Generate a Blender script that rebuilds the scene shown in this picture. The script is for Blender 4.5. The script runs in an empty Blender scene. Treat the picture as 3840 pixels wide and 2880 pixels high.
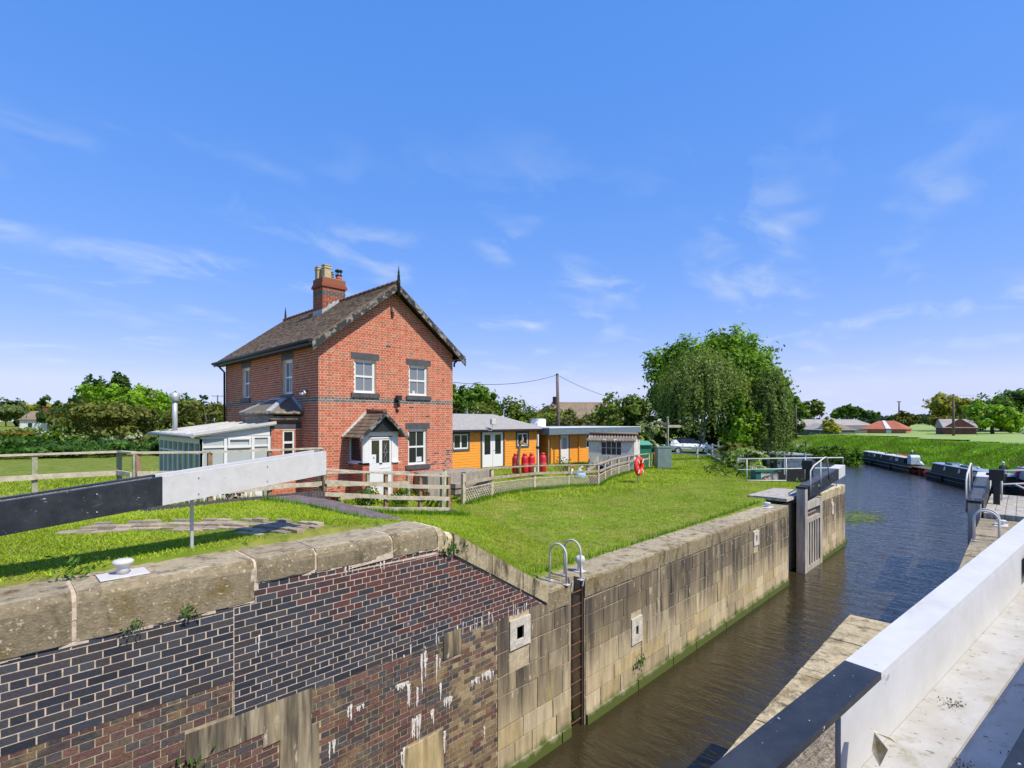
import bpy, bmesh, math, random
import numpy as np
from mathutils import Vector, Matrix, Quaternion
rng = random.Random(7); nr = np.random.default_rng(11)
scene = bpy.context.scene; COL = scene.collection
V3 = lambda *a: np.array(a, float)
UP = V3(0, 0, 1)

# ------------------------------------------------------------------ camera
CAM = V3(0, 0, 1.54); YAW = math.radians(44.5)
cam = bpy.data.cameras.new('camera'); co = bpy.data.objects.new('camera', cam); COL.objects.link(co)
cam.sensor_width = 36; cam.lens = 18.26; cam.shift_y = 0.0364; cam.clip_start = .05; cam.clip_end = 9000
co.location = CAM; co.rotation_euler = (math.pi/2, 0, YAW-math.pi/2); scene.camera = co

# ------------------------------------------------------------------ materials
def nn(nt, t, **k):
    n = nt.nodes.new(t)
    for a, b in k.items(): setattr(n, a, b)
    return n
MATS = {}
def M(name, c=(.5, .5, .5), c2=None, sc=4, det=5, lo=.38, hi=.66, rough=.7, bump=0, bsc=30, attr=False, st=1, specks=None, spec=.4, metal=0,
      trans=0, amp=.25, extra=None, zband=None, coat=0):
    """procedural surface: base colour (or the Col attribute), a second colour laid in by noise, specks, bump"""
    if name in MATS: return MATS[name]
    m = bpy.data.materials.new(name); m.use_nodes = True; nt = m.node_tree; L = nt.links.new
    b = nt.nodes['Principled BSDF']; g = nn(nt, 'ShaderNodeNewGeometry')
    mp = nn(nt, 'ShaderNodeMapping'); mp.inputs['Scale'].default_value = (1, 1, st); L(g.outputs['Position'], mp.inputs[0])
    def noise(s, d=det, vec=None, r=.6):
        n = nn(nt, 'ShaderNodeTexNoise'); n.inputs['Scale'].default_value = s; n.inputs['Detail'].default_value = d
        n.inputs['Roughness'].default_value = r; L(vec or mp.outputs[0], n.inputs['Vector']); return n.outputs['Fac']
    def ramp(f, a, z):
        r = nn(nt, 'ShaderNodeMapRange'); r.inputs[1].default_value = a; r.inputs[2].default_value = z; L(f, r.inputs[0]); return r.outputs[0]
    def mix(f, a, bb, mode='MIX'):
        x = nn(nt, 'ShaderNodeMix', data_type='RGBA', blend_type=mode)
        for i, v in ((0, f), (6, a), (7, bb)):
            if isinstance(v, (int, float)): x.inputs[i].default_value = v
            elif isinstance(v, tuple): x.inputs[i].default_value = (*v, 1)
            else: L(v, x.inputs[i])
        return x.outputs[2]
    if attr:
        at = nn(nt, 'ShaderNodeAttribute', attribute_name='Col'); col = at.outputs['Color']
    else:
        r = nn(nt, 'ShaderNodeRGB'); r.outputs[0].default_value = (*c, 1); col = r.outputs[0]
    if c2: col = mix(ramp(noise(sc), lo, hi), col, c2)
    if amp:
        f = ramp(noise(sc*3.1, 6), .25, .75); k = nn(nt, 'ShaderNodeMapRange'); L(f, k.inputs[0])
        k.inputs[3].default_value = 1-amp; k.inputs[4].default_value = 1+amp
        cc = nn(nt, 'ShaderNodeCombineColor'); [L(k.outputs[0], cc.inputs[i]) for i in range(3)]
        col = mix(1.0, col, cc.outputs[0], 'MULTIPLY')
    for sp in (specks or []):       # (colour, scale, lo, hi, stretch)
        v = None
        if len(sp) > 4:
            m2 = nn(nt, 'ShaderNodeMapping'); m2.inputs['Scale'].default_value = sp[4]; L(g.outputs['Position'], m2.inputs[0]); v = m2.outputs[0]
        f = ramp(noise(sp[1], 4, v, .65), sp[2], sp[3])
        if len(sp) > 5:
            sx = nn(nt, 'ShaderNodeSeparateXYZ'); L(g.outputs['Position'], sx.inputs[0]); mu = nn(nt, 'ShaderNodeMath', operation='MULTIPLY'); L(f, mu.inputs[0]); L(ramp(sx.outputs[2], *sp[5]), mu.inputs[1]); f = mu.outputs[0]
        col = mix(f, col, sp[0])
    if zband:                       # (colour, z0, z1): growth by the water line
        sx = nn(nt, 'ShaderNodeSeparateXYZ'); L(g.outputs['Position'], sx.inputs[0])
        ad = nn(nt, 'ShaderNodeMath', operation='MULTIPLY_ADD'); L(noise(3.0), ad.inputs[0]); ad.inputs[1].default_value = .5; L(sx.outputs[2], ad.inputs[2])
        col = mix(ramp(ad.outputs[0], zband[2], zband[1]), col, zband[0])
    L(col, b.inputs['Base Color']); b.inputs['Roughness'].default_value = rough; b.inputs['Metallic'].default_value = metal
    b.inputs['Specular IOR Level'].default_value = spec; b.inputs['Coat Weight'].default_value = coat
    if bump:
        bn = nn(nt, 'ShaderNodeBump'); bn.inputs['Strength'].default_value = bump; bn.inputs['Distance'].default_value = .02
        L(noise(bsc, 6), bn.inputs['Height']); L(bn.outputs[0], b.inputs['Normal'])
    if trans:
        t = nn(nt, 'ShaderNodeBsdfTranslucent'); L(mix(1.0, col, (1.0, 1.0, .55), 'MULTIPLY'), t.inputs[0])
        ms = nn(nt, 'ShaderNodeMixShader'); ms.inputs[0].default_value = trans
        L(b.outputs[0], ms.inputs[1]); L(t.outputs[0], ms.inputs[2]); L(ms.outputs[0], nt.nodes['Material Output'].inputs[0])
    MATS[name] = m; return m

brick = M('brick', attr=True, sc=14, amp=.2, rough=.85, bump=.25, bsc=60)
bluebrick = M('engineering_brick', attr=True, sc=16, amp=.25, rough=.62, spec=.35, bump=.2, bsc=50, specks=[((.5, .47, .43), 3.0, .69, .75)])
oldbrick = M('old_brick', attr=True, sc=9, amp=.35, rough=.8, bump=.5, bsc=35, specks=[((.27, .19, .09), 2.2, .55, .72), ((.03, .03, .03), 5, .62, .75)])
stone = M('lock_stone', attr=True, sc=3, st=.16, amp=.35, rough=.9, bump=.5, bsc=22,
          specks=[((.14, .108, .07), 3.4, .34, .54, (1, 1, .10), (-3.5, -2.3)), ((.065, .055, .043), 5.5, .47, .62, (1, 1, .07), (-3.7, -2.7)), ((.56, .48, .35), 9, .62, .72, (1, 1, .35)), ((.42, .36, .10), 2.3, .62, .74)], zband=((.085, .11, .02), -3.99, -3.84))
coping = M('coping_stone', attr=True, sc=5, amp=.3, rough=.92, bump=.6, bsc=45,
           specks=[((.17, .12, .04), 2.4, .54, .70), ((.09, .07, .04), 5, .52, .70, (1, 1, .3)), ((.52, .45, .32), 26, .60, .67), ((.12, .10, .06), 38, .62, .70)])
mortar = M('lime_mortar', (.62, .50, .39), (.42, .34, .26), 12, rough=.95, bump=.4)
oldmortar = M('old_mortar', (.44, .35, .23), (.26, .21, .14), 6, rough=.95, bump=.3)
lime = M('lime_streak', (.78, .74, .68), (.5, .45, .38), 14, rough=.9, bump=.4)
white = M('white_paint', (.58, .57, .56), (.53, .52, .505), 6, rough=.6, amp=.05, spec=.25, specks=[((.44, .42, .37), 3, .62, .80), ((.20, .19, .17), 45, .715, .73), ((.36, .35, .33), 16, .70, .74, (.4, 1.6, 1))])
dirtywhite = M('dirty_white_paint', (.47, .455, .43), (.40, .37, .325), 9, rough=.6, amp=.06,
               specks=[((.34, .31, .24), 11, .58, .70), ((.16, .14, .09), 75, .63, .66, (1, .5, 1)), ((.25, .22, .14), 22, .66, .71)])
upvc = M('white_plastic', (.70, .70, .70), rough=.3, amp=.03)
upvcshade = M('shaded_white_plastic', (.62, .66, .68), rough=.4, amp=.05)  # white plastic with side-frame shade mixed into it, reused on pale grey fittings
black = M('black_paint', (.018, .021, .027), (.034, .037, .044), 5, rough=.42, amp=.25, bump=.1, specks=[((.13, .13, .14), 3.5, .60, .78), ((.42, .42, .42), 14, .69, .72), ((.6, .6, .6), 55, .70, .72), ((.35, .36, .38), 9, .665, .68, (.25, 1.6, 1))])
blackm = M('black_metal', (.02, .021, .024), rough=.45, amp=.2)
slate = M('slate_paint', (.06, .065, .075), (.085, .09, .10), 5, rough=.6, amp=.12)
wood = M('weathered_timber', (.42, .35, .26), (.27, .21, .14), 5, rough=.9, st=.3, bump=.35, bsc=25, amp=.25)
woodpale = M('pale_timber', (.55, .48, .37), (.38, .33, .23), 5, rough=.9, bump=.3, amp=.2)
woodbrown = M('brown_timber', (.30, .19, .115), (.20, .13, .08), 6, rough=.9, bump=.3, amp=.2)
woodgreen = M('greenish_timber', (.34, .35, .24), (.25, .26, .17), 6, rough=.9, bump=.3, amp=.2)
greywood = M('silvery_timber', (.46, .42, .37), (.29, .26, .22), 4, rough=.95, st=.15, bump=.5, bsc=20, amp=.3)
glass = M('window_glass', (.018, .022, .026), rough=.03, spec=.8, amp=0)
glassc = M('curtain_and_sky_glass', (.17, .19, .21), rough=.04, spec=.8, amp=.1)  # grey of net curtains and reflected sky painted into the base colour
tile = M('roof_tile', attr=True, sc=8, amp=.3, rough=.9, bump=.3, bsc=30, specks=[((.30, .27, .16), 14, .66, .74)])
lead = M('lead_flashing', (.42, .44, .47), (.30, .32, .35), 5, rough=.55, amp=.15)
barge = M('peeling_board', (.03, .03, .032), (.27, .25, .22), 7, lo=.47, hi=.62, rough=.8, bump=.4)
orange = M('orange_cladding', (.80, .33, .04), (.74, .29, .035), 4, rough=.6, amp=.06)
felt = M('felt_shingle', (.37, .35, .32), (.26, .245, .225), 9, rough=.95, amp=.3, bump=.3)
red = M('red_paint', (.55, .02, .025), rough=.45, amp=.1)
redorange = M('lifebuoy_red', (.72, .045, .02), rough=.5, amp=.08)
cream = M('cream_render', (.62, .58, .50), (.5, .47, .40), 3, rough=.9, amp=.1)
greenp = M('green_paint', (.03, .20, .11), rough=.5, amp=.1)
boxgreen = M('grey_green_metal', (.20, .27, .25), (.16, .22, .20), 3, rough=.5, amp=.1)
bark = M('bark', (.13, .10, .07), (.07, .055, .04), 9, rough=.95, bump=.5, amp=.3)
birchbark = M('pale_bark', (.50, .47, .42), (.10, .09, .08), 5, rough=.9, amp=.2)
polew = M('pole_timber', (.17, .13, .10), (.10, .08, .065), 6, rough=.95, amp=.2)
leaf = M('leaf', attr=True, sc=2, amp=.2, rough=.55, spec=.25, trans=.42)
blade = M('grass_blade', attr=True, sc=.8, amp=.2, rough=.6, spec=.2, trans=.3)
galv = M('galvanised_steel', (.50, .52, .53), rough=.45, metal=.4, amp=.1)
rust = M('rusty_steel', (.16, .07, .035), (.08, .05, .04), 15, rough=.85, amp=.3)
carwhite = M('car_paint', (.80, .80, .81), rough=.18, amp=0, coat=.8)
rubber = M('rubber', (.02, .02, .02), rough=.8, amp=.1)
skin = M('skin', (.55, .32, .23), rough=.6, amp=.05)

# ------------------------------------------------------------------ mesh building
ORG = {}
class MB:
    def __init__(s): s.v = []; s.f = []; s.c = []; s.m = []; s.mi = 0; s.sm = []; s.smooth = False
    def add(s, vs, fs, c=None):
        o = len(s.v); s.v += [tuple(map(float, p)) for p in vs]
        for f in fs: s.f.append([i+o for i in f]); s.c.append(c or (.5, .5, .5)); s.m.append(s.mi); s.sm.append(s.smooth)
        return s
    def box(s, a, b, c=None):
        (x0, y0, z0), (x1, y1, z1) = a, b
        return s.add([(x0,y0,z0),(x1,y0,z0),(x1,y1,z0),(x0,y1,z0),(x0,y0,z1),(x1,y0,z1),(x1,y1,z1),(x0,y1,z1)],
                     [(3,2,1,0),(4,5,6,7),(0,1,5,4),(1,2,6,5),(2,3,7,6),(3,0,4,7)], c)
    def fb(s, F, u0, u1, v0, v1, n0, n1, c=None):
        O, U, W, N = F
        p = [O+U*u+W*v+N*n for n in (n0, n1) for u, v in ((u0,v0),(u1,v0),(u1,v1),(u0,v1))]
        return s.add(p, [(3,2,1,0),(4,5,6,7),(0,1,5,4),(1,2,6,5),(2,3,7,6),(3,0,4,7)], c)
    def prism(s, F, poly, n0, n1, c=None):
        O, U, W, N = F; k = len(poly)
        p = [O+U*u+W*v+N*n for n in (n0, n1) for u, v in poly]
        return s.add(p, [list(range(k))[::-1], list(range(k, 2*k))]+[(i, (i+1)%k, k+(i+1)%k, k+i) for i in range(k)], c)
    def beam(s, a, b, w, h, c=None, up=UP):        # square bar from a to b
        a, b = V3(*a), V3(*b); d = (b-a)/np.linalg.norm(b-a)
        if abs(d@up) > .99: up = V3(0, 1, 0)
        x = np.cross(d, up); x /= np.linalg.norm(x); y = np.cross(x, d)
        p = [q+x*sx*w/2+y*sy*h/2 for q in (a, b) for sx, sy in ((-1,-1),(1,-1),(1,1),(-1,1))]
        return s.add(p, [(3,2,1,0),(4,5,6,7),(0,1,5,4),(1,2,6,5),(2,3,7,6),(3,0,4,7)], c)
    def tube(s, pts, r, n=8, c=None, cap=True):
        pts = [V3(*p) for p in pts]; rs = r if hasattr(r, '__len__') else [r]*len(pts); o = []; sm = s.smooth; s.smooth = True
        ref = None
        for i, p in enumerate(pts):
            d = pts[min(i+1, len(pts)-1)]-pts[max(i-1, 0)]; d = d/(np.linalg.norm(d)+1e-9)
            if ref is None: ref = V3(1, 0, 0) if abs(d[0]) < .9 else V3(0, 1, 0)
            x = ref-d*(ref@d); x /= np.linalg.norm(x); y = np.cross(d, x); ref = x
            o += [p+(x*math.cos(t)+y*math.sin(t))*rs[i] for t in [2*math.pi*k/n for k in range(n)]]
        fs = [(i*n+k, i*n+(k+1)%n, (i+1)*n+(k+1)%n, (i+1)*n+k) for i in range(len(pts)-1) for k in range(n)]
        s.add(o, fs, c); s.smooth = False
        if cap:
            m = len(pts)-1; q = len(s.v)-len(o)
            s.f += [[q+k for k in range(n)][::-1], [q+m*n+k for k in range(n)]]; s.c += [c or (.5,.5,.5)]*2; s.m += [s.mi]*2; s.sm += [False]*2
        s.smooth = sm; return s
    def lathe(s, base, prof, n=16, c=None):          # prof [(r,z)]
        b = V3(*base); o = [b+V3(r*math.cos(t), r*math.sin(t), z) for r, z in prof for t in [2*math.pi*k/n for k in range(n)]]
        sm = s.smooth; s.smooth = True
        s.add(o, [(i*n+k, i*n+(k+1)%n, (i+1)*n+(k+1)%n, (i+1)*n+k) for i in range(len(prof)-1) for k in range(n)], c); s.smooth = False
        q = len(s.v)-len(o); m = len(prof)-1
        s.f += [[q+k for k in range(n)][::-1], [q+m*n+k for k in range(n)]]; s.c += [c or (.5,.5,.5)]*2; s.m += [s.mi]*2; s.sm += [False]*2
        s.smooth = sm; return s
    def xf(s, loc=(0,0,0), rz=0, sc=1):
        c, d = math.cos(rz), math.sin(rz)
        s.v = [(loc[0]+sc*(x*c-y*d), loc[1]+sc*(x*d+y*c), loc[2]+sc*z) for x, y, z in s.v]; return s
    def build(s, name, mats, parent=None, org=None, bev=0):
        if not isinstance(mats, (list, tuple)): mats = [mats]
        po = ORG.get(parent.name, V3(0,0,0)) if parent else V3(0,0,0)
        if org is None: org = po
        org = V3(*org)
        me = bpy.data.meshes.new(name); vs = (np.array(s.v)-org).tolist(); me.from_pydata(vs, [], s.f); me.update()
        for m in mats: me.materials.append(m)
        me.polygons.foreach_set('material_index', s.m); me.polygons.foreach_set('use_smooth', s.sm)
        a = me.attributes.new('Col', 'FLOAT_COLOR', 'CORNER')
        lt = np.array([p.loop_total for p in me.polygons]); cc = np.repeat(np.array(s.c, float), lt, axis=0)
        a.data.foreach_set('color', np.hstack([cc, np.ones((len(cc), 1))]).ravel())
        o = bpy.data.objects.new(name, me); COL.objects.link(o)
        o.location = org-po
        if parent: o.parent = parent
        ORG[o.name] = org
        if bev:
            bm = o.modifiers.new('bevel', 'BEVEL'); bm.width = bev; bm.segments = 2; bm.limit_method = 'ANGLE'
        return o
def tag(o, label=None, cat=None, group=None, kind=None):
    for k, v in (('label', label), ('category', cat), ('group', group), ('kind', kind)):
        if v: o[k] = v
    return o
def thing(name, loc, label, cat, group=None):
    o = bpy.data.objects.new(name, None); COL.objects.link(o); o.empty_display_size = .1; o.location = loc; ORG[o.name] = V3(*loc)
    return tag(o, label, cat, group)
def plabel(o, t): o['label'] = t; return o
def dup(o, loc, rz=0, label=None, parent=None):
    c = o.copy(); COL.objects.link(c)
    if parent: c.parent = parent
    else:
        c.location = loc; c.rotation_euler = (0, 0, rz); ORG[c.name] = V3(*loc)
        if label: c['label'] = label
    for ch in o.children: dup(ch, None, parent=c)
    return c
def frame(O, U, W=UP):
    O, U, W = V3(*O), V3(*U), V3(*W); U = U/np.linalg.norm(U); W = W/np.linalg.norm(W); return (O, U, W, np.cross(U, W))
def npmesh(name, V, k, cols, mat, org=(0,0,0), parent=None):
    """V (n*k,3): n separate k-gons, cols (n,3)"""
    n = len(V)//k; me = bpy.data.meshes.new(name); me.vertices.add(n*k); me.loops.add(n*k); me.polygons.add(n)
    po = ORG.get(parent.name, V3(0,0,0)) if parent else V3(0,0,0)
    if parent: org = po
    me.vertices.foreach_set('co', (V-V3(*org)).astype(np.float32).ravel()); me.loops.foreach_set('vertex_index', np.arange(n*k, dtype=np.int32))
    me.polygons.foreach_set('loop_start', np.arange(0, n*k, k, dtype=np.int32)); me.update(calc_edges=True)
    a = me.attributes.new('Col', 'FLOAT_COLOR', 'CORNER')
    a.data.foreach_set('color', np.hstack([np.repeat(cols, k, axis=0), np.ones((n*k, 1))]).astype(np.float32).ravel())
    me.materials.append(mat); o = bpy.data.objects.new(name, me); COL.objects.link(o); o.location = V3(*org)-po
    if parent: o.parent = parent
    ORG[o.name] = V3(*org); return o

# ------------------------------------------------------------------ masonry
def clip(poly, reg):
    for i in range(len(reg)):
        (ax, ay), (bx, by) = reg[i], reg[(i+1) % len(reg)]; out = []
        side = lambda p: (bx-ax)*(p[1]-ay)-(by-ay)*(p[0]-ax)
        for j in range(len(poly)):
            p, q = poly[j], poly[(j+1) % len(poly)]; sp, sq = side(p), side(q)
            if sp >= 0: out.append(p)
            if (sp > 0 > sq) or (sp < 0 < sq):
                t = sp/(sp-sq); out.append((p[0]+t*(q[0]-p[0]), p[1]+t*(q[1]-p[1])))
        poly = out
        if len(poly) < 3: return []
    return poly
def unit(mb, F, poly, proud, c):
    O, U, W, N = F; k = len(poly)
    p = [O+U*u+W*v+N*proud for u, v in poly]+[O+U*u+W*v-N*.004 for u, v in poly]
    mb.add(p, [list(range(k))]+[((i+1) % k, i, k+i, k+(i+1) % k) for i in range(k)], c)
def rowcells(u0, u1, w, off):
    u = u0-off; out = []
    while u < u1: out.append((u, u+w)); u += w
    return out
def bricks(mb, F, reg, holes, col, bw=.2275, bh=.077, j=.010, proud=.005, bond='english', v0=None, u0=None):
    us = [p[0] for p in reg]; vs = [p[1] for p in reg]; a, b = min(us), max(us); v = min(vs) if v0 is None else v0; r = 0
    a = a if u0 is None else u0
    while v < max(vs):
        head = (r % 2 == 1) if bond == 'english' else (r % 4 == 3) if bond == 'garden' else False
        if bond == 'soldier': cells = rowcells(a, b, .075, 0); hh = .2
        else:
            w = bw/2 if head else bw
            cells = rowcells(a, b, w, (bw/4 if head else 0) if bond == 'english' else (bw/4 if head else bw/2*(r % 2)+bw)); hh = bh
        for c0, c1 in cells:
            iv = [(max(c0, a)+j/2, min(c1, b)-j/2)]
            for (h0, g0, h1, g1) in holes:
                if g0 < v+hh*.5 < g1:
                    iv = [q for (s, e) in iv for q in ((s, min(e, h0)), (max(s, h1), e)) if q[1]-q[0] > .02]
            for s, e in iv:
                if e-s < .02: continue
                p = clip([(s, v+j/2), (e, v+j/2), (e, v+hh-j/2), (s, v+hh-j/2)], reg)
                if len(p) >= 3: unit(mb, F, p, proud*(.6+.8*rng.random()), col((s+e)/2, v+hh/2))
        v += hh; r += 1
def blocks(mb, F, reg, courses, holes, col, wmin=.4, wmax=.9, j=.014, proud=.018, v0=0):
    us = [p[0] for p in reg]; a, b = min(us), max(us); v = v0
    for h in courses:
        u = a-rng.random()*.3
        while u < b:
            w = rng.uniform(wmin, wmax)
            iv = [(max(u, a)+j/2, min(u+w, b)-j/2)]
            for (h0, g0, h1, g1) in holes:
                if g0 < v+h and v < g1: iv = [q for (s, e) in iv for q in ((s, min(e, h0)), (max(s, h1), e)) if q[1]-q[0] > .03]
            for s, e in iv:
                if e-s < .03: continue
                q = [(s+rng.uniform(0,.012), v+j/2+rng.uniform(0,.012)), (e-rng.uniform(0,.012), v+j/2+rng.uniform(0,.012)), (e-rng.uniform(0,.012), v+h-j/2-rng.uniform(0,.014)), (s+rng.uniform(0,.012), v+h-j/2-rng.uniform(0,.014))]
                p = clip(q, reg)
                if len(p) >= 3: unit(mb, F, p, proud*rng.uniform(.3, 1.2), col((s+e)/2, v+h/2))
            u += w
        v += h
def holed(mb, F, W, Hh, holes, depth, c, v0=0):
    us = sorted({0, W, *[h[0] for h in holes], *[h[2] for h in holes]}); vs = sorted({v0, Hh, *[h[1] for h in holes], *[h[3] for h in holes]})
    O, U, Z, N = F; P = lambda u, v, n=0: O+U*u+Z*v+N*n
    for i in range(len(us)-1):
        for k in range(len(vs)-1):
            mu, mv = (us[i]+us[i+1])/2, (vs[k]+vs[k+1])/2
            if any(h[0] < mu < h[2] and h[1] < mv < h[3] for h in holes): continue
            mb.add([P(us[i], vs[k]), P(us[i+1], vs[k]), P(us[i+1], vs[k+1]), P(us[i], vs[k+1])], [(0,1,2,3)], c)
    for a, b, d, e in holes:
        q = [(a, b), (d, b), (d, e), (a, e)]
        for i in range(4):
            s, t = q[i], q[(i+1) % 4]; mb.add([P(*s), P(*s, -depth), P(*t, -depth), P(*t)], [(0,1,2,3)], c)
def pick(pal, jit=.15):
    c = rng.choice(pal); k = 1+rng.uniform(-jit, jit); return tuple(min(1, x*k) for x in c)
# ------------------------------------------------------------------ terrain
WATER = -4.4
CP = np.array([(-30,8,.0),(-10,7,.03),(0,7,.03),(2,7.3,.03),(4,7,.02),(4.6,6.7,0),(0,9,0),(2,9.5,-.05),(3.8,8.2,-.02),(4,9.6,-.12),(0,12,-.2),(3,12.3,-.24),(4.8,12.1,-.27),(-6,12,-.15),(-14,14,-.3),
 (5.5,7.2,-.42),(6.3,7,-.85),(7.1,7,-1.40),(8,7,-1.50),(5.9,9.3,-.62),(6.2,11.6,-.66),(7.5,9.5,-.92),(8.4,10.6,-.98),(9.1,11.2,-1.02),(10.5,12.4,-1.05),(12.3,13.05,-1.06),(15.9,14.4,-1.27),
 (18.8,14.9,-1.45),(20.2,14.2,-1.47),(24.1,16.1,-1.55),(25.3,16.4,-1.53),(30.6,17.5,-1.56),(34,20.5,-1.62),(7,15,-.86),(12,15,-.9),(7,23,-.8),(14,20,-1.0),(18,21,-1.12),(24,21,-1.2),(30,21.5,-1.3),(4,16,-.8),(4,21,-.8),(-3,16,-.7),
 (-8,20,-.8),(10,7,-1.53),(15,7,-1.53),(20,7,-1.5),(12,10,-1.33),(16,10.5,-1.45),(20,10,-1.5),(26,10,-1.48),(30,9,-1.6),(33,12,-1.62),(31.6,16.6,-1.62),(22.9,13.6,-1.53),(45,22,-1.55),(60,30,-1.7),(50,40,-1.6),
 (20,40,-1.1),(-5,40,-.9),(-30,30,-.8),(-30,60,-.9),(20,70,-1.2),(70,60,-1.7),(90,90,-1.6)])
def _tps(r2): return np.where(r2 > 1e-9, .5*r2*np.log(r2+1e-12), 0)
_n = len(CP); _P = np.hstack([np.ones((_n,1)), CP[:,:2]])
_K = _tps(((CP[:,None,:2]-CP[None,:,:2])**2).sum(-1))+np.eye(_n)*.02
_s = np.linalg.solve(np.block([[_K, _P],[_P.T, np.zeros((3,3))]]), np.concatenate([CP[:,2], np.zeros(3)]))
def hleft(x, y):
    x = np.asarray(x, float); y = np.asarray(y, float); sh = x.shape; q = np.stack([x.ravel(), y.ravel()], 1)
    k = _tps(((q[:,None]-CP[None,:,:2])**2).sum(-1)); z = k@_s[:_n]+_s[_n]+q@_s[_n+1:]
    far = np.clip((np.hypot(q[:,0]-20, q[:,1]-20)-60)/40, 0, 1)
    z = np.clip(z, -2.0, .06)*(1-far)+(-1.3)*far
    return z.reshape(sh)
# shore line of the lock and river: (x, y, bank width)
SH = [(-40,6.45,.1),(4,6.45,.1),(20.6,6.45,.1),(20.6,6.75,.1),(24.9,6.75,.1),(24.9,6.45,.1),(29.2,6.45,.1),(29.9,7.2,1),(30.5,8.5,1.5),(33.5,9.7,2),(46,13.9,3),(57,17.8,4),(68,22.5,5),(80,31,6),(110,56,8),(165,92,8),
      (172,78,14),(122,45,14),(104,31.5,14),(98,24.5,14),(90,16.8,13),(80,10.3,12),(70,4.8,12),(60,-.6,11),(50,-6,10),(30,-19,8),(14,-30,6),(8,-24,5),(20,-12,4),(28.5,-3.5,3),(28.8,.55,.1),(9.6,.55,.1),(9.6,1.5,.1),(-40,1.5,.1)]
_S = np.array(SH)[:, :2]; _W = np.array(SH)[:, 2]
def shore(x, y):
    """signed distance (negative in water), bank width, left-bank flag"""
    p = np.stack([x, y], -1); a = _S; b = np.roll(_S, -1, 0); ab = b-a
    t = np.clip(((p[:,None]-a)*ab).sum(-1)/(ab**2).sum(-1), 0, 1); d = np.linalg.norm(p[:,None]-a-t[...,None]*ab, axis=-1)
    i = d.argmin(1); ins = np.zeros(len(p), bool)
    for (ax, ay), (bx, by) in zip(a, b):
        c = ((ay > y) != (by > y)) & (x < (bx-ax)*(y-ay)/(by-ay+1e-12)+ax); ins ^= c
    wd = _W[i]*(1-t[np.arange(len(p)), i])+np.roll(_W, -1)[i]*t[np.arange(len(p)), i]
    return np.where(ins, -d.min(1), d.min(1)), wd, i < 14
def smooth(t): t = np.clip(t, 0, 1); return t*t*(3-2*t)
def ground_z(x, y):
    x = np.asarray(x, float).ravel(); y = np.asarray(y, float).ravel(); d, w, lf = shore(x, y)
    zl = hleft(x, y)
    zr = np.where(x < 32, -1.6+1.6*smooth((.9-x)/.8), -1.35)
    zr = np.where(x >= 32, -1.62+.2*np.sin(x*.11+y*.07)*np.clip((x-40)/60, 0, 1)*np.exp(-d/60)+.95*np.clip((d-15)/75, 0, 1), zr)
    land = np.where(lf, zl, zr)
    near = (w < .5); land = np.where(near & (d < .32), land-.25, land)
    t = smooth(np.clip(d, 0, None)/w); z = -4.75+(land+4.75)*t
    return np.where(d < 0, -4.75-np.minimum(2, -d*1.5), z)
def axis(a0, a1, fine, lo, hi, g=1.13):
    v = list(np.arange(a0, a1+1e-6, fine)); st = fine
    while v[-1] < hi: st *= g; v.append(v[-1]+st)
    st = fine
    while v[0] > lo: st *= g; v.insert(0, v[0]-st)
    return np.array(v)
gx = axis(-6, 36, .22, -2500, 6000); gy = axis(-2, 26, .22, -3500, 5000)
GX, GY = np.meshgrid(gx, gy, indexing='ij'); GZ = np.concatenate([ground_z(a, b) for a, b in zip(np.array_split(GX.ravel(), 40), np.array_split(GY.ravel(), 40))]).reshape(GX.shape)
nx, ny = GX.shape; idx = np.arange(nx*ny).reshape(nx, ny)
Fq = np.stack([idx[:-1,:-1], idx[1:,:-1], idx[1:,1:], idx[:-1,1:]], -1).reshape(-1, 4)
me = bpy.data.meshes.new('ground'); me.vertices.add(nx*ny); me.loops.add(len(Fq)*4); me.polygons.add(len(Fq))
me.vertices.foreach_set('co', np.stack([GX, GY, GZ], -1).astype(np.float32).ravel()); me.loops.foreach_set('vertex_index', Fq.astype(np.int32).ravel())
me.polygons.foreach_set('loop_start', np.arange(0, len(Fq)*4, 4, dtype=np.int32)); me.update(calc_edges=True)
me.polygons.foreach_set('use_smooth', [True]*len(Fq))
grassm = M('turf', (.13, .19, .018), (.24, .22, .06), 1.1, 6, .42, .7, rough=.95, amp=.3, bump=.6, bsc=28, spec=.1,
           specks=[((.035, .09, .008), 5, .55, .72), ((.20, .18, .06), 2.6, .64, .76)])
me.materials.append(grassm); ground = bpy.data.objects.new('ground', me); COL.objects.link(ground); tag(ground, kind='structure')
def gz(x, y): return float(ground_z([x], [y])[0])

# water
wm = bpy.data.materials.new('canal_water'); wm.use_nodes = True; nt = wm.node_tree; b = nt.nodes['Principled BSDF']
b.inputs['Roughness'].default_value = .06; b.inputs['Specular IOR Level'].default_value = .85; b.inputs['IOR'].default_value = 1.33
g = nn(nt, 'ShaderNodeNewGeometry'); hs = []
for sc, ro, st in ((2.6, .55, (1, .28, 1)), (8, .6, (.9, .4, 1))):
    mp = nn(nt, 'ShaderNodeMapping'); mp.inputs['Rotation'].default_value = (0, 0, 1.0); mp.inputs['Scale'].default_value = st; nt.links.new(g.outputs['Position'], mp.inputs[0])
    n = nn(nt, 'ShaderNodeTexNoise'); n.inputs['Scale'].default_value = sc; n.inputs['Detail'].default_value = 3; n.inputs['Roughness'].default_value = ro; n.inputs['Distortion'].default_value = .6
    nt.links.new(mp.outputs[0], n.inputs['Vector']); hs.append(n.outputs['Fac'])
ma = nn(nt, 'ShaderNodeMath', operation='MULTIPLY_ADD'); nt.links.new(hs[1], ma.inputs[0]); ma.inputs[1].default_value = .35; nt.links.new(hs[0], ma.inputs[2])
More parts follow.
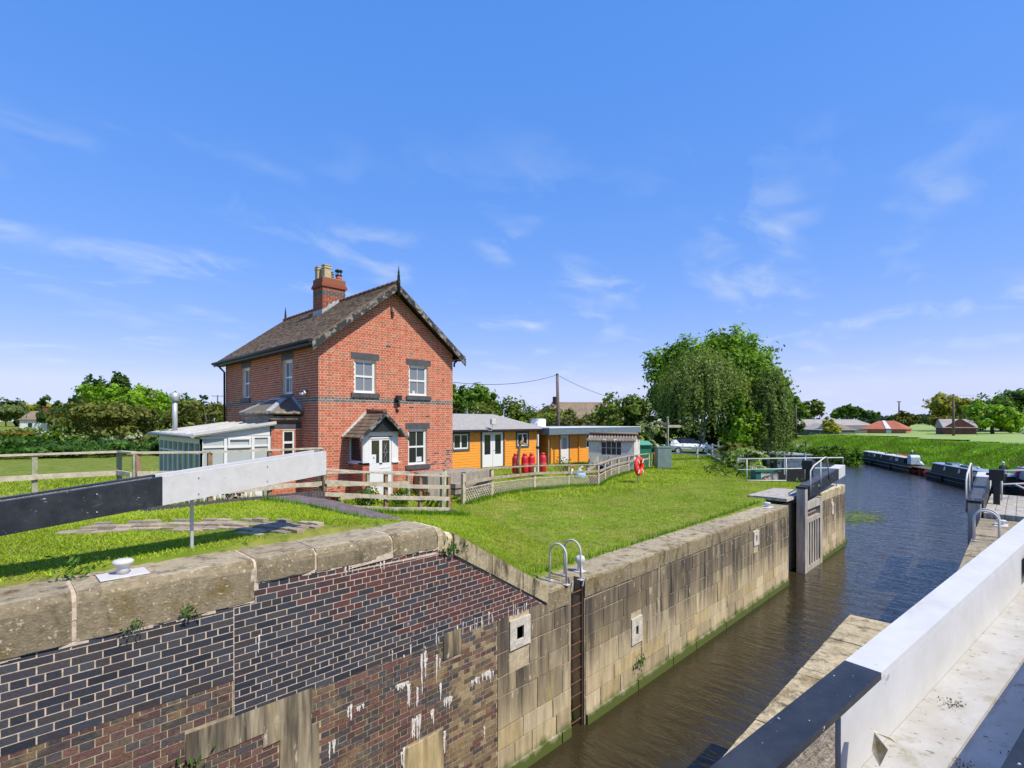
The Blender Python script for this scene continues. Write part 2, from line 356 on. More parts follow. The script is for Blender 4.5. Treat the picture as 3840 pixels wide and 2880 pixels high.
bn = nn(nt, 'ShaderNodeBump'); bn.inputs['Strength'].default_value = .75; bn.inputs['Distance'].default_value = .08
nt.links.new(ma.outputs[0], bn.inputs['Height']); nt.links.new(bn.outputs[0], b.inputs['Normal'])
n = nn(nt, 'ShaderNodeTexNoise'); n.inputs['Scale'].default_value = .25; nt.links.new(g.outputs['Position'], n.inputs['Vector'])
mx = nn(nt, 'ShaderNodeMix', data_type='RGBA'); mx.inputs[6].default_value = (.042, .031, .014, 1); mx.inputs[7].default_value = (.028, .025, .015, 1)
nt.links.new(n.outputs['Fac'], mx.inputs[0]); nt.links.new(mx.outputs[2], b.inputs['Base Color'])
w = MB(); w.add([(-45,-40,WATER),(190,-40,WATER),(190,110,WATER),(-45,110,WATER)], [(0,1,2,3)]); tag(w.build('water', wm), kind='structure')
# floating weed patch beyond the far gate
V = []; C = []
for i in range(420):
    a, r = rng.random()*6.28, abs(rng.gauss(0, .55)); x, y = 38.0+r*2.6*math.cos(a), 7.2+r*1.2*math.sin(a); s = rng.uniform(.06, .2); t = rng.random()*6.28
    for k in range(5): V.append((x+s*math.cos(t+k*1.257), y+s*math.sin(t+k*1.257), WATER+.008+i*1e-5))
    C.append(pick([(.16, .22, .05), (.22, .26, .07), (.12, .18, .05)]))
tag(npmesh('duckweed', np.array(V), 5, np.array(C), leaf, (38, 7.2, WATER)), 'pale green floating weed patch on the water past the far pier', 'water weed', kind='stuff')

# ------------------------------------------------------------------ lock wall, cottage side
WY = 6.1
lw = thing('lock_wall', (2, 6.4, 0), 'tall lock wall of dark blue brick and pale stone below the lawn', 'lock wall')
Fl = frame((0, WY, 0), (1, 0, 0))
mb = MB()
Fi = frame((0, WY+.62, 0), (1, 0, 0))
def body(poly, n0=0, n1=.612): mb.prism(Fi, poly, n0, n1)
body([(-4,-5.6),(7.8,-5.6),(7.8,-1.62),(7.0,-1.62),(4.75,-.3),(-4,-.3)]); body([(8.24,-5.6),(20.6,-5.6),(20.6,-1.64),(8.24,-1.64)])
body([(24.85,-5.6),(29.1,-5.6),(29.1,-1.64),(24.85,-1.64)]); body([(7.8,-5.6),(8.24,-5.6),(8.24,-1.7),(7.8,-1.7)], 0, .3); body([(20.6,-5.6),(24.85,-5.6),(24.85,-1.72),(20.6,-1.72)], -.1, .12)
mb.build('wall_core', M('stone_mortar', (.50,.42,.28), (.34,.28,.18), 5, rough=.95, bump=.3), lw)
# blue brick facing
blues = [(.045,.050,.066),(.036,.041,.054),(.060,.062,.074),(.052,.048,.060),(.030,.033,.043),(.058,.052,.055)]
purples = [(.085,.045,.047),(.11,.046,.043),(.075,.044,.050),(.045,.043,.053),(.095,.05,.048)]
reds = [(.155,.055,.042),(.125,.048,.043),(.085,.044,.046),(.042,.040,.05),(.105,.047,.044)]
def bcol(u, v):
    t = (u-2.6)/3.2+(v+1.0)*.55+rng.uniform(-.25, .25)
    return pick(blues if t < .35 else purples if t < .95 else reds, .22)
fm = MB(); fm.mi = 1
def slab(poly): fm.prism(Fl, poly, -.012, .010)
slab([(-4,-1.262),(1.9,-1.262),(1.9,-.25),(-4,-.25)]); slab([(1.9,-1.692),(6.96,-1.692),(4.93,-.45),(4.7,-.25),(1.9,-.25)])
fm.mi = 0
Fb = frame((0, WY-.010, 0), (1, 0, 0))
bricks(fm, Fb, [(-4,-1.262),(1.9,-1.262),(1.9,-.43),(-4,-.43)], [], bcol, bh=.0755, j=.0125, bond='garden', proud=.004)
bricks(fm, Fb, [(1.9,-1.692),(6.93,-1.692),(4.95,-.48),(4.7,-.40),(1.9,-.34)], [], bcol, bh=.0755, j=.0125, bond='garden', proud=.004)
bricks(fm, Fb, [(2.15,-.335),(4.68,-.365),(4.68,-.27),(2.15,-.24)], [], bcol, bw=.115, bh=.095, j=.012, bond='stretcher', proud=.004)
fm.build('blue_brick_facing', [bluebrick, mortar], lw)
# old brickwork below with stone blocks let in
olds = [(.115,.065,.058),(.085,.065,.063),(.14,.075,.058),(.068,.060,.062),(.16,.085,.058),(.115,.085,.062),(.125,.062,.055),(.075,.07,.068)]
def ocol(u, v):
    if u > 4.9 and rng.random() < .75: return pick([(.26,.19,.11),(.20,.145,.09),(.15,.10,.07),(.30,.23,.13)], .2)
    return pick(olds, .25)
ob = MB(); ob.mi = 1; ob.prism(Fl, [(-4,-4.6),(5.86,-4.6),(5.86,-1.70),(1.9,-1.70),(1.9,-1.268),(-4,-1.268)], -.01, .0015); ob.mi = 0
hol = [(1.44,-1.98,2.78,-1.66),(2.38,-2.9,2.86,-2.11),(2.2,-2.13,2.76,-1.9),(4.75,-1.99,5.1,-1.6),(4.07,-3.7,4.76,-3.0),(5.86,-5.6,8,-1.5)]
bricks(ob, Fl, [(-4,-4.6),(5.86,-4.6),(5.86,-1.7),(1.9,-1.7),(1.9,-1.27),(-4,-1.27)][:4]+[(-4,-1.7)], hol, ocol, bh=.078, j=.011, bond='english', proud=.006)
bricks(ob, Fl, [(-4,-1.70),(1.89,-1.70),(1.89,-1.272),(-4,-1.272)], hol, ocol, bh=.078, j=.011, bond='english', proud=.006)
ob.build('old_brickwork', [oldbrick, oldmortar], lw)
st = MB(); sp = [(.45,.365,.225),(.41,.33,.205),(.48,.395,.25),(.37,.30,.19),(.44,.345,.19),(.51,.42,.28)]
def scol(u, v):
    k = .72+.28*smooth(np.array((2.1-v)/1.1))*(.80+.34*rng.random()); c = pick(sp, .1); return tuple(x*float(k) for x in c)   # weathered upper courses are darker stone
for a, b_, c_, d_ in hol[:5]:
    st.prism(Fl, [(a, b_), (c_, b_+.02), (c_-.01, d_), (a+.01, d_)], -.03, .014+rng.random()*.01, pick([(.42,.35,.23),(.54,.42,.22)], .08))
C1 = [.37,.34,.53,.33,.39,.33,.40]
Flo = frame((0, WY, -4.22), (1, 0, 0))
_bl = blocks
def blocks(*a, **k): _bl(*a, **{**dict(j=.010, proud=.010), **k})
dr = [(6.14,1.93,6.64,2.42),(9.92,.85,10.36,1.42),(17.16,1.78,17.6,2.24)]
blocks(st, Flo, [(5.86,0),(7.79,0),(7.79,2.66),(7.1,2.66),(5.86,2.52)], C1, dr, scol, .35, .9)
blocks(st, Flo, [(8.25,0),(20.6,0),(20.6,2.66),(8.25,2.66)], C1, dr, scol, .5, 1.35)
blocks(st, Flo, [(24.86,0),(29.1,0),(29.1,2.66),(24.86,2.66)], C1, [(26.6,1.6,26.95,2.1)], scol, .35, .9)
Fe = frame((29.1, WY, -4.22), (0, 1, 0)); blocks(st, Fe, [(0,0),(.62,0),(.62,2.66),(0,2.66)], C1, [], scol, .3, .6)
for xx, U, dd in ((8.24, (0,1,0), 0), (20.6, (0,1,0), 0)):
    blocks(st, frame((xx if xx > 20 else 7.8, WY, -4.22), U), [(0,0),(.6 if xx > 20 else .3,0),(.6 if xx > 20 else .3,2.66),(0,2.66)], C1, [], scol, .3, .6)
st.add([(x, y, z) for x, y, z in ()], [])
# ledge of footing stones by the water
for x0, x1 in ((5.9,7.78),(8.26,20.55),(24.9,29.0)):
    x = x0
    while x < x1-.05:
        e = min(x1, x+rng.uniform(1.2, 2.2)); st.box((x+.01, WY-.05, -4.9), (e-.02, WY+.02, -4.20+rng.uniform(-.012,.012)), pick([(.40,.37,.28),(.34,.31,.23)])); x = e
st.build('stone_masonry', stone, lw)
for (a, b_, c_, d_), hole in zip(dr+[(26.6,1.6,26.95,2.1)], ((.17,.22),(.10,.20),(.10,.2),(.08,.2))):
    db = MB(); z0 = -4.22; uu, vv = (a+c_)/2, (b_+d_)/2; h = hole[0]/2; k = hole[1]/2
    for p in ((a, b_, c_, vv-k), (a, vv+k, c_, d_), (a, vv-k, uu-h, vv+k), (uu+h, vv-k, c_, vv+k)): db.fb(frame((0,WY,z0),(1,0,0)), p[0], p[2], p[1], p[3], -.02, .026)
    pc = db.build('drain_surround', M('pale_concrete', (.62,.58,.50), (.45,.40,.32), 7, rough=.9, bump=.4), lw)
    hb = MB(); hb.fb(frame((0,WY,z0),(1,0,0)), uu-h, uu+h, vv-k, vv+k, -.02, -.008); hb.build('drain_hole', blackm, pc)
# white lime runs down the old brick
def run1(mb, F, u, v1, v0, w, t0):
    n = 8; L = []; Rr = []; dx = rng.uniform(-.01,.01)
    for i in range(n+1):
        t = i/n; ww = w*(.9-.55*t)*rng.uniform(.55, 1.25); cx = u+dx*t+rng.uniform(-.004,.004)
        L.append((cx-ww/2, v1+(v0-v1)*t)); Rr.append((cx+ww/2, v1+(v0-v1)*t))
    L[-1] = Rr[-1] = (u+dx, v0)
    for i in range(n): mb.prism(F, [L[i+1], Rr[i+1], Rr[i], L[i]], .0, t0)
def run(mb, F, u, v1, v0, w):
    k = max(1, int(w/.022)); h = v1-v0
    for i in range(k):
        uu = u+rng.gauss(0, .30)*w if k > 1 else u; c = 1-min(1, abs(uu-u)/(w*.6+1e-6))
        run1(mb, F, uu, v1-rng.random()*h*.22*(1-c*.5), v0+h*(.55*rng.random()+.25*(1-c)) if i else v0, rng.uniform(.012, .034)+(.02*c if w > .05 else 0), .0118+.0008*rng.random())
lm = MB()
for u, a, b_, w_ in ((4.40,-1.74,-2.36,.10),(4.62,-1.86,-2.3,.10),(4.70,-2.3,-2.56,.06),(4.26,-2.6,-3.02,.17),(4.53,-2.62,-2.86,.10),(4.75,-3.02,-3.75,.12),(4.06,-2.96,-3.4,.14),(3.26,-2.05,-2.27,.06),(3.04,-2.4,-2.62,.08),
                     (5.40,-2.46,-2.62,.2),(5.62,-2.44,-2.6,.22),(5.74,-2.47,-2.66,.1),(5.57,-3.3,-3.5,.05),(4.15,-2.1,-2.45,.07),(4.28,-2.2,-2.5,.06),(3.4,-2.12,-2.2,.14),(4.05,-2.06,-2.16,.3),(4.85,-2.55,-2.75,.22),(2.2,-1.5,-1.62,.03)):
    run(lm, Fl, u, a, b_, w_)
Fb2 = frame((0, WY-.006, 0), (1, 0, 0))
for i in range(26): run(lm, Fb2, rng.uniform(3.6, 6.6), -1.69+rng.uniform(0,.2), -1.72, rng.uniform(.012,.045))
for u, a, b_ in ((2.16,-.83,-1.05),(3.2,-.28,-.42),(3.3,-.27,-.40),(3.25,-.3,-.37),(3.7,-.3,-.42),(3.75,-.3,-.45)): run(lm, Fb2, u, a, b_, .02)
lm.build('lime_streaks', lime, lw)
# coping: separate big stones with a rounded nose
def nose(mb, x0, x1, zt, dep, yb=6.8, r=.11, c=(.30,.24,.155), yf=6.068, wob=.010):
    prof = [(yb, zt-dep), (yf, zt-dep), (yf, zt-r)]+[(yf+r-r*math.cos(a), zt-r+r*math.sin(a)) for a in (.4,.8,1.2)]+[(yf+r, zt), (yb, zt)]
    k = len(prof); n = max(2, int((x1-x0)/.09)); o = []
    for i in range(n+1):
        e = .016 if i in (0, n) else 0
        for y, z in prof:
            f = y < yb-.01
            o.append((x0+(x1-x0)*i/n, y+(e*.5+rng.uniform(-wob, wob) if f else 0), z-(e*.4 if z > zt-.01 else 0)+rng.uniform(-wob, wob)*.6))
    fs = [(i*k+j, i*k+(j+1)%k, (i+1)*k+(j+1)%k, (i+1)*k+j) for i in range(n) for j in range(k)]+[list(range(k))[::-1], [n*k+j for j in range(k)]]
    mb.smooth = True
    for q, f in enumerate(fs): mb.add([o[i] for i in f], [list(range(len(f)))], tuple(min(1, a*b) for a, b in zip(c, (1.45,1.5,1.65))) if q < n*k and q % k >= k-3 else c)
    mb.smooth = False
NF = 6.072
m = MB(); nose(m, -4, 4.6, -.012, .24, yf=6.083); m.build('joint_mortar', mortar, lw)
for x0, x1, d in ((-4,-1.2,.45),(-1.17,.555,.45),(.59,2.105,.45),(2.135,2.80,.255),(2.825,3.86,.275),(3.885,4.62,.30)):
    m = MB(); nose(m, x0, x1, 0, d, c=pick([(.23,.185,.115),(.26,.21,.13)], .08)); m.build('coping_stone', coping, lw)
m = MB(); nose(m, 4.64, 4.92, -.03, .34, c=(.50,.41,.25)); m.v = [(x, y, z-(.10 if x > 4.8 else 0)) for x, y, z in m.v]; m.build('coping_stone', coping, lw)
for i, (a, b_) in enumerate(((4.93,5.70),(5.72,6.42),(6.44,7.09))):     # raking stones down the change of level
    m = MB(); z = lambda x: -.14-.59*(x-4.93); q = 7
    for k in range(q):
        u0, u1 = a+(b_-a)*k/q, a+(b_-a)*(k+1)/q
        m.prism(frame((0, 6.72, 0), (1,0,0)), [(u0, z(u0)-.31), (u1, z(u1)-.31), (u1, z(u1)), (u0, z(u0))], 0, .665+rng.uniform(-.006,.006), pick([(.40,.33,.205)], .05))
    m.build('raking_coping_stone', coping, lw)
x = 7.11
for e in (7.79,8.235,9.9,11.2,12.6,14.1,15.3,16.8,18.2,19.4,20.6):
    if e != 8.235:
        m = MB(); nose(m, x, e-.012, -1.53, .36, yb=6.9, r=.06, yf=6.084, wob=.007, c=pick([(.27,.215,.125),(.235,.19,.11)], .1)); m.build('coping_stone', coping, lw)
    else:
        m = MB(); m.box((7.8, 6.36, -1.85), (8.22, 6.9, -1.532), (.31,.26,.17)); m.build('coping_stone', coping, lw)
    x = e
x = 24.87
for e in (26.2,27.7,29.12):
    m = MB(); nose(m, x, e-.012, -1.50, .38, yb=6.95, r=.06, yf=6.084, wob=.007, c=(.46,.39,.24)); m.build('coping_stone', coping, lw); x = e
m = MB()                                                     # foot of the wing wall past the gate
for k in range(5): m.box((29.15+k*.1, 6.2+.25*k, -5), (30.0-.12*k+rng.random()*.1, 6.6+.3*k, -4.25+.33*k), pick([(.2,.16,.1),(.15,.12,.08)]))
m.build('footing_stones', stone, lw)
m = MB()                                                     # mortar bedding squeezed out under the coping
for x0, x1, z in ((-4,2.11,-.455),(2.14,2.8,-.262),(2.82,3.87,-.283),(3.88,4.66,-.308)):
    x = x0
    while x < x1-.02:
        e = min(x1, x+rng.uniform(.04,.13)); h = rng.uniform(.008,.032)*(1 if rng.random() < .8 else .2); m.prism(Fl, [(x,z-h),(e,z-h*rng.uniform(.6,1.3)),(e,z+.012),(x,z+.012)], 0, .013+rng.random()*.012); x = e
m.prism(Fl, [(3.25,-.33),(3.9,-.305),(3.86,-.22),(3.6,-.25)], 0, .03)
m.build('bedding_mortar', mortar, lw)
# turf bedding of small weeds on the wall
def sprig(name, x, y, z, s, label, dirv=(0,-1,.6), n=40):
    V = []; C = []
    for i in range(n):
        p = V3(x, y, z)+V3(rng.gauss(0, s), -abs(rng.gauss(0, s*.5)), rng.gauss(0, s*.8)+s*.4); d = V3(rng.gauss(0,1), rng.gauss(-.5,1), rng.gauss(.4,1)); d /= np.linalg.norm(d)
        e = np.cross(d, V3(rng.gauss(0,1), rng.gauss(0,1), rng.gauss(0,1))); e /= np.linalg.norm(e); l = s*rng.uniform(.3, .6)
        V += [p-d*l, p-e*l*.35, p+d*l, p+e*l*.35]; C.append(pick([(.06,.17,.02),(.10,.22,.03),(.05,.12,.02)]))
    tag(npmesh(name, np.array(V), 4, np.array(C), leaf, (x, y, z)), label, 'weed')
sprig('wall_weed', 4.86, 6.06, -.38, .085, 'green weed in the brick corner under the raking stones', n=60)
sprig('wall_weed', 1.0, 6.05, -.44, .05, 'small weed sprouting under the coping below the bollard')
sprig('wall_weed', 1.45, 6.05, -.43, .06, 'larger tuft of weed under the coping right of the bollard')
sprig('wall_weed', .62, 6.62, .06, .08, 'weed on top of the coping joint left of the bollard', n=70)
sprig('wall_weed', 10.15, 6.06, -3.8, .10, 'weed growing from the stone wall right of the ladder', n=50)
sprig('wall_weed', .35, 6.06, -2.3, .09, 'yellow-green weed low on the brickwork at the picture edge', n=40)
sprig('wall_weed', 1.44, 6.06, -2.05, .10, 'yellow-green weed at the corner of the let-in stone block', n=50)

# lower stretch of the near wall and the right bank
nw = thing('lock_wall', (6, 1.5, -1.6), 'near side lock wall with flat stone top beside the water', 'lock wall')
m = MB(); m.box((-4, .9, -5.6), (9.72, 1.955, -1.9), (.2,.17,.1)); m.box((9.74, .0, -5.6), (28.9, .93, -1.9), (.2,.17,.1)); m.build('wall_core', stone, nw)
for x0, x1 in ((.9,2.6),(2.62,4.18),(4.2,5.6),(5.62,7.2),(7.22,8.45),(8.48,9.72)):
    m = MB(); n = 8
    for k in range(n): m.box((x0+(x1-x0)*k/n, .9, -1.9), (x0+(x1-x0)*(k+1)/n, 1.972+rng.uniform(-.004,.004), -1.55+rng.uniform(-.003,.003)), pick([(.46,.37,.22),(.42,.34,.2)], .05))
    m.build('coping_stone', coping, nw)
m = MB(); m.box((-4,.6,-1.9),(.4,1.95,-.02),(.3,.25,.17)); m.build('coping_stone', coping, nw)
x = 9.76
for e in (12,14.2,15.9,17.4,18.9,20.4,22.3):
    m = MB(); m.box((x,-.25,-1.9),(e-.02,.955,-1.55+rng.uniform(-.008,.008)), pick([(.32,.26,.17),(.28,.23,.15)], .06)); m.build('coping_stone', coping, nw); x = e
m = MB(); m.box((25.6,-.25,-1.9),(28.9,.955,-1.55),(.32,.27,.18)); m.build('coping_stone', coping, nw)
# ------------------------------------------------------------------ balance beams of the upper gates (open steel troughs rising to the tail)
def balance_beam(P, e, n, s0, s1, top, slope, sc, wid, lip, fl, bot, label, ribs, tailslot, sm):
    """P origin xy, e along the beam, n across it (far side positive); top(s)=top+slope*s; sc = where black turns to white"""
    t = thing('balance_beam', (P[0], P[1], 0), label, 'lock beam', 'upper gate balance beams')
    pt = lambda s, k, z: (P[0]+e[0]*s+n[0]*k, P[1]+e[1]*s+n[1]*k, z)
    zt = lambda s, d=0: top+slope*s-d
    def bar(m, a, b, k0, k1, d0, d1, q=10):     # follows the slope
        for i in range(q):
            u, v = a+(b-a)*i/q, a+(b-a)*(i+1)/q; o = [pt(x, k, zt(x, d)) for x in (u, v) for k, d in ((k0,d1),(k1,d1),(k1,d0),(k0,d0))]
            fs = [(0,1,5,4),(1,2,6,5),(2,3,7,6),(3,0,4,7)]+([(3,2,1,0)] if i == 0 else [])+([(4,5,6,7)] if i == q-1 else [])
            m.add(o, fs)
    k2 = wid; li = lip
    wf = sc-sm                                   # white trough begins a little inside the black lip
    m = MB()
    for k0, k1 in ((0, li), (k2-li, k2)): bar(m, s0, sc, k0, k1, 0, .018)
    bar(m, s0, sc, 0, .012, .018, bot); bar(m, s0, sc, k2-.012, k2, .018, bot); bar(m, s0, sc, .012, k2-.012, bot-.02, bot)
    m.build('black_section', black, t)
    m = MB(); bar(m, s0, wf-.03, li-.02, li, .019, fl+.1); bar(m, s0, wf-.03, k2-li, k2-li+.02, .019, fl+.1); bar(m, s0, wf-.03, li, k2-li, fl+.06, fl+.1); m.build('ballast', M('ballast_concrete', (.40,.34,.27), (.28,.23,.17), 14, rough=.95, bump=.9, bsc=60), t)
    m = MB()
    for k0, k1 in ((0, li), (k2-li, k2)): bar(m, sc+.001, s1, k0, k1, 0, .018)
    bar(m, sc+.001, s1, 0, .012, .018, bot); bar(m, sc+.001, s1, k2-.012, k2, .018, bot)
    bar(m, wf, s1, li-.012, li, .019, fl+.02); bar(m, wf, s1, k2-li, k2-li+.012, .019, fl+.02)
    bar(m, s1-.012, s1, .012, k2-.012, .0, bot, 1); bar(m, sc+.001, s1-.012, .012, k2-.012, bot-.02, bot)
    wv = m.build('white_section', white, t)
    m = MB(); bar(m, wf, s1-.012, li+.001, k2/2-.008, fl, fl+.018); bar(m, wf, s1-.012, k2/2+.008, k2-li-.001, fl, fl+.018); bar(m, wf, s1-.012, k2/2-.008, k2/2+.008, fl+.008, fl+.018)
    m.build('trough_floor', dirtywhite, t)
    m = MB()
    for s in (s0+.7, s0+1.5, s0+2.4, sc+.35, sc+1.1):
        for d in (.07, bot-.06): m.tube([pt(s, -.012, zt(s, d)), pt(s, .002, zt(s, d))], .007, 7); m.tube([pt(s, k2-.002, zt(s, d)), pt(s, k2+.006, zt(s, d))], .007, 7)
    m.build('bolts', galv, t)
    if ribs:
        m = MB()
        for i in range(10): bar(m, s0+.05+i*.13, s0+.11+i*.13, li, k2-li, .012, .03, 1)
        m.build('tread_grating', galv, t)
    if tailslot:
        m = MB(); s = tailslot
        bar(m, s, s+.13, k2-li-.016, k2-li-.011, .045, .145, 1); m.build('hand_slot', blackm, t)
    return t, pt, zt
# near beam: n runs from .19 (near lip) to .64 (far lip)
n_ = V3(.177, .984); P0 = n_*.19
bb1, pt1, zt1 = balance_beam(P0, (.984,-.177), (.177,.984), -1.2, 3.6, .742, .087, 1.58, .45, .087, .19, .40, 'near white steel balance beam with black tail, dirt in its open trough', False, 3.06, .235)
bb2, pt2, zt2 = balance_beam((0, 6.65), (1,0.0), (0,1.0), -1.6, 3.22, .79, .108, 1.36, .42, .087, .16, .31, 'long balance beam across the lock, black with a white tail, above the grass', True, 2.75, .0)
m = MB(); m.beam((1.72, 6.98, -.1), (1.72, 6.98, .66), .032, .032); m.build('support_post', galv, bb2)
# scrap of dead leaf caught on the near beam
m = MB()
b0 = V3(*pt1(1.36, .30, zt1(1.36)-.03))
pts = [(0,0,0),(.02,-.045,-.01),(.075,-.06,-.05),(.06,-.02,-.035),(.07,.03,-.02),(.03,.03,.005)]
m.add([b0+V3(*p) for p in pts], [(0,1,3),(1,2,3),(0,3,5),(3,4,5)]); q = [(0,0,0),(-.05,-.05,-.02),(-.08,-.03,-.075),(-.045,.0,-.05)]
m.add([b0+V3(*p) for p in q], [(0,1,2,3)])
m.v = [tuple(b0+(V3(*p)-b0)*.62) for p in m.v]
tag(m.build('dead_leaf', M('dry_leaf', (.70,.66,.48), (.38,.25,.10), 30, rough=.8, trans=.2), org=b0), 'curled dry leaf caught under the black edge of the near beam', 'leaf')
# moss tufts in the trough
for i, (s, k) in enumerate(((1.75,.13),(2.05,.12),(1.62,.20),(1.42,.28),(2.6,.14),(1.9,.3))):
    V = []; C = []; c0 = V3(*pt1(s, k, zt1(s)-.19)); r = .012+.008*rng.random()
    for j in range(50):
        p = c0+V3(rng.gauss(0,r), rng.gauss(0,r), rng.random()*.008+.002); a = rng.random()*6.28; l = .005
        V += [p, p+V3(math.cos(a)*l, math.sin(a)*l, .003), p+V3(math.cos(a+.8)*l, math.sin(a+.8)*l, .006)]; C.append(pick([(.12,.11,.03),(.07,.06,.03),(.18,.15,.08)]))
    tag(npmesh('moss_tuft', np.array(V), 3, np.array(C), leaf, c0), 'tiny clump of moss and dirt in the trough of the near beam', 'moss', 'moss tufts in the beam trough')

# ------------------------------------------------------------------ bollards, ladders
def bollard(x, y, z, label, r=.10, h=.2, plate=(.24,.17), ball=False):
    t = thing('mooring_bollard', (x, y, z), label, 'bollard', 'white mooring bollards')
    m = MB()
    if ball: m.lathe((x,y,z), [(.075,0),(.055,.03),(.05,.14),(.085,.19),(.105,.25),(.085,.31),(.02,.335)], 18)
    else: m.lathe((x,y,z+.012), [(r*.72,0),(r*.66,.05),(r*.72,h*.5),(r*1.15,h*.72),(r*1.22,h*.86),(r*1.0,h*.97),(r*.5,h)], 24)
    m.build('post', white, t)
    m = MB(); m.box((x-plate[0], y-plate[1], z+.002), (x+plate[0], y+plate[1], z+.014)); m.build('base_plate', white, t, bev=.004)
    return t
bollard(.98, 6.43, .0, 'white mushroom bollard on a white plate near the dark balance beam', r=.076, h=.145, plate=(.20,.145))
bollard(8.55, 6.45, -1.53, 'white ball-topped bollard behind the ladder hoops', ball=True, plate=(.1,.1))
bollard(19.6, 6.5, -1.53, 'small white bollard on the far coping before the gate recess', r=.10, h=.17, plate=(.28,.16))
bollard(21.2, .45, -1.55, 'white bollard inside the far right ladder hoop', r=.1, h=.15, plate=(.3,.15))
def hoop(m, x, y0, y1, z, h, r=.019, axis='y'):
    P = lambda a, b: (x, a, b) if axis == 'y' else (a, x, b)
    R = (y1-y0)/2; c = (y0+y1)/2; pts = [P(y0, z), P(y0, z+h-R)]+[P(c-R*math.cos(a), z+h-R+R*math.sin(a)) for a in np.linspace(0, math.pi, 13)[1:-1]]+[P(y1, z+h-R), P(y1, z)]
    m.tube(pts, r, 10)
    for y in (y0, y1):
        a, b = P(y-.05, z)[:2], P(y+.05, z)[:2]; cx, cy = P(y, z)[:2]; m.box((cx-.05, cy-.05, z+.001), (cx+.05, cy+.05, z+.014))
ld = thing('lock_ladder', (8.0, 6.3, -1.53), 'rusty ladder set in a slot of the far wall with two white hoops', 'ladder')
for xx in (7.66, 8.10):
    m = MB(); hoop(m, xx, 6.10, 6.50, -1.53, .74); m.build('grab_hoop', white, ld)
m = MB()
for xx in (7.84, 8.2): m.beam((xx, 6.16, -4.9), (xx, 6.16, -1.6), .012, .05)
m.build('stile', rust, ld)
for k in range(12):
    m = MB(); z = -1.76-.25*k; m.tube([(7.84, 6.16, z), (8.2, 6.16, z)], .013, 6); m.build('rung', rust, ld)
m = MB()
for xx in (7.84, 8.2): m.beam((xx, 6.13, -1.68), (xx, 6.09, -1.50), .03, .02)
m.build('white_bracket', white, ld)
ld2 = thing('ladder_hoops', (18, .6, -1.55), 'pair of white ladder hoops standing on the near side far coping', 'ladder hoops')
for xx in (17.9, 18.3):
    m = MB(); hoop(m, xx, .42, .90, -1.55, .80, .024); m.build('grab_hoop', white, ld2)

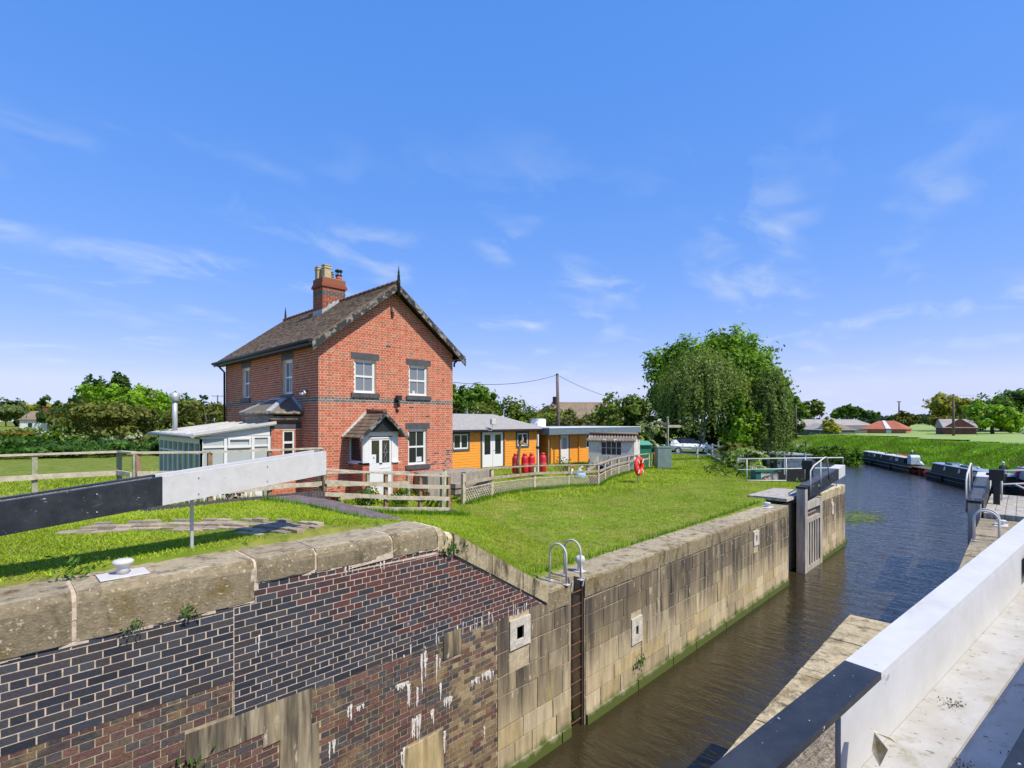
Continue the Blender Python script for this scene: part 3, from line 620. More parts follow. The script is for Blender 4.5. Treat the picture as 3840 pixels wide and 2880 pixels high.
# ------------------------------------------------------------------ lower gates
def lower_gate(side):
    s = side; t = thing('lock_gate', (23.5, 6.3 if s > 0 else .85, -1.5), 'open lower gate leaf of grey timber by the cottage bank, dark beam above' if s > 0 else 'open lower gate leaf at the right bank with a black post top', 'lock gate', 'lower lock gates')
    ya, yb = (6.02, 6.34) if s > 0 else (.95, 1.27); yo = ya if s > 0 else yb   # yo: chamber face
    yy = lambda d: (ya+d) if s > 0 else (yb-d)
    bx = lambda m, x0, x1, d0, d1, z0, z1: m.box((x0, min(yy(d0), yy(d1)), z0), (x1, max(yy(d0), yy(d1)), z1))
    m = MB(); bx(m, 22.4, 22.72, 0, .32, -5.4, -1.10); m.build('mitre_post', greywood, t, bev=.015)
    m = MB(); bx(m, 22.38, 22.74, -.02, .34, -1.098, -1.02); m.build('post_cap', blackm, t)
    m = MB(); bx(m, 24.5, 24.83, 0, .32, -5.4, -1.62); m.build('heel_post', greywood, t)
    for z0, z1 in ((-1.95,-1.66),(-2.48,-2.30),(-5.4,-4.2)):
        m = MB(); bx(m, 22.72, 24.5, .01, .30, z0, z1); m.build('rail', greywood, t)
    m = MB(); bx(m, 22.72, 24.5, .16, .28, -4.2, -1.95); m.build('planking', greywood, t)
    for i in range(5):
        m = MB(); bx(m, 22.80+i*.34, 22.96+i*.34, .02, .155, -4.2, -2.49); m.build('plank_rib', greywood, t)
    m = MB(); bx(m, 22.73, 24.45, .06, .10, -2.20, -2.15); m.build('chain_bar', rust, t)
    b = thing('balance_beam', (25.5, yy(.2), -1.1), 'dark balance beam with a white end on the far gate of the cottage side' if s > 0 else 'balance beam with a white end running off beside the right bank gate', 'lock beam', 'lower gate balance beams')
    dz = lambda x: -1.56+.085*(x-22.4)
    def rise(m, x0, x1, d0, d1, a, c):
        q = [(x, yy(d), dz(x)+h) for x in (x0, x1) for d, h in ((d0,a),(d1,a),(d1,c),(d0,c))]; m.add(q, [(3,2,1,0),(4,5,6,7),(0,1,5,4),(1,2,6,5),(2,3,7,6),(3,0,4,7)])
    m = MB(); rise(m, 22.75, 27.4, -.03, .37, .02, .5); m.build('black_section', black, b)
    m = MB(); rise(m, 27.401, 28.6, -.035, .375, .015, .505); m.build('white_end', white, b)
    m = MB(); rise(m, 22.9, 27.3, .03, .31, .5, .512); m.build('tread', slate, b)
    m = MB(); m.tube([(27.9, yy(.17), -1.52), (27.9, yy(.17), dz(27.9)+.05)], .03, 8); m.build('support_post', galv, b)
    h = thing('handrail', (24, yy(0), -1.1), 'white bent tube handrail above the far left gate beam' if s > 0 else 'white bent tube handrail on the right bank gate', 'handrail', 'gate handrails')
    z = lambda x: dz(x)+.4
    m = MB(); y = yy(-.06); m.tube([(22.85,y,dz(22.85)+.05),(22.85,y,-.42),(23.3,y,-.24),(25.0,y,.02),(25.25,y,.0),(25.7,y,z(25.7)-.1)], .027, 8); m.build('rail', white, h)
    m = MB(); m.tube([(24.3,y,z(24.3)-.3),(24.3,y,-.09)], .024, 8); m.build('upright', white, h)
    g = thing('paddle_gear', (25.1, yy(.5), -1.5), 'black paddle winding gear beside the cottage side gate beam' if s > 0 else 'black paddle winding gear post on the right bank platform', 'paddle gear', 'paddle gears')
    m = MB(); yc = yy(.62)
    m.box((25.05, yc-.09, -1.53), (25.23, yc+.09, -.55)); m.build('post', blackm, g, bev=.01)
    m = MB(); m.box((24.93, yc-.2, -.55), (25.35, yc+.2, -.16)); m.tube([(25.14, yc-.28, -.34),(25.14, yc+.28, -.34)], .05, 8); m.build('gear_box', blackm, g, bev=.03)
    return t
lower_gate(1); lower_gate(-1)
# timber platforms
def platform(name, corners, z, th, label, nb=7):
    A, B, Cc, Dd = [V3(*c) for c in corners]; m = MB()
    for i in range(nb):
        a, b = i/nb, (i+.95)/nb; q = [A+(Dd-A)*a, B+(Cc-B)*a, B+(Cc-B)*b, A+(Dd-A)*b]; dz = rng.uniform(-.006,.006)
        m.add([(*p, z-th) for p in q]+[(*p, z+dz) for p in q], [(3,2,1,0),(4,5,6,7),(0,1,5,4),(1,2,6,5),(2,3,7,6),(3,0,4,7)])
    tag(m.build(name, greywood, org=(*A, z)), label, 'platform')
platform('gate_platform', ((21.5,6.42),(24.7,6.42),(24.7,7.9),(21.5,7.9)), -1.42, .12, 'weathered board platform beside the far left gate', 6)
platform('gate_platform', ((22.5,-.6),(28.6,-.6),(28.6,.90),(22.5,.90)), -1.40, .16, 'weathered board platform under the right bank gate post', 6)
# white tube railing at the end of the left pier
r = thing('railing', (29, 8.7, -1.5), 'white tube railing with a braced end at the end of the lawn', 'railing')
def L3(a, b, t): return tuple(V3(*a)*(1-t)+V3(*b)*t)
a, b_ = (26.3,10.1), (32.5,6.9)
T = lambda t, z: (a[0]+(b_[0]-a[0])*t, a[1]+(b_[1]-a[1])*t, z)
m = MB(); m.tube([T(0,-.87),T(0,-.33),T(1,-.42),T(1,-.96)], .032, 8); m.build('top_rail', white, r)
m = MB(); m.tube([T(0,-.87),T(1,-.96)], .028, 8); m.build('mid_rail', white, r)
m = MB(); m.tube([T(.08,-1.42),T(.44,-1.52)], .028, 8); m.build('bottom_rail', white, r)
for q in (.08,.44,.62):
    m = MB(); m.tube([T(q,-1.62 if q < .6 else -1.5),T(q,-.36)], .03, 8); m.build('post', white, r)
r = thing('railing', (27, -.2, -1.5), 'white tube railing beyond the right bank paddle gear', 'railing')
for z in (-.3,-.8):
    m = MB(); m.tube([(26.5,.55,z),(29.2,-1.2,z),(33,-3.0,z)], .032, 8); m.build('rail', white, r)
for x, y in ((26.5,.55),(29.0,-1.1)):
    m = MB(); m.tube([(x,y,-1.5),(x,y,-.3)], .03, 8); m.build('post', white, r)
m = MB(); m.tube([(26.9,.2,-.8),(27.6,-.9,-1.45)], .03, 8); m.build('brace', white, r)

# ------------------------------------------------------------------ fences
TOPW = {}
def fence(name, pts, heights, label, rails=(.98,.62,.24), post=(.09,.09), rail=(.045,.10), pm=woodbrown, rm=woodpale, cap=True, base=None, side=-1, prail=.0, cat='fence'):
    z = [gz(x, y) if base is None else base[i] for i, (x, y) in enumerate(pts)]
    t = thing(name, (*pts[0], z[0]), label, cat)
    for i, (x, y) in enumerate(pts):
        m = MB(); m.box((x-post[0]/2, y-post[1]/2, z[i]-.25), (x+post[0]/2, y+post[1]/2, z[i]+heights)); m.build('post', pm, t, bev=.006)
    for i in range(len(pts)-1):
        (x0, y0), (x1, y1) = pts[i], pts[i+1]; d = V3(x1-x0, y1-y0); L = np.linalg.norm(d); nrm = V3(d[1], -d[0])/L*(post[1]/2+rail[0]/2+.002)*(1 if side < 0 else -1)
        for h in rails:
            m = MB(); j = [rng.uniform(-.012,.012) for _ in range(2)]
            m.beam((x0+nrm[0], y0+nrm[1], z[i]+h+j[0]), (x1+nrm[0], y1+nrm[1], z[i+1]+h+j[1]), rail[0], rail[1]); m.build('rail', rm, t)
        if cap:
            m = MB(); m.beam((x0, y0, z[i]+heights+.022), (x1, y1, z[i+1]+heights+.022), post[0]+.05, .04); m.build('cap_rail', rm, t)
    return t, z
# left: high fence on the brick wall top
fence('rail_fence', [(-4.5,14.1),(-2.6,14.05),(-.9,14.0),(.71,13.97),(2.06,13.95),(2.22,13.24)], 1.08, 'pale post and rail fence running off left behind the dark beam', base=[-.22]*6, pm=woodgreen, rails=(.66,.22))
fence('rail_fence', [(2.27,13.2),(3.48,12.72),(4.72,12.64),(5.96,12.57)], 1.08, 'post and rail fence with brown posts behind the white tail of the beam', base=[-.22,-.24,-.24,-.24], rails=(.66,.22))
fence('rail_fence', [(5.98,12.45),(7.45,12.0),(8.3,11.65),(9.04,11.35)], .98, 'four rail fence with brown posts standing on the low brick wall', base=[-.66,-.84,-.92,-.98], rails=(.70,.38,.08))
fence('rail_fence', [(5.0,13.7),(6.4,13.6),(7.7,13.35),(8.9,13.1)], .92, 'second grey-green fence close in front of the cottage', base=[-.72,-.80,-.86,-.92], rails=(.62,.25), pm=woodgreen, rm=woodpale)
gt = thing('field_gate', (9.3, 11.9, -1.0), 'small pale wooden gate with a diagonal brace by the brick wall end', 'gate')
for (x,y) in ((9.25,11.9),(10.2,12.95)):
    m = MB(); m.box((x-.05,y-.05,-1.3),(x+.05,y+.05,.02)); m.build('post', woodgreen, gt)
for h in (.15,.45,.75,.98):
    m = MB(); m.beam((9.30,11.95,-1.03+h),(10.15,12.9,-1.03+h),.04,.09); m.build('bar', woodpale, gt)
m = MB(); m.beam((9.3,11.9,-.9),(10.12,12.82,-.05),.03,.08); m.build('brace', woodpale, gt)
# lattice fence round the garden
lp = [(10.5,12.45),(12.27,13.05),(15.95,14.4),(18.8,14.85),(20.2,14.2),(22.2,15.2),(24.1,16.1),(25.3,16.4),(27,16.8),(30.6,17.5)]
lt, lz = fence('lattice_fence', lp, .96, 'grey rail fence with diamond lattice along the cottage lawn', rails=(.66,), pm=woodpale, rm=wood, post=(.11,.11))
for i in range(8):
    (x0,y0),(x1,y1) = lp[i], lp[i+1]; A = V3(x0,y0,lz[i]); B = V3(x1,y1,lz[i+1]); L = np.linalg.norm(B-A); d = (B-A)/L; F = (A, d, UP, np.cross(d, UP)/np.linalg.norm(np.cross(d, UP)))
    m = MB(); H = .46; k = -H
    while k < L:
        for sg in (0, 1):
            p = clip([(k, 0), (k+.036, 0), (k+H+.036, H), (k+H, H)] if not sg else [(k+H, 0), (k+H+.036, 0), (k+.036, H), (k, H)], [(0,0),(L,0),(L,H),(0,H)])
            if len(p) > 2: m.prism(F, [(u, v+.02) for u, v in p], .02+.014*sg, .032+.014*sg)
        k += .15
    m.prism(F, [(0,.46),(L,.46),(L,.49),(0,.49)], .015, .05)
    m.build('lattice_panel', woodpale, lt)
# picket fence behind left
pf = thing('picket_fence', (0, 15.6, -.8), 'low picket fence of pointed pales behind the rail fence', 'fence')
x = -6.0
while x < 5.2:
    m = MB(); h = .62+rng.uniform(-.05,.05); y = 14.9+.04*x; z = -.74
    m.prism(frame((x, y, z), (1,.0,0)), [(0,0),(.07,0),(.07,h-.05),(.035,h),(0,h-.05)], 0, .02); m.build('pale', woodpale, pf); x += .13
for h in (.15,.45):
    m = MB(); m.beam((-6,14.68,-.74+h),(5.2,15.13,-.74+h),.03,.06); m.build('rail', wood, pf)

# ------------------------------------------------------------------ brick retaining wall and ramp path in front of the cottage
rw = thing('garden_wall', (6, 12.5, -.6), 'low blue and brown brick garden wall stepping down under the fence', 'wall')
m = MB()
g1 = [(.055,.055,.065),(.07,.065,.07),(.10,.07,.065)]; g2 = [(.18,.075,.045),(.14,.06,.045),(.06,.055,.065),(.075,.06,.06)]
def seg(p0, p1, zb, zt, th=.23):
    d = V3(p1[0]-p0[0], p1[1]-p0[1], 0); L = np.linalg.norm(d); F = frame((*p0, 0), d)
    m.prism(F, [(0,zb),(L,zb),(L,zt-.01),(0,zt-.01)], -th, -.008, (.45,.38,.28))
    bricks(m, F, [(0,zb),(L,zb),(L,zt-.115),(0,zt-.115)], [], lambda u, v: pick(g2), bond='stretcher', j=.012)
    bricks(m, F, [(0,zt-.11),(L,zt-.11),(L,zt),(0,zt)], [], lambda u, v: pick(g1), bw=.075, bh=.11, j=.012, bond='none')
    Fe = frame((*p1, 0), np.cross(UP, d)); bricks(m, Fe, [(0,zb),(th,zb),(th,zt),(0,zt)], [], lambda u, v: pick(g2), bond='stretcher')
    F2 = (F[0]+UP*zt, F[1], -F[3], UP); bricks(m, F2, [(0,0),(L,0),(L,th),(0,th)], [], lambda u, v: pick(g1), bw=.075, bh=th, j=.01, bond='none')
seg((2.2,12.35),(6.0,12.38),-.9,-.20); seg((6.02,12.22),(9.12,11.12),-1.5,-.92)
m.build('brickwork', brick, rw)
m = MB(); e0 = [(4.55,12.25),(5.1,11.2),(5.65,10.1),(6.25,9.1)]; zz = [-.205,-.30,-.52,-.76]; wv = V3(.62,.26)
for i in range(3):
    a, b_ = e0[i], e0[i+1]; q = [(*a,zz[i]),(*b_,zz[i+1]),(b_[0]+wv[0],b_[1]+wv[1],zz[i+1]),(a[0]+wv[0],a[1]+wv[1],zz[i])]
    m.add([(x,y,z-.4) for x,y,z in q]+q, [(3,2,1,0),(4,5,6,7),(0,1,5,4),(1,2,6,5),(2,3,7,6),(3,0,4,7)])
tag(m.build('path', M('purple_paving', (.16,.125,.135), (.11,.085,.09), 6, rough=.9, bump=.3, amp=.2)), kind='structure')
# brick foot treads for pushing the beam
pv = MB(); pcs = [(.36,.285,.20),(.31,.245,.175),(.40,.325,.23),(.27,.225,.17)]
def zg(x, y): return gz(x, y)
for (cx, cy, r0, r1, a0, a1) in ((-1.2,6.2,3.8,4.75,.12,1.02),):
    r = r0; row = 0
    while r < r1:
        w = .225/r; a = a0+(row % 2)*w/2
        while a < a1:
            if rng.random() < (.78 if r0+.2 < r < r1-.25 else .4):
                q = [(cx+rr_*math.cos(t), cy+rr_*math.sin(t)) for rr_, t in ((r,a),(r,a+w*.95),(r+.105,a+w*.95),(r+.105,a))]
                zz_ = zg(*q[0])+.016+(.03 if row % 4 == 3 else 0)+rng.uniform(-.006,.006); pv.add([(x,y,zz_-.1) for x,y in q]+[(x,y,zz_) for x,y in q], [(4,7,6,5),(0,4,5,1),(1,5,6,2),(2,6,7,3),(3,7,4,0)], pick(pcs))
            a += w
        r += .112; row += 1
tag(pv.build('pavement', M('tread_brick', attr=True, sc=7, amp=.3, rough=.95, bump=.4, specks=[((.16,.18,.04), 5, .6, .72)])), kind='structure')
# ------------------------------------------------------------------ cottage
HX0, HX1, HY0, HY1, HG, HE = 7.01, 12.12, 14.98, 23.45, -.95, 3.98
RX = (HX0+HX1)/2; RZ = 6.08; PIT = (RZ-3.90)/(RX-6.70)
house = thing('brick_cottage', (HX0, HY0, HG), 'two storey red brick cottage with a tall chimney and white windows', 'house')
hb = [(.46,.115,.062),(.50,.135,.072),(.43,.105,.056),(.53,.155,.085),(.47,.12,.066)]; hh = [(.39,.15,.088),(.44,.135,.075),(.35,.145,.09),(.46,.185,.11)]
band = [(.13,.14,.14),(.16,.165,.155),(.10,.11,.12)]
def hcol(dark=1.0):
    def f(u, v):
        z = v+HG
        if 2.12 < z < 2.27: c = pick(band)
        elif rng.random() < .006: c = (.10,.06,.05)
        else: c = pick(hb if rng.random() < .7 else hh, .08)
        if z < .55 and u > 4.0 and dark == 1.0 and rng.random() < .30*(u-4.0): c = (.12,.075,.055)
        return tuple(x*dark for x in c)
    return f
mc = (.80,.56,.40)
def wlist(F, rows): return [tuple(r) for r in rows]
fw = [(8.17,2.44,8.93,3.51),(10.21,2.42,11.0,3.48),(10.18,.03,10.96,1.28)]
sw = [(20.70,2.40,21.48,3.57),(16.86,2.42,17.63,3.56)]           # y ranges on the side wall
FF = frame((HX0, HY0, HG), (1,0,0)); FS = frame((HX0, HY1, HG), (0,-1,0)); W, D_ = HX1-HX0, HY1-HY0
fh = [(a-HX0, b-HG, c-HX0, d-HG) for a, b, c, d in fw]; sh_ = [(HY1-c, b-HG, HY1-a, d-HG) for a, b, c, d in sw]
m = MB(); holed(m, FF, W, HE-HG, fh, .16, mc); O = FF[0]
m.add([O+UP*(HE-HG), O+FF[1]*W+UP*(HE-HG), O+FF[1]*W/2+UP*(RZ-.2-HG)], [(0,1,2)], mc)
holed(m, FS, D_, HE-HG, sh_, .16, mc)
m.box((HX1-.02, HY0+.01, HG), (HX1, HY1, HE), (.35,.2,.13)); m.add([(HX0,HY1,HG),(HX1,HY1,HG),(HX1,HY1,HE),(RX,HY1,RZ-.2),(HX0,HY1,HE)], [(4,3,2,1,0)], mc)
bh_ = .077
bricks(m, FF, [(0,0),(W,0),(W,HE-HG),(W/2,RZ-.22-HG),(0,HE-HG)], [h for h in fh]+[(1.0,0,2.24,2.05)], hcol(), bh=bh_, j=.0135)
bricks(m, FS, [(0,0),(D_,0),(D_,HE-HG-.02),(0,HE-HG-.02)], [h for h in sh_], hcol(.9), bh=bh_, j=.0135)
m.build('wall', brick, house)
def window(parent, F, u0, v0, u1, v1, gl=glass, bars='cross', rec=.07, sill=slate, lint=slate, lh=.2, ov=.12, fw_=.06, fm_=upvc, sillh=.14, proud=.03):
    m = MB(); A = lambda *a: m.fb(F, *a)
    A(u0, u1, v0, v0+fw_+.02, -rec-.06, -rec); A(u0, u1, v1-fw_, v1, -rec-.06, -rec); A(u0, u0+fw_, v0+fw_+.02, v1-fw_, -rec-.06, -rec); A(u1-fw_, u1, v0+fw_+.02, v1-fw_, -rec-.06, -rec)
    cu, cv = (u0+u1)/2, (v0+v1)/2; b = .018
    if bars == 'cross':
        A(u0+fw_, u1-fw_, cv-.03, cv+.03, -rec-.05, -rec-.008); A(cu-b/2, cu+b/2, v0+fw_, cv-.03, -rec-.05, -rec-.015); A(cu-b/2, cu+b/2, cv+.03, v1-fw_, -rec-.05, -rec-.015)
        A(u0+fw_, u0+fw_+.03, v0+fw_+.02, v1-fw_, -rec-.055, -rec-.012); A(u1-fw_-.03, u1-fw_, v0+fw_+.02, v1-fw_, -rec-.055, -rec-.012); A(u0+fw_, u1-fw_, v1-fw_-.035, v1-fw_, -rec-.055, -rec-.012)
    elif bars == 'mid': A(cu-.05, cu+.05, v0+fw_, v1-fw_, -rec-.05, -rec-.004)
    elif bars == 'top': A(u0+fw_, u1-fw_, v1-.36*(v1-v0), v1-.36*(v1-v0)+.06, -rec-.05, -rec-.004)
    w = m.build('window', fm_, parent)
    m = MB(); m.fb(F, u0+fw_*.6, u1-fw_*.6, v0+fw_*.6, v1-fw_*.6, -rec-.045, -rec-.035); m.build('pane', gl, w)
    if sill: m = MB(); m.fb(F, u0-ov, u1+ov, v0-sillh, v0-.002, -.1, .055); m.build('sill', sill, w)
    if lint: m = MB(); m.fb(F, u0-ov, u1+ov, v1+.002, v1+lh, -.1, .012); m.build('lintel', lint, w)
    return w
for h, g in zip(fh, (glassc, glassc, glass)): window(house, FF, *h, gl=g)
for h in sh_: window(house, FS, *h, gl=glassc, lh=.22, ov=.1)
# stickers in the windows
m = MB(); m.fb(FF, 10.56-HX0, 10.80-HX0, .13-HG, .30-HG, -.104, -.098); m.build('window_sticker', M('sticker', (.55,.60,.63), amp=.1), house)
m = MB(); m.fb(FF, 10.42-HX0, 10.52-HX0, 2.5-HG, 2.6-HG, -.104, -.098); m.build('window_sticker', MATS['sticker'], house)
# roof with individual tiles
OV = .30; YR0, YR1 = HY0-OV, HY1+OV+.1
def tiled(parent, name, O, U, S, L, H, tw=.17, th=.105, pal=((.175,.118,.078),(.205,.14,.092),(.145,.10,.072),(.25,.185,.12)), lift=.014, under=None, reg=None):
    """plain tiles laid on a slope: O eaves corner, U along the eaves, S up the slope"""
    F = frame(O, U, S); m = MB(); m.prism(F, reg or [(0,0),(L,0),(L,H),(0,H)], -.07, -.002, pal[0]); v = -.04; r = 0
    while v < H-.02:
        u = -(r % 2)*tw/2
        while u < L:
            p = clip([(max(u,0)+.003, v), (min(u+tw, L)-.003, v), (min(u+tw, L)-.003, min(v+th, H)), (max(u,0)+.003, min(v+th, H))], reg or [(0,-.1),(L,-.1),(L,H),(0,H)])
            if len(p) > 2:
                j = lift*rng.uniform(.7, 1.4); k = len(p); O_, U_, W_, N_ = F
                top = [O_+U_*a+W_*b+N_*(j if b < v+th*.5 else .001) for a, b in p]; bot = [O_+U_*a+W_*b-N_*.004 for a, b in p]
                m.add(top+bot, [list(range(k))]+[((i+1) % k, i, k+i, k+(i+1) % k) for i in range(k)], pick(pal, .12))
            u += tw
        v += th; r += 1
    return m.build(name, tile, parent)
sl = V3(1, 0, PIT); SLn = math.hypot(RX-6.70, RZ-3.90)
roof = tiled(house, 'roof', (6.70, YR1, 3.93), (0,-1,0), sl, YR1-YR0, SLn)
tiled(house, 'roof', (HX1+HX0-6.70, YR0, 3.93), (0,1,0), (-1,0,PIT), YR1-YR0, SLn)
m = MB(); y = YR0
while y < YR1-.05:
    m.tube([(RX, y, RZ+.03), (RX, min(y+.29, YR1), RZ+.035)], .085, 8, pick([(.17,.08,.055),(.14,.075,.055)])); y += .3
m.build('ridge_tiles', tile, house)
# bargeboards on the gable
for sgn in (-1, 1):
    m = MB(); q = 14; x0, x1 = RX, RX+sgn*2.9; zf = lambda x: RZ-.02-PIT*abs(x-RX)
    for i in range(q):
        a, b = x0+(x1-x0)*i/q, x0+(x1-x0)*(i+1)/q; w_ = lambda x: .21+(.07*max(0, (abs(x-RX)-2.2)/.7))
        m.add([(x, y, z) for y in (YR0-.05, YR0) for x, z in ((a, zf(a)-w_(a)), (b, zf(b)-w_(b)), (b, zf(b)+.0), (a, zf(a)+.0))], [(0,1,2,3),(7,6,5,4),(0,4,5,1),(3,2,6,7),(1,5,6,2),(4,0,3,7)])
    m.build('bargeboard', barge, house)
m = MB(); m.prism(frame((0,YR0,0),(1,0,0)), [(6.72,3.70),(7.01,3.70),(9.3,5.42),(RX,5.6),(RX,RZ-.1),(6.72,3.90)], -.3, -.02); m.prism(frame((0,YR0,0),(1,0,0)), [(12.41,3.70),(12.41,3.90),(RX,RZ-.1),(RX,5.6),(9.8,5.42),(12.12,3.70)], -.3, -.02)
# soffit boards (thin, following the rafters)
m = MB()
for sgn in (-1, 1):
    xe = RX+sgn*2.86; m.add([(RX,YR0,RZ-.14),(xe,YR0,RZ-.14-PIT*2.86),(xe,HY0+.01,RZ-.14-PIT*2.86),(RX,HY0+.01,RZ-.14)], [(0,1,2,3)])
for xx in (6.72, 12.13): m.box((xx, YR0, 3.80), (xx+.29, YR1, 3.83))
m.build('soffit', blackm, house)
for xx, xf_ in ((6.63, 6.66), (12.45, 12.40)):
    m = MB(); m.tube([(xx, YR0+.02, 3.90), (xx, YR1, 3.90)], .055, 8); m.box((xf_, YR0, 3.78), (xf_+.045, YR1, 3.93)); m.build('gutter', blackm, house)
m = MB(); m.tube([(6.65,23.3,3.85),(6.75,23.3,3.72),(6.93,23.36,3.55),(6.95,23.38,HG)], .04, 8); m.build('drainpipe', blackm, house)
m = MB(); m.tube([(12.40,HY0+.05,3.86),(12.38,HY0+.05,3.80),(12.2,HY0+.0,3.68),(12.17,HY0-.03,3.55)], .035, 8); m.build('drainpipe', blackm, house)
def finial(x, y, z, h, low):
    m = MB(); m.lathe((x,y,z), [(.05,-low),(.05,-.02),(.065,0),(.05,.05),(.055,.1),(.04,h*.35),(.05,h*.4),(.03,h*.55),(.036,h*.6),(.006,h)], 10); m.build('finial', blackm, house)
finial(RX, YR0-.06, RZ-.02, .58, .42); finial(RX, YR1-.1, RZ, .62, .05)
# chimney
ch = MB(); cx0, cx1, cy0, cy1 = 8.84, 9.76, 18.56, 19.36; zc0, zc1 = 5.2, 6.9
ch.box((cx0+.006,cy0+.006,zc0),(cx1-.006,cy1-.006,zc1), mc)
ccol = lambda u, v: pick([(.09,.10,.10)] if 6.27 < v+zc0 < 6.43 else [(.28,.085,.045),(.33,.10,.05),(.24,.08,.05)], .15)
for F, L in ((frame((cx0,cy0,zc0),(1,0,0)), cx1-cx0), (frame((cx0,cy1,zc0),(0,-1,0)), cy1-cy0)):
    bricks(ch, F, [(0,0),(L,0),(L,1.4),(0,1.4)], [], ccol, j=.012, proud=.004, bond='stretcher')
for e, a, b, c in ((.05,6.58,6.66,(.24,.07,.04)),(.03,6.66,6.72,(.28,.08,.045)),(.0,6.72,6.92,(.27,.09,.05)),(-.05,6.92,6.96,(.3,.27,.2))):
    ch.box((cx0-e,cy0-e,a),(cx1+e,cy1+e,b), c)
chim = ch.build('chimney', brick, house)
m = MB(); m.prism(frame((0,cy0-.008,0),(1,0,0)), [(8.80,5.40),(9.56,5.98),(9.56,6.16),(9.44,6.16),(9.36,6.08),(9.26,6.08),(9.18,5.96),(9.08,5.96),(9.0,5.82),(8.82,5.70)], 0, .008); m.box((cx0-.012,cy0,5.42),(cx0-.002,cy1,5.72)); m.build('flashing', lead, chim)
pale = M('buff_clay', (.52,.43,.26), (.38,.31,.19), 9, rough=.85, amp=.15)
def pot(x, y, h, r, mt, sq=True):
    m = MB(); z = 6.95
    if sq: m.box((x-r,y-r,z),(x+r,y+r,z+h*.72)); m.box((x-r*1.18,y-r*1.18,z+h*.72),(x+r*1.18,y+r*1.18,z+h*.80)); m.box((x-r*.95,y-r*.95,z+h*.80),(x+r*.95,y+r*.95,z+h*.92)); m.box((x-r*1.1,y-r*1.1,z+h*.92),(x+r*1.1,y+r*1.1,z+h))
    else: m.lathe((x,y,z), [(r,0),(r*.95,h),(r*.7,h)], 14)
    return m.build('chimney_pot', mt, chim)
pot(9.10,18.80,.50,.125,pale); pot(8.98,19.15,.47,.11,pale); pot(9.38,19.1,.36,.105,M('mossy_clay', (.30,.24,.13), (.18,.16,.08), 9, rough=.9))
pot(9.60,18.80,.18,.115,M('red_clay', (.45,.12,.05), rough=.8),False)
m = MB(); m.lathe((9.60,18.80,7.13), [(.13,0),(.13,.03),(.05,.03)], 14); m.lathe((9.60,18.80,7.30), [(.15,0),(.13,.06),(.03,.09)], 14)
for k in range(5): m.tube([(9.60+.1*math.cos(k*1.257),18.80+.1*math.sin(k*1.257),7.14),(9.60+.1*math.cos(k*1.257),18.80+.1*math.sin(k*1.257),7.31)], .012, 5)
m.build('chimney_cowl', blackm, chim)
# lamp, camera, meter bracket
m = MB(); m.box((9.63,HY0-.20,2.24),(9.80,HY0-.06,2.40)); m.box((9.67,HY0-.06,2.2),(9.75,HY0,2.3)); m.tube([(9.71,HY0-.1,2.22),(9.73,HY0-.12,2.02)], .045, 8); m.box((9.70,HY0-.05,1.86),(9.78,HY0,1.93)); m.build('wall_lamp', blackm, house)
m = MB(); m.box((9.50,HY0-.05,5.0),(9.58,HY0,5.18)); m.build('vent', blackm, house)
m = MB(); m.tube([(6.98,15.75,2.52),(6.85,15.8,2.50)], .012, 6); m.box((6.80,15.68,2.36),(6.92,15.86,2.42)); m.tube([(6.9,15.75,2.5),(6.88,15.6,2.38)], .03, 6); m.build('security_light', upvcshade, house)
# ---- porch
po = MB(); px0, px1, py0 = 8.0, 9.25, 14.16
Fp = frame((px0, HY0, HG), (0,-1,0)); pd = HY0-py0
po.box((px0+.006,py0+.006,HG),(px0+.2,HY0,.24),mc); po.box((px1-.2,py0+.006,HG),(px1-.006,HY0,.24),mc)
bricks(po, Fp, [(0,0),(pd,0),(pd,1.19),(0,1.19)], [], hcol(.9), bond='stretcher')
Fq_ = frame((px0, py0, HG), (1,0,0)); bricks(po, Fq_, [(0,0),(1.25,0),(1.25,1.19),(0,1.19)], [(.22,0,1.03,1.2)], hcol(), bond='stretcher')
porch = po.build('porch', brick, house)
m = MB(); m.fb(Fp, -.02, pd+.05, 1.19, 1.225, -.2, .05); m.fb(Fq_, -.05, .24, 1.19, 1.225, -.2, .05); m.fb(Fq_, 1.01, 1.3, 1.19, 1.225, -.2, .05); m.build('porch_sill', upvc, porch)
m = MB(); A = lambda *a: m.fb(Fp, *a)
A(0,.06,1.226,2.02,-.07,-.005); A(pd-.07,pd-.0,1.226,2.02,-.07,-.005); A(.06,pd-.07,1.226,1.28,-.06,-.01); A(.06,pd-.07,1.97,2.02,-.06,-.01); m.build('side_window_frame', upvcshade, porch)
m = MB(); m.fb(Fp, .05,pd-.06,1.27,1.98,-.045,-.035); m.build('side_pane', M('mirror_glass', (.03,.03,.032), rough=.02, spec=1.0, amp=0), porch)
m = MB(); A = lambda *a: m.fb(Fq_, *a)
A(.002,.20,1.226,2.03,-.06,-.004); A(1.05,1.248,1.226,2.03,-.06,-.004)      # white side panels
A(.20,.245,0,2.0,-.08,.0); A(1.005,1.05,0,2.0,-.08,.0); A(.0,1.25,2.032,2.17,-.06,.0); A(.245,1.005,1.955,2.0,-.08,.0)
m.build('door_surround', upvc, porch)
m = MB(); A(.25,1.0,.02,1.15,-.05,-.02); A(.25,.31,1.15,1.95,-.05,-.02); A(.94,1.0,1.15,1.95,-.05,-.02); A(.575,.675,1.15,1.95,-.05,-.02); A(.31,.575,1.90,1.95,-.05,-.02); A(.675,.94,1.90,1.95,-.05,-.02)
A(.31,.94,1.15,1.20,-.05,-.02); A(.60,.95,1.04,1.055,-.02,-.008); m.build('door', upvc, porch)
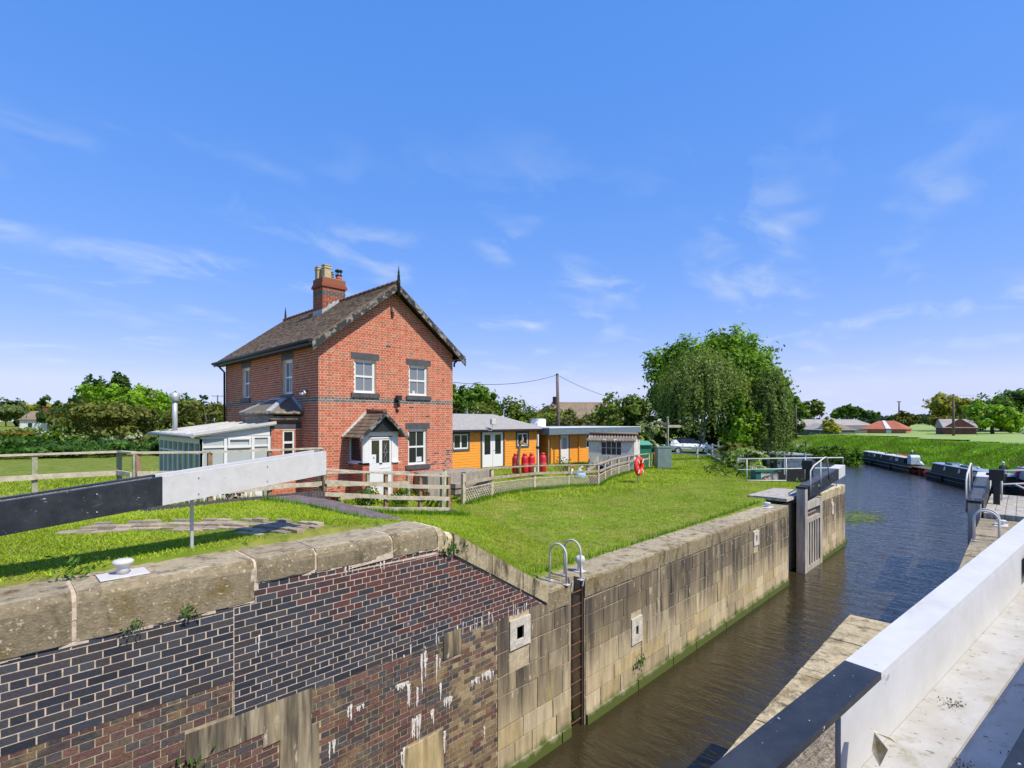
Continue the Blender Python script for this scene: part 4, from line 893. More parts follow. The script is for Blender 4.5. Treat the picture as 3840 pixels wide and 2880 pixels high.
m = MB(); A(.30,.95,1.19,1.91,-.04,-.034); m.build('door_pane', M('warm_glass', (.05,.046,.038), (.02,.02,.02), 3, rough=.05, spec=.8, amp=.2), porch)
m = MB(); z0 = 1.21                                           # leaded pattern in the right light
for sg in (-1, 1):
    m.tube([Fq_[0]+Fq_[1]*(.80+sg*.05*math.sin(t*math.pi*2.5)*(1 if t < .8 else .6))+UP*(z0+.58*t)+Fq_[3]*(-.031) for t in np.linspace(0, 1, 22)], .006, 4)
m.tube([Fq_[0]+Fq_[1]*u+UP*(z0+.31)+Fq_[3]*(-.031) for u in (.69,.93)], .005, 4); m.build('leaded_pattern', lead, porch)
m = MB(); A(.305,.47,1.205,1.47,-.033,-.030); m.build('notice', M('paper_blue', (.62,.72,.80), amp=.03), porch)
m = MB(); m.prism(Fq_, [(.335,1.33),(.44,1.33),(.3875,1.43)], -.0298, -.0285); m.build('warning_triangle', M('sign_yellow', (.75,.42,.03), amp=.02), porch)
m = MB(); m.prism(Fq_, [(.381,1.352),(.394,1.352),(.396,1.40),(.379,1.40)], -.0284, -.0275); m.prism(Fq_, [(.381,1.338),(.394,1.338),(.394,1.347),(.381,1.347)], -.0284, -.0275); m.build('warning_mark', blackm, porch)
prx, prz, pre = 8.625, 1.80, 1.05; pyf = 13.92; psl = (prz-pre)/(prx-7.80)
for sgn in (1, -1):
    xo = prx-sgn*.83; U = (0,-1,0) if sgn > 0 else (0,1,0); Oy = HY0 if sgn > 0 else pyf
    tiled(porch, 'porch_roof', (xo, Oy, pre+.03), U, (sgn,0,psl), HY0-pyf, math.hypot(.83,.75), tw=.2, th=.16, pal=((.17,.125,.08),(.14,.105,.075),(.20,.15,.10)))
m = MB(); m.tube([(prx,pyf,prz+.06),(prx,HY0,prz+.06)], .07, 8, (.22,.09,.055)); m.build('porch_ridge', tile, porch)
m = MB(); m.beam((7.76,HY0-.03,pre+.0),(prx,HY0-.03,prz+.07),.06,.10); m.build('porch_flashing', M('pale_lead', (.62,.62,.58), (.45,.45,.42), 6, rough=.7), porch)
for sgn in (-1, 1):
    m = MB(); q = 8
    for i in range(q):
        a, b = prx+sgn*.86*i/q, prx+sgn*.86*(i+1)/q; z = lambda x: prz+.03-psl*abs(x-prx)
        m.add([(x, y, zz) for y in (pyf-.045, pyf) for x, zz in ((a, z(a)-.13), (b, z(b)-.13), (b, z(b)), (a, z(a)))], [(0,1,2,3),(7,6,5,4),(0,4,5,1),(3,2,6,7),(1,5,6,2),(4,0,3,7)])
    m.build('porch_bargeboard', barge, porch)
m = MB(); m.prism(frame((0,pyf+.12,0),(1,0,0)), [(prx-.62,1.23),(prx+.62,1.23),(prx,1.76)], -.02, 0); m.build('porch_gable', blackm, porch)
m = MB(); m.box((7.86,14.05,.98),(7.93,14.17,1.14)); m.build('solar_lamp', blackm, porch)
# ---- side bay
bx0, by0, by1 = 6.10, 16.2, 18.3
bm_ = MB(); Fb_ = frame((bx0, by0, HG), (1,0,0)); bm_.box((bx0+.006,by0+.15,HG),(HX0,by1,1.62),mc); holed(bm_, Fb_, HX0-bx0, 1.62-HG, [(.34,1.2,.70,2.21)], .14, mc)
bricks(bm_, Fb_, [(0,0),(.905,0),(.905,2.56),(0,2.56)], [(.34,1.2,.70,2.21),(-.1,2.25,1,2.48)], hcol(), bond='stretcher')
bay = bm_.build('side_bay', brick, house)
m = MB(); m.fb(Fb_, -.03,.92,2.26,2.48,-.1,.014); m.build('bay_lintel', slate, bay)
m = MB(); A = lambda *a: m.fb(Fb_, *a); u0, v0, u1, v1 = .34,1.2,.70,2.21
A(u0,u1,v0,v0+.06,-.08,-.02); A(u0,u1,v1-.05,v1,-.08,-.02); A(u0,u0+.05,v0+.06,v1-.05,-.08,-.02); A(u1-.05,u1,v0+.06,v1-.05,-.08,-.02); A(u0+.05,u1-.05,1.80,1.87,-.08,-.02); m.build('bay_window_frame', upvc, bay)
m = MB(); A(u0+.03,u1-.03,v0+.03,v1-.03,-.06,-.05); m.build('bay_pane', glass, bay)
m = MB(); m.box((bx0-.1,by0-.13,1.60),(HX0,by1+.1,1.69)); m.box((bx0-.14,by0-.17,1.74),(HX0,by1+.14,1.80)); m.tube([(bx0-.17,by0-.2,1.79),(HX0+.05,by0-.2,1.79)], .045, 8); m.tube([(bx0-.17,by0-.2,1.79),(bx0-.17,by1+.1,1.79)], .045, 8); m.build('bay_gutter', M('mossy_gutter', (.10,.10,.10), (.36,.33,.24), 7, rough=.9), bay)
m = MB(); m.box((bx0-.05,by0+.1,1.30),(bx0-.02,by1,1.6)); m.build('bay_side_board', M('grey_board', (.32,.30,.25), (.24,.22,.18), 5, rough=.9), bay)
top = (6.72, 17.25, 2.24); e = [(bx0-.16,by0-.19,1.83),(HX0,by0-.19,1.83),(HX0,by1+.12,1.83),(bx0-.16,by1+.12,1.83)]
m = MB(); pk = [(6.70,16.75,2.26),(HX0,16.75,2.26),(HX0,17.8,2.26),(6.70,17.8,2.26)]
m.add(e+pk, [(0,1,5,4),(3,0,4,7),(4,5,6,7),(2,3,7,6)], (.17,.135,.10)); m.build('bay_roof', tile, bay)
m = MB(); m.beam(e[0], pk[0], .16, .05); m.beam(e[3], pk[3], .16, .05); m.beam(pk[0], pk[3], .16, .05); m.beam((HX0-.02,by0-.1,1.92),(HX0-.02,16.8,2.33),.05,.12); m.build('bay_flashing', lead, bay)
# ---- conservatory lean-to
cs = thing('conservatory', (4.2, 16.2, HG), 'white lean-to conservatory with large blinds on the left of the cottage', 'conservatory')
Fc = frame((4.2,16.2,HG), (1,0,0)); cw = 1.86
m = MB(); A = lambda *a: m.fb(Fc, *a)
A(0,cw,0,.75,-.08,0); A(0,cw,2.05,2.07,-.08,0)
m.prism(Fc, [(0,2.06),(cw,2.06),(cw,2.36),(0,2.10)], -.08, 0)
for u in (0,.60,1.34,cw-.06): A(u, u+(.08 if u else .05), .75, 2.05, -.08, .0)
for a, b in ((.05,.60),(.68,1.34),(1.42,cw-.06)): A(a,b,1.74,1.79,-.07,-.004); A(a,b,.75,.80,-.07,-.004); A(a,b,2.0,2.05,-.07,-.004)
A(.70,1.32,1.72,1.80,-.05,.015); A(.70,1.32,1.96,2.02,-.05,.015); A(.70,.75,1.8,1.96,-.05,.015); A(1.27,1.32,1.8,1.96,-.05,.015)
m.build('front_frame', upvc, cs)
m = MB(); m.fb(Fc,.03,cw-.03,.77,2.03,-.05,-.04); m.build('blind_pane', M('grey_blind', (.42,.45,.45), (.38,.41,.41), 1.2, rough=.12, spec=.5, amp=.03), cs)
Fd = frame((4.2,21.0,HG), (0,-1,0)); m = MB(); A = lambda *a: m.fb(Fd, *a); L = 4.8
A(0,L,0,.5,-.07,0); A(0,L,1.86,2.0,-.07,0); A(0,L,1.55,1.6,-.06,-.005)
for k in range(9): A(k*L/8-.03 if k else 0, min(L, k*L/8+.04), .5, 1.86, -.07, -.0)
m.build('side_frame', upvcshade, cs)
m = MB(); m.fb(Fd,.02,L-.02,.5,1.86,-.05,-.045); m.build('side_pane', M('garden_glass', (.24,.30,.20), (.15,.21,.14), 1.5, rough=.05, spec=.8, amp=.1), cs)
m = MB()
for i in range(7):
    a, b = i/7, (i+1)/7; q = lambda x, t: (x, 16.1+t*5.1, 1.17+.145*(x-4.0)+.02)
    m.add([q(3.98,a+.004),q(6.2,a+.004),q(6.2,b-.004),q(3.98,b-.004)]+[(x,y,z-.03) for x,y,z in (q(3.98,a+.004),q(6.2,a+.004),q(6.2,b-.004),q(3.98,b-.004))], [(0,1,2,3),(7,6,5,4),(0,4,5,1),(1,5,6,2),(2,6,7,3),(3,7,4,0)])
    m.beam(q(3.98,a), q(6.2,a), .05, .05)
m.beam((3.98,16.08,1.17),(6.2,16.08,1.50),.05,.09); m.build('roof', M('white_roof', (.56,.55,.52), (.47,.46,.43), 3, rough=.4, amp=.06), cs)
m = MB(); m.beam((3.99,16.07,1.125),(6.15,16.07,1.44),.03,.03); m.tube([(3.96,16.0,1.13),(3.96,21.3,1.13)], .05, 8); m.build('gutter', M('grey_gutter', (.30,.31,.31), rough=.6), cs)
fl = thing('flue_pipe', (4.35, 19.6, 1.2), 'tall steel flue pipe rising from the conservatory roof', 'flue')
m = MB(); m.lathe((4.35,19.6,1.15), [(.075,0),(.075,1.12)], 14); m.build('pipe', galv, fl); m = MB(); m.lathe((4.35,19.6,2.20), [(.13,0),(.13,.26),(.05,.27)], 16); m.build('cowl', galv, fl)
# deck and steps by the cottage
m = MB()
for i in range(4): m.box((10.1+.1*i, 13.75+.3*i, -1.2), (12.9, 14.04+.3*i, -.22+rng.uniform(-.01,.01)))
for i in range(3): m.box((11.0, 13.45-.0*i, -1.1+.2*i), (12.6, 13.74, -.95+.2*i))
tag(m.build('timber_deck', M('deck_timber', (.34,.30,.255), (.24,.21,.175), 4, rough=.95, st=.3, bump=.4, amp=.3), org=(10.1,13.8,-.5)), 'low silvery timber deck in front of the cottage corner', 'deck')
# ------------------------------------------------------------------ orange timber cabins
def boards(mb, F, W, H, holes, c, pitch=.145, v0=0):
    v = v0
    while v < H-.01:
        e = min(H, v+pitch); iv = [(0, W)]
        for h in holes:
            if h[1] < (v+e)/2 < h[3]: iv = [q for s, t in iv for q in ((s, min(t, h[0])), (max(s, h[2]), t)) if q[1]-q[0] > .01]
        for s, t in iv:
            O, U, Z, N = F; P = lambda u, w, n: O+U*u+Z*w+N*n
            mb.add([P(s,v,.016),P(t,v,.016),P(t,e-.012,.006),P(s,e-.012,.006),P(s,e,-.012),P(t,e,-.012),P(s,v,-.012),P(t,v,-.012)], [(0,1,2,3),(3,2,5,4),(6,7,1,0)], c)
        v += pitch
def logends(m, x, y, z0, z1, pitch=.145):
    z = z0
    while z < z1: m.box((x-.045, y-.09, z+.01), (x+.045, y+.0, z+pitch-.02)); z += pitch
c1 = thing('timber_cabin', (17, 21.8, -1.15), 'orange timber cabin with grey shingle roof and french doors beside the cottage', 'cabin')
CX0, CX1, CY, CZ0, CZ1 = 12.6, 24.55, 21.8, -1.12, 1.05
Fc1 = frame((CX0, CY, CZ0), (1,0,0)); ho = [(17.67,.03,18.70,.84),(19.75,-1.08,21.40,.92),(22.62,.05,23.53,.81)]; hh1 = [(a-CX0,b-CZ0,c-CX0,d-CZ0) for a,b,c,d in ho]
m = MB(); boards(m, Fc1, CX1-CX0, CZ1-CZ0, hh1, None); m.box((CX0,CY+.02,CZ0),(CX1,CY+.05,CZ0+.02))
Fr1 = frame((CX1, CY, CZ0), (0,1,0)); boards(m, Fr1, 4.6, CZ1-CZ0, [], None); Fl1 = frame((CX0, CY+4.6, CZ0), (0,-1,0)); boards(m, Fl1, 4.6, CZ1-CZ0, [], None)
for x in (21.52, CX1-.08): logends(m, x, CY-.01, CZ0, CZ1)
m.build('wall', orange, c1)
for h in (hh1[0], hh1[2]):
    w = window(c1, Fc1, *h, bars='mid', rec=-.03, sill=None, lint=None, fw_=.06); u0,v0,u1,v1 = h; m = MB(); t = .11
    for q in ((u0-t,u1+t,v0-t,v0),(u0-t,u1+t,v1,v1+t),(u0-t,u0,v0,v1),(u1,u1+t,v0,v1)): m.fb(Fc1, *q, -.02, .05)
    m.build('trim', slate, w)
u0,v0,u1,v1 = hh1[1]; m = MB(); A = lambda *a: m.fb(Fc1, *a); cu = (u0+u1)/2
for a, b in ((u0,cu-.01),(cu+.01,u1)):
    A(a,b,v0,v0+.62,-.02,.03); A(a,a+.17,v0+.62,v1,-.02,.03); A(b-.17,b,v0+.62,v1,-.02,.03); A(a+.17,b-.17,v1-.15,v1,-.02,.03); A(a+.17,b-.17,v0+.62,v0+.72,-.02,.03)
fd = m.build('french_doors', upvc, c1)
m = MB(); A = lambda *a: m.fb(Fc1, *a)
for a, b in ((u0,cu-.01),(cu+.01,u1)): A(a+.15,b-.15,v0+.6,v1-.1,-.01,.004)
m.build('pane', glass, fd); m = MB(); m.fb(Fc1,cu+.05,cu+.16,v0+.95,v0+.97,.03,.06); m.build('handle', galv, fd)
m = MB(); t = .1
for q in ((u0-t,u0,v0-.0,v1+t),(u1,u1+t,v0,v1+t),(u0,u1,v1,v1+t)): m.fb(Fc1, *q, -.02, .05)
m.build('trim', slate, fd)
m = MB(); ey = CY-.45; rz, ry, hz = 1.99, 24.0, 1.08; e0, e1 = CX0-.3, CX1+.55; rr = 22.7
m.add([(e0,ey,hz),(e1,ey,hz),(e1,CY+5.0,hz),(e0,CY+5.0,hz),(CX0+1.8,ry,rz),(rr,ry,rz)], [(0,1,5,4),(1,2,5),(2,3,4,5),(3,0,4)]); m.build('roof', felt, c1)
m = MB(); m.box((e0,ey-.01,hz-.10),(e1,ey+.03,hz-.004)); m.box((e1-.04,ey+.03,hz-.10),(e1,CY+5,hz-.004)); m.box((e0,ey+.03,hz-.12),(e1-.04,CY,hz-.09)); m.build('fascia', blackm, c1)
m = MB()
for x in (19.2, 24.0): m.box((x-.07,CY-.13,.93),(x+.07,CY-.01,1.02))
m.build('eaves_lamp', blackm, c1)
m = MB(); m.tube([(24.62,21.5,.98),(24.62,21.72,.8),(24.62,21.72,-1.1)], .035, 7); m.build('drainpipe', blackm, c1)
# white aerial unit
t = thing('aerial', (20.1, 21.3, 1.0), 'white square aerial on a bent arm above the cabin doors', 'aerial')
m = MB(); m.tube([(19.7,CY-.4,1.02),(20.0,CY-.55,1.02),(20.06,CY-.55,1.2),(20.06,CY-.55,1.40)], .018, 6); m.build('arm', galv, t); m = MB(); m.box((19.9,CY-.68,1.35),(20.22,CY-.5,1.68)); m.build('panel', white, t, bev=.03)
c2 = thing('timber_cabin', (29, 21.6, -1.3), 'orange flat-roofed cabin with a deep grey fascia and white door', 'cabin')
DX0, DX1, DY, DZ0, DZ1 = 25.4, 35.2, 21.6, -1.32, .68; Fd2 = frame((DX0, DY, DZ0), (1,0,0)); dd = (26.5-DX0, .06, 27.35-DX0, 1.94)
m = MB(); boards(m, Fd2, DX1-DX0, DZ1-DZ0, [dd,(29.3-DX0,1.0,30.3-DX0,1.95)], None); boards(m, frame((DX0,DY+4,DZ0),(0,-1,0)), 4, DZ1-DZ0, [], None)
logends(m, 28.41, DY-.01, DZ0, DZ1); logends(m, DX0+.06, DY-.01, DZ0, DZ1); m.build('wall', orange, c2)
m = MB(); u0,v0,u1,v1 = dd; A = lambda *a: m.fb(Fd2, *a); A(u0,u1,v0,v0+.95,-.02,.02); A(u0,u0+.2,v0+.95,v1,-.02,.02); A(u1-.2,u1,v0+.95,v1,-.02,.02); A(u0+.2,u1-.2,v1-.15,v1,-.02,.02); dr_ = m.build('door', upvc, c2)
m = MB(); m.fb(Fd2,u0+.18,u1-.18,v0+.93,v1-.1,-.01,.0); m.build('pane', M('frosted_glass', (.33,.38,.42), rough=.25, amp=.05), dr_)
m = MB(); A = lambda *a: m.fb(Fd2, *a); A(u0-.08,u0,v0,v1+.08,-.02,.04); A(u1,u1+.08,v0,v1+.08,-.02,.04); m.build('trim', slate, dr_)
window(c2, Fd2, 29.3-DX0,1.0,30.3-DX0,1.95, rec=-.03, sill=None, lint=slate, lh=.06, bars='mid')
m = MB(); m.box((DX0-.9,DY-.75,.70),(DX1,DY+4.2,1.10)); m.build('roof', M('grey_fascia', (.12,.16,.19), (.15,.19,.22), 3, rough=.45, amp=.08), c2)
m = MB(); m.box((DX0-.93,DY-.78,1.10),(DX1+.03,DY+4.23,1.15)); m.box((DX1-.001,DY-.77,.70),(DX1+.03,DY-.7,1.10)); m.build('roof_trim', upvcshade, c2)
t = thing('garden_shelter', (24.9, 23, -1.2), 'dark recessed orange porch joining the two cabins', 'porch')
m = MB(); boards(m, frame((24.6,23.6,-1.2),(1,0,0)), 2.0, 2.0, [], None); m.build('wall', orange, t)
m = MB(); m.box((24.6,22.0,.72),(25.3,24,.98)); m.build('roof', blackm, t)
for x in (24.75,25.9):
    m = MB(); z = -1.2
    while z < .8: m.box((x-.05,21.1,z),(x+.05,21.2,z+.12)); z += .14
    m.build('log_post', woodbrown, t)
# roof ornaments behind the cabins
m = MB(); m.prism(frame((26.75,24.5,.9),(1,0,0)), [(0,0),(.85,0),(.85,.78),(.2,.78),(0,.5)], 0, .7); m.box((26.72,23.9,1.69),(27.62,24.52,1.72)); tag(m.build('roof_unit', upvc, org=(26.75,24.5,.9)), 'white box unit showing above the cabin roof edge', 'unit')
# whitewashed shed with pantile roof
sh = thing('whitewashed_shed', (25.4, 18, -1.6), 'small whitewashed shed with a pantile roof and a barred window', 'shed')
# local frame: a along the wide wall (towards the right in view), right end wall faces the sun
aa = math.radians(-69); ea = V3(math.cos(aa), math.sin(aa), 0); S0 = V3(26.8,19.55,-1.62); SL, SD, SH_ = 2.85, 2.0, 2.08
ea = V3(.36,-.933,0); Fs = frame(S0, ea); eb = -Fs[3]
render = M('whitewash', (.66,.64,.60), (.50,.48,.43), 2.2, rough=.95, amp=.12, bump=.2)
m = MB(); wv = (.80,1.08,2.06,1.92); holed(m, Fs, SL, SH_, [wv], .12, None); P = lambda u, v, d: S0+ea*u+UP*v+eb*d
m.add([P(SL,0,0),P(SL,0,SD),P(SL,SH_-.1,SD),P(SL,SH_+.22,SD*.35),P(SL,SH_,0)], [(0,1,2,3,4)]); m.add([P(0,0,SD),P(0,0,0),P(0,SH_,0),P(0,SH_+.22,SD*.35),P(0,SH_-.1,SD)], [(0,1,2,3,4)]); m.add([P(SL,0,SD),P(0,0,SD),P(0,SH_-.1,SD),P(SL,SH_-.1,SD)], [(0,1,2,3)]); m.build('wall', render, sh)
m = MB(); u0,v0,u1,v1 = wv
for k in range(5): m.fb(Fs, u0+(u1-u0)*k/4-.018, u0+(u1-u0)*k/4+.018, v0, v1, -.1, -.03)
m.fb(Fs,u0,u1,(v0+v1)/2-.01,(v0+v1)/2+.02,-.1,-.03); wf_ = m.build('window', render, sh); m = MB(); m.fb(Fs,u0,u1,v0,v1,-.11,-.10); m.build('pane', M('dusty_glass', (.05,.052,.06), (.12,.09,.08), 4, rough=.15, amp=.3), wf_)
for u in (.95,1.62):
    m = MB(); m.add([P(u,SH_-.12,0),P(u+.16,SH_-.12,0),P(u+.16,SH_-.02,-.02),P(u,SH_-.02,-.02),P(u,SH_-.22,-.1),P(u+.16,SH_-.22,-.1)], [(0,1,5,4),(3,4,5,2),(0,4,3),(1,2,5)]); m.build('bracket_light', upvc, sh)
m = MB(); nU = 17
for sd in (0, 1):
    for r in range(2 if sd == 0 else 3):
        for k in range(nU):
            u = -.12+(SL+.24)*k/nU; w_ = (SL+.24)/nU; pts = []
            d0, d1 = (-.12+.30*r, -.12+.30*(r+1)+.02) if sd == 0 else (SD*.35+.3*r, SD*.35+.3*(r+1))
            z = lambda d: SH_+.26+ (d-SD*.35)*.5 if sd == 0 else SH_+.26-(d-SD*.35)*.38
            arc = [(j/5, .045*math.sin(math.pi*j/5*2)) for j in range(6)]
            for d in (d0, d1): pts += [P(u+w_*a, z(d)+b+(.02 if d == d0 and sd == 0 else 0), d) for a, b in arc]
            m.add(pts, [(j, j+1, 7+j, 6+j) for j in range(5)], pick([(.22,.17,.135),(.20,.155,.125),(.24,.185,.145)], .10))
            if r == 0 and sd == 0: m.add([P(u,z(d0)-.03,d0),P(u+w_,z(d0)-.03,d0),P(u+w_*.7,z(d0)+.045,d0),P(u+w_*.2,z(d0)+.055,d0)], [(0,1,2,3)], (.2,.15,.11))
m.tube([P(-.12,SH_+.30,SD*.35), P(SL+.12,SH_+.30,SD*.35)], .075, 8, (.24,.18,.13)); m.build('roof', tile, sh)
m = MB(); m.add([P(SL+.004,SH_-.02,-.02),P(SL+.004,SH_+.2,SD*.35),P(SL+.004,SH_-.06,SD),P(SL+.004,SH_-.2,SD),P(SL+.004,SH_+.08,SD*.35),P(SL+.004,SH_-.15,-.02)], [(0,5,4,1),(1,4,3,2)]); m.build('verge_board', cream, sh)
# timber scrap heap and clutter before the shed
m = MB(); pl_ = [(.40,.34,.26),(.30,.25,.18),(.46,.41,.33),(.24,.19,.14)]
heapm = M('scrap_timber', attr=True, sc=5, amp=.3, rough=.95)
for i in range(90):
    x, y = 25.3+rng.gauss(0,.75), 17.5+rng.gauss(0,.30); a = rng.gauss(.9,.45); l = rng.uniform(.4,1.3); z = -1.75+rng.random()*.75; d = V3(math.cos(a)*.8, -.25+rng.gauss(0,.3), math.sin(a)*rng.choice((1,.5,.2)))*l/2
    c = V3(x,y,z+.1); m.beam(c-d, c+d, rng.uniform(.03,.09), rng.uniform(.02,.05), pick(pl_))
tag(m.build('scrap_timber_heap', heapm, org=(25.3,17.5,-1.8), ), 'heap of loose sticks and scrap boards under the shed window', 'wood heap')
m = MB(); m.beam((24.0,17.9,-1.75),(25.0,17.6,-.55),.28,.03); tag(m.build('leaning_board', woodpale, org=(23,17.9,-1.7)), 'pale board leaning against the scrap timber heap', 'board')
for (x, y, w_, h_, mt, lb) in ((22.0,16.6,.55,.55,'blue_sack','light blue plastic sack behind the lattice fence'),(23.9,16.6,.5,.6,'navy_bin','dark blue bin behind the lattice fence right of the corner post'),(24.9,16.9,.45,.5,'navy_bin','second dark blue bin nearer the lifebuoy')):
    mt_ = M(mt, (.16,.38,.62) if mt == 'blue_sack' else (.015,.035,.14), (.5,.6,.7) if mt == 'blue_sack' else None, 6, rough=.5); z = gz(x, y); m = MB()
    if mt == 'blue_sack': m.lathe((x,y,z), [(.3,0),(.34,.12),(.3,.3),(.16,.42),(.05,.5)], 12)
    else: m.lathe((x,y,z), [(.22,0),(.27,h_),(.30,h_),(.30,h_+.04),(.05,h_+.08)], 14)
    tag(m.build('sack' if mt == 'blue_sack' else 'waste_bin', mt_, org=(x,y,z)), lb, 'sack' if mt == 'blue_sack' else 'bin')
# gas bottles
gb = [(19.15,18.55),(19.62,18.35),(20.02,18.25),(20.75,18.1)]; lbs = ['leftmost of four red gas bottles by the cabin corner','second red gas bottle from the left by the cabin corner','third red gas bottle, beside the striped post','rightmost red gas bottle, right of the striped post']
def gas(x, y, z):
    t = thing('gas_bottle', (x,y,z), lbs[0], 'gas bottle', 'red gas bottles')
    m = MB(); m.lathe((x,y,z), [(.17,0),(.185,.05),(.185,.74),(.16,.84),(.09,.90)], 18); m.build('body', red, t)
    m = MB(); m.lathe((x,y,z+.88), [(.10,0),(.11,.02),(.11,.12),(.03,.13)], 14); m.build('collar', red, t)
    m = MB(); m.lathe((x,y,z+.30), [(.186,0),(.1875,.01),(.1875,.2),(.186,.21)], 18); m.f = m.f[:-2]; m.c = m.c[:-2]; m.m = m.m[:-2]; m.sm = m.sm[:-2]; m.build('label_band', M('faded_red', (.60,.10,.09), amp=.2), t); return t
g0 = gas(*gb[0], -1.12)
for p, l in zip(gb[1:], lbs[1:]): dup(g0, (*p, -1.13), label=l)
t = thing('striped_post', (20.45, 18.2, -1.1), 'white post wound with red beside the gas bottles', 'post'); m = MB(); m.box((20.4,18.15,-1.2),(20.48,18.23,.85)); m.build('post', upvcshade, t); m = MB(); m.box((20.38,18.12,.1),(20.5,18.26,.22)); m.build('bracket', blackm, t)
t = thing('carved_bird_post', (18.4, 17.6, -1.1), 'gnarled wooden stump with a carved bird on top', 'stump')
m = MB(); m.tube([(18.3,17.6,-1.2),(18.32,17.6,-.4),(18.36,17.6,-.1),(18.42,17.6,.25),(18.5,17.58,.45)], [.11,.085,.075,.07,.04], 9); m.build('trunk', M('brown_bark', (.22,.13,.075), (.13,.08,.05), 9, rough=.95, bump=.5), t)
m = MB(); m.tube([(18.42,17.58,.35),(18.52,17.55,.50),(18.60,17.53,.66),(18.57,17.5,.74)], [.05,.085,.06,.03], 8); m.tube([(18.6,17.55,.45),(18.9,17.5,.38)], [.06,.02], 7); m.build('bird', M('carved_wood', (.36,.24,.12), rough=.8), t)
m = MB(); m.lathe((20.9,15.0,-1.46), [(.16,0),(.2,.3),(.22,.34),(.1,.35)], 12); tag(m.build('plant_pot', M('terracotta', (.45,.14,.06), rough=.9), org=(20.9,15,-1.46)), 'terracotta pot behind the lattice fence', 'pot')
m = MB(); m.box((18.83,14.70,-.86),(18.97,14.735,-.50)); nt_ = tag(m.build('fence_notice', M('notice_white', (.75,.72,.68), amp=.02), org=(18.9,14.7,-.7)), 'small red and white notice on a lattice fence post', 'notice'); m = MB(); m.box((18.835,14.694,-.62),(18.965,14.699,-.505)); m.build('red_heading', red, nt_)
# life ring
t = thing('lifebuoy', (22.9, 13.75, -1.53), 'orange-red lifebuoy housing on a thin post by the lawn', 'lifebuoy')
m = MB(); m.tube([(22.95,13.72,-1.7),(22.95,13.72,-.7)], .03, 8); m.build('post', galv, t)
ax = V3(.13,-.99,0); ax /= np.linalg.norm(ax); c0 = V3(22.95,13.66,-.70); sx = np.cross(UP, ax); m = MB(); R_, r_ = .36, .13; o = []
for i in range(28):
    t1 = i/28*6.2832; d = sx*math.cos(t1)+UP*math.sin(t1)
    for k in range(10): t2 = k/10*6.2832; o.append(c0+d*(R_+r_*math.cos(t2))*np.array(1.0)+ax*r_*.8*math.sin(t2))
m.smooth = True; m.add(o, [(i*10+k, ((i+1) % 28)*10+k, ((i+1) % 28)*10+(k+1) % 10, i*10+(k+1) % 10) for i in range(28) for k in range(10)]); m.build('ring', redorange, t)
m = MB(); 
for k in range(4):
    t1 = k*1.5708+.785; d = sx*math.cos(t1)+UP*math.sin(t1); m.beam(c0+d*.23+ax*.11, c0+d*.47+ax*.11, .07, .012, up=ax)
m.build('reflective_band', upvc, t)
m = MB(); m.prism((c0-ax*.06, sx, UP, ax), [(.30*math.cos(a),.30*math.sin(a)) for a in np.linspace(0,6.2832,17)[:-1]], -.02, .02); m.build('back_plate', M('red_dark', (.40,.03,.02), rough=.6), t)
# cabinet
t = thing('utility_cabinet', (31.3, 16.5, -1.62), 'tall grey-green metal cabinet standing on the lawn', 'cabinet')
F = frame((31.0,17.1,-1.62), (.70,-.71,0)); m = MB(); m.fb(F,0,.95,.06,1.42,-.62,0); m.build('body', boxgreen, t, bev=.012)
m = MB(); m.fb(F,.04,.91,.10,1.36,.004,.022); m.build('door', boxgreen, t); m = MB(); m.fb(F,-.03,.98,1.42,1.48,-.66,.03); m.build('lid', boxgreen, t); m = MB(); m.fb(F,-.04,.99,-.1,.06,-.66,.04); m.build('plinth', cream, t)
# finger post
t = thing('signpost', (38, 19.5, -1.6), 'timber finger post between the green sheds and the white car', 'signpost'); m = MB(); m.box((37.5,19.75,-1.8),(37.62,19.87,1.75)); m.lathe((37.56,19.81,1.75), [(.08,0),(.1,.08),(.02,.16)], 8); m.build('post', woodgreen, t)
m = MB(); m.prism(frame((37.6,19.78,1.05),(.75,-.66,0)), [(0,0),(.95,0),(1.1,.1),(.95,.2),(0,.2)], -.02, .02); m.build('arm', woodpale, t); m = MB(); m.prism(frame((37.56,19.7,1.28),(.3,.95,0)), [(0,0),(.8,0),(.9,.08),(.8,.16),(0,.16)], -.02, .02); m.build('arm', woodpale, t)
# green sheds
t = thing('green_shed', (34.3, 20.5, -1.8), 'green metal shed with a pale green lid beyond the whitewashed shed', 'shed'); F = frame((31.9,19.15,-1.75), (.70,-.71,0))
m = MB(); m.fb(F,0,1.0,0,1.6,-1.0,0); m.build('body', greenp, t); m = MB(); m.prism((F[0]+F[1]*-.08, F[3], UP, F[1]), [(-1.1,1.84),(.12,1.62),(.12,1.66),(-1.1,1.89)], 0, 1.16); m.build('roof', M('pale_green', (.10,.33,.20), rough=.5), t)
m = MB(); m.lathe((33.4,18.6,-1.6), [(.16,0),(.2,.15),(.13,.5),(.16,.8),(.05,.95)], 12); tag(m.build('clay_urn', MATS['terracotta'], org=(33.4,18.6,-1.6)), 'terracotta urn beside the green shed', 'urn')
# timber edging along the bank
m = MB(); ps = [(45.6,20.2),(40.5,16.9),(36.5,14.4),(32.5,11.9),(28.6,9.6)]
for a, b in zip(ps, ps[1:]): m.beam((*a, gz(*a)+.16), (*b, gz(*b)+.16), .12, .14)
tag(m.build('timber_edging', woodpale, org=(36,14,-1.5)), 'long timber edging rail running down the lawn to the railing', 'edging')
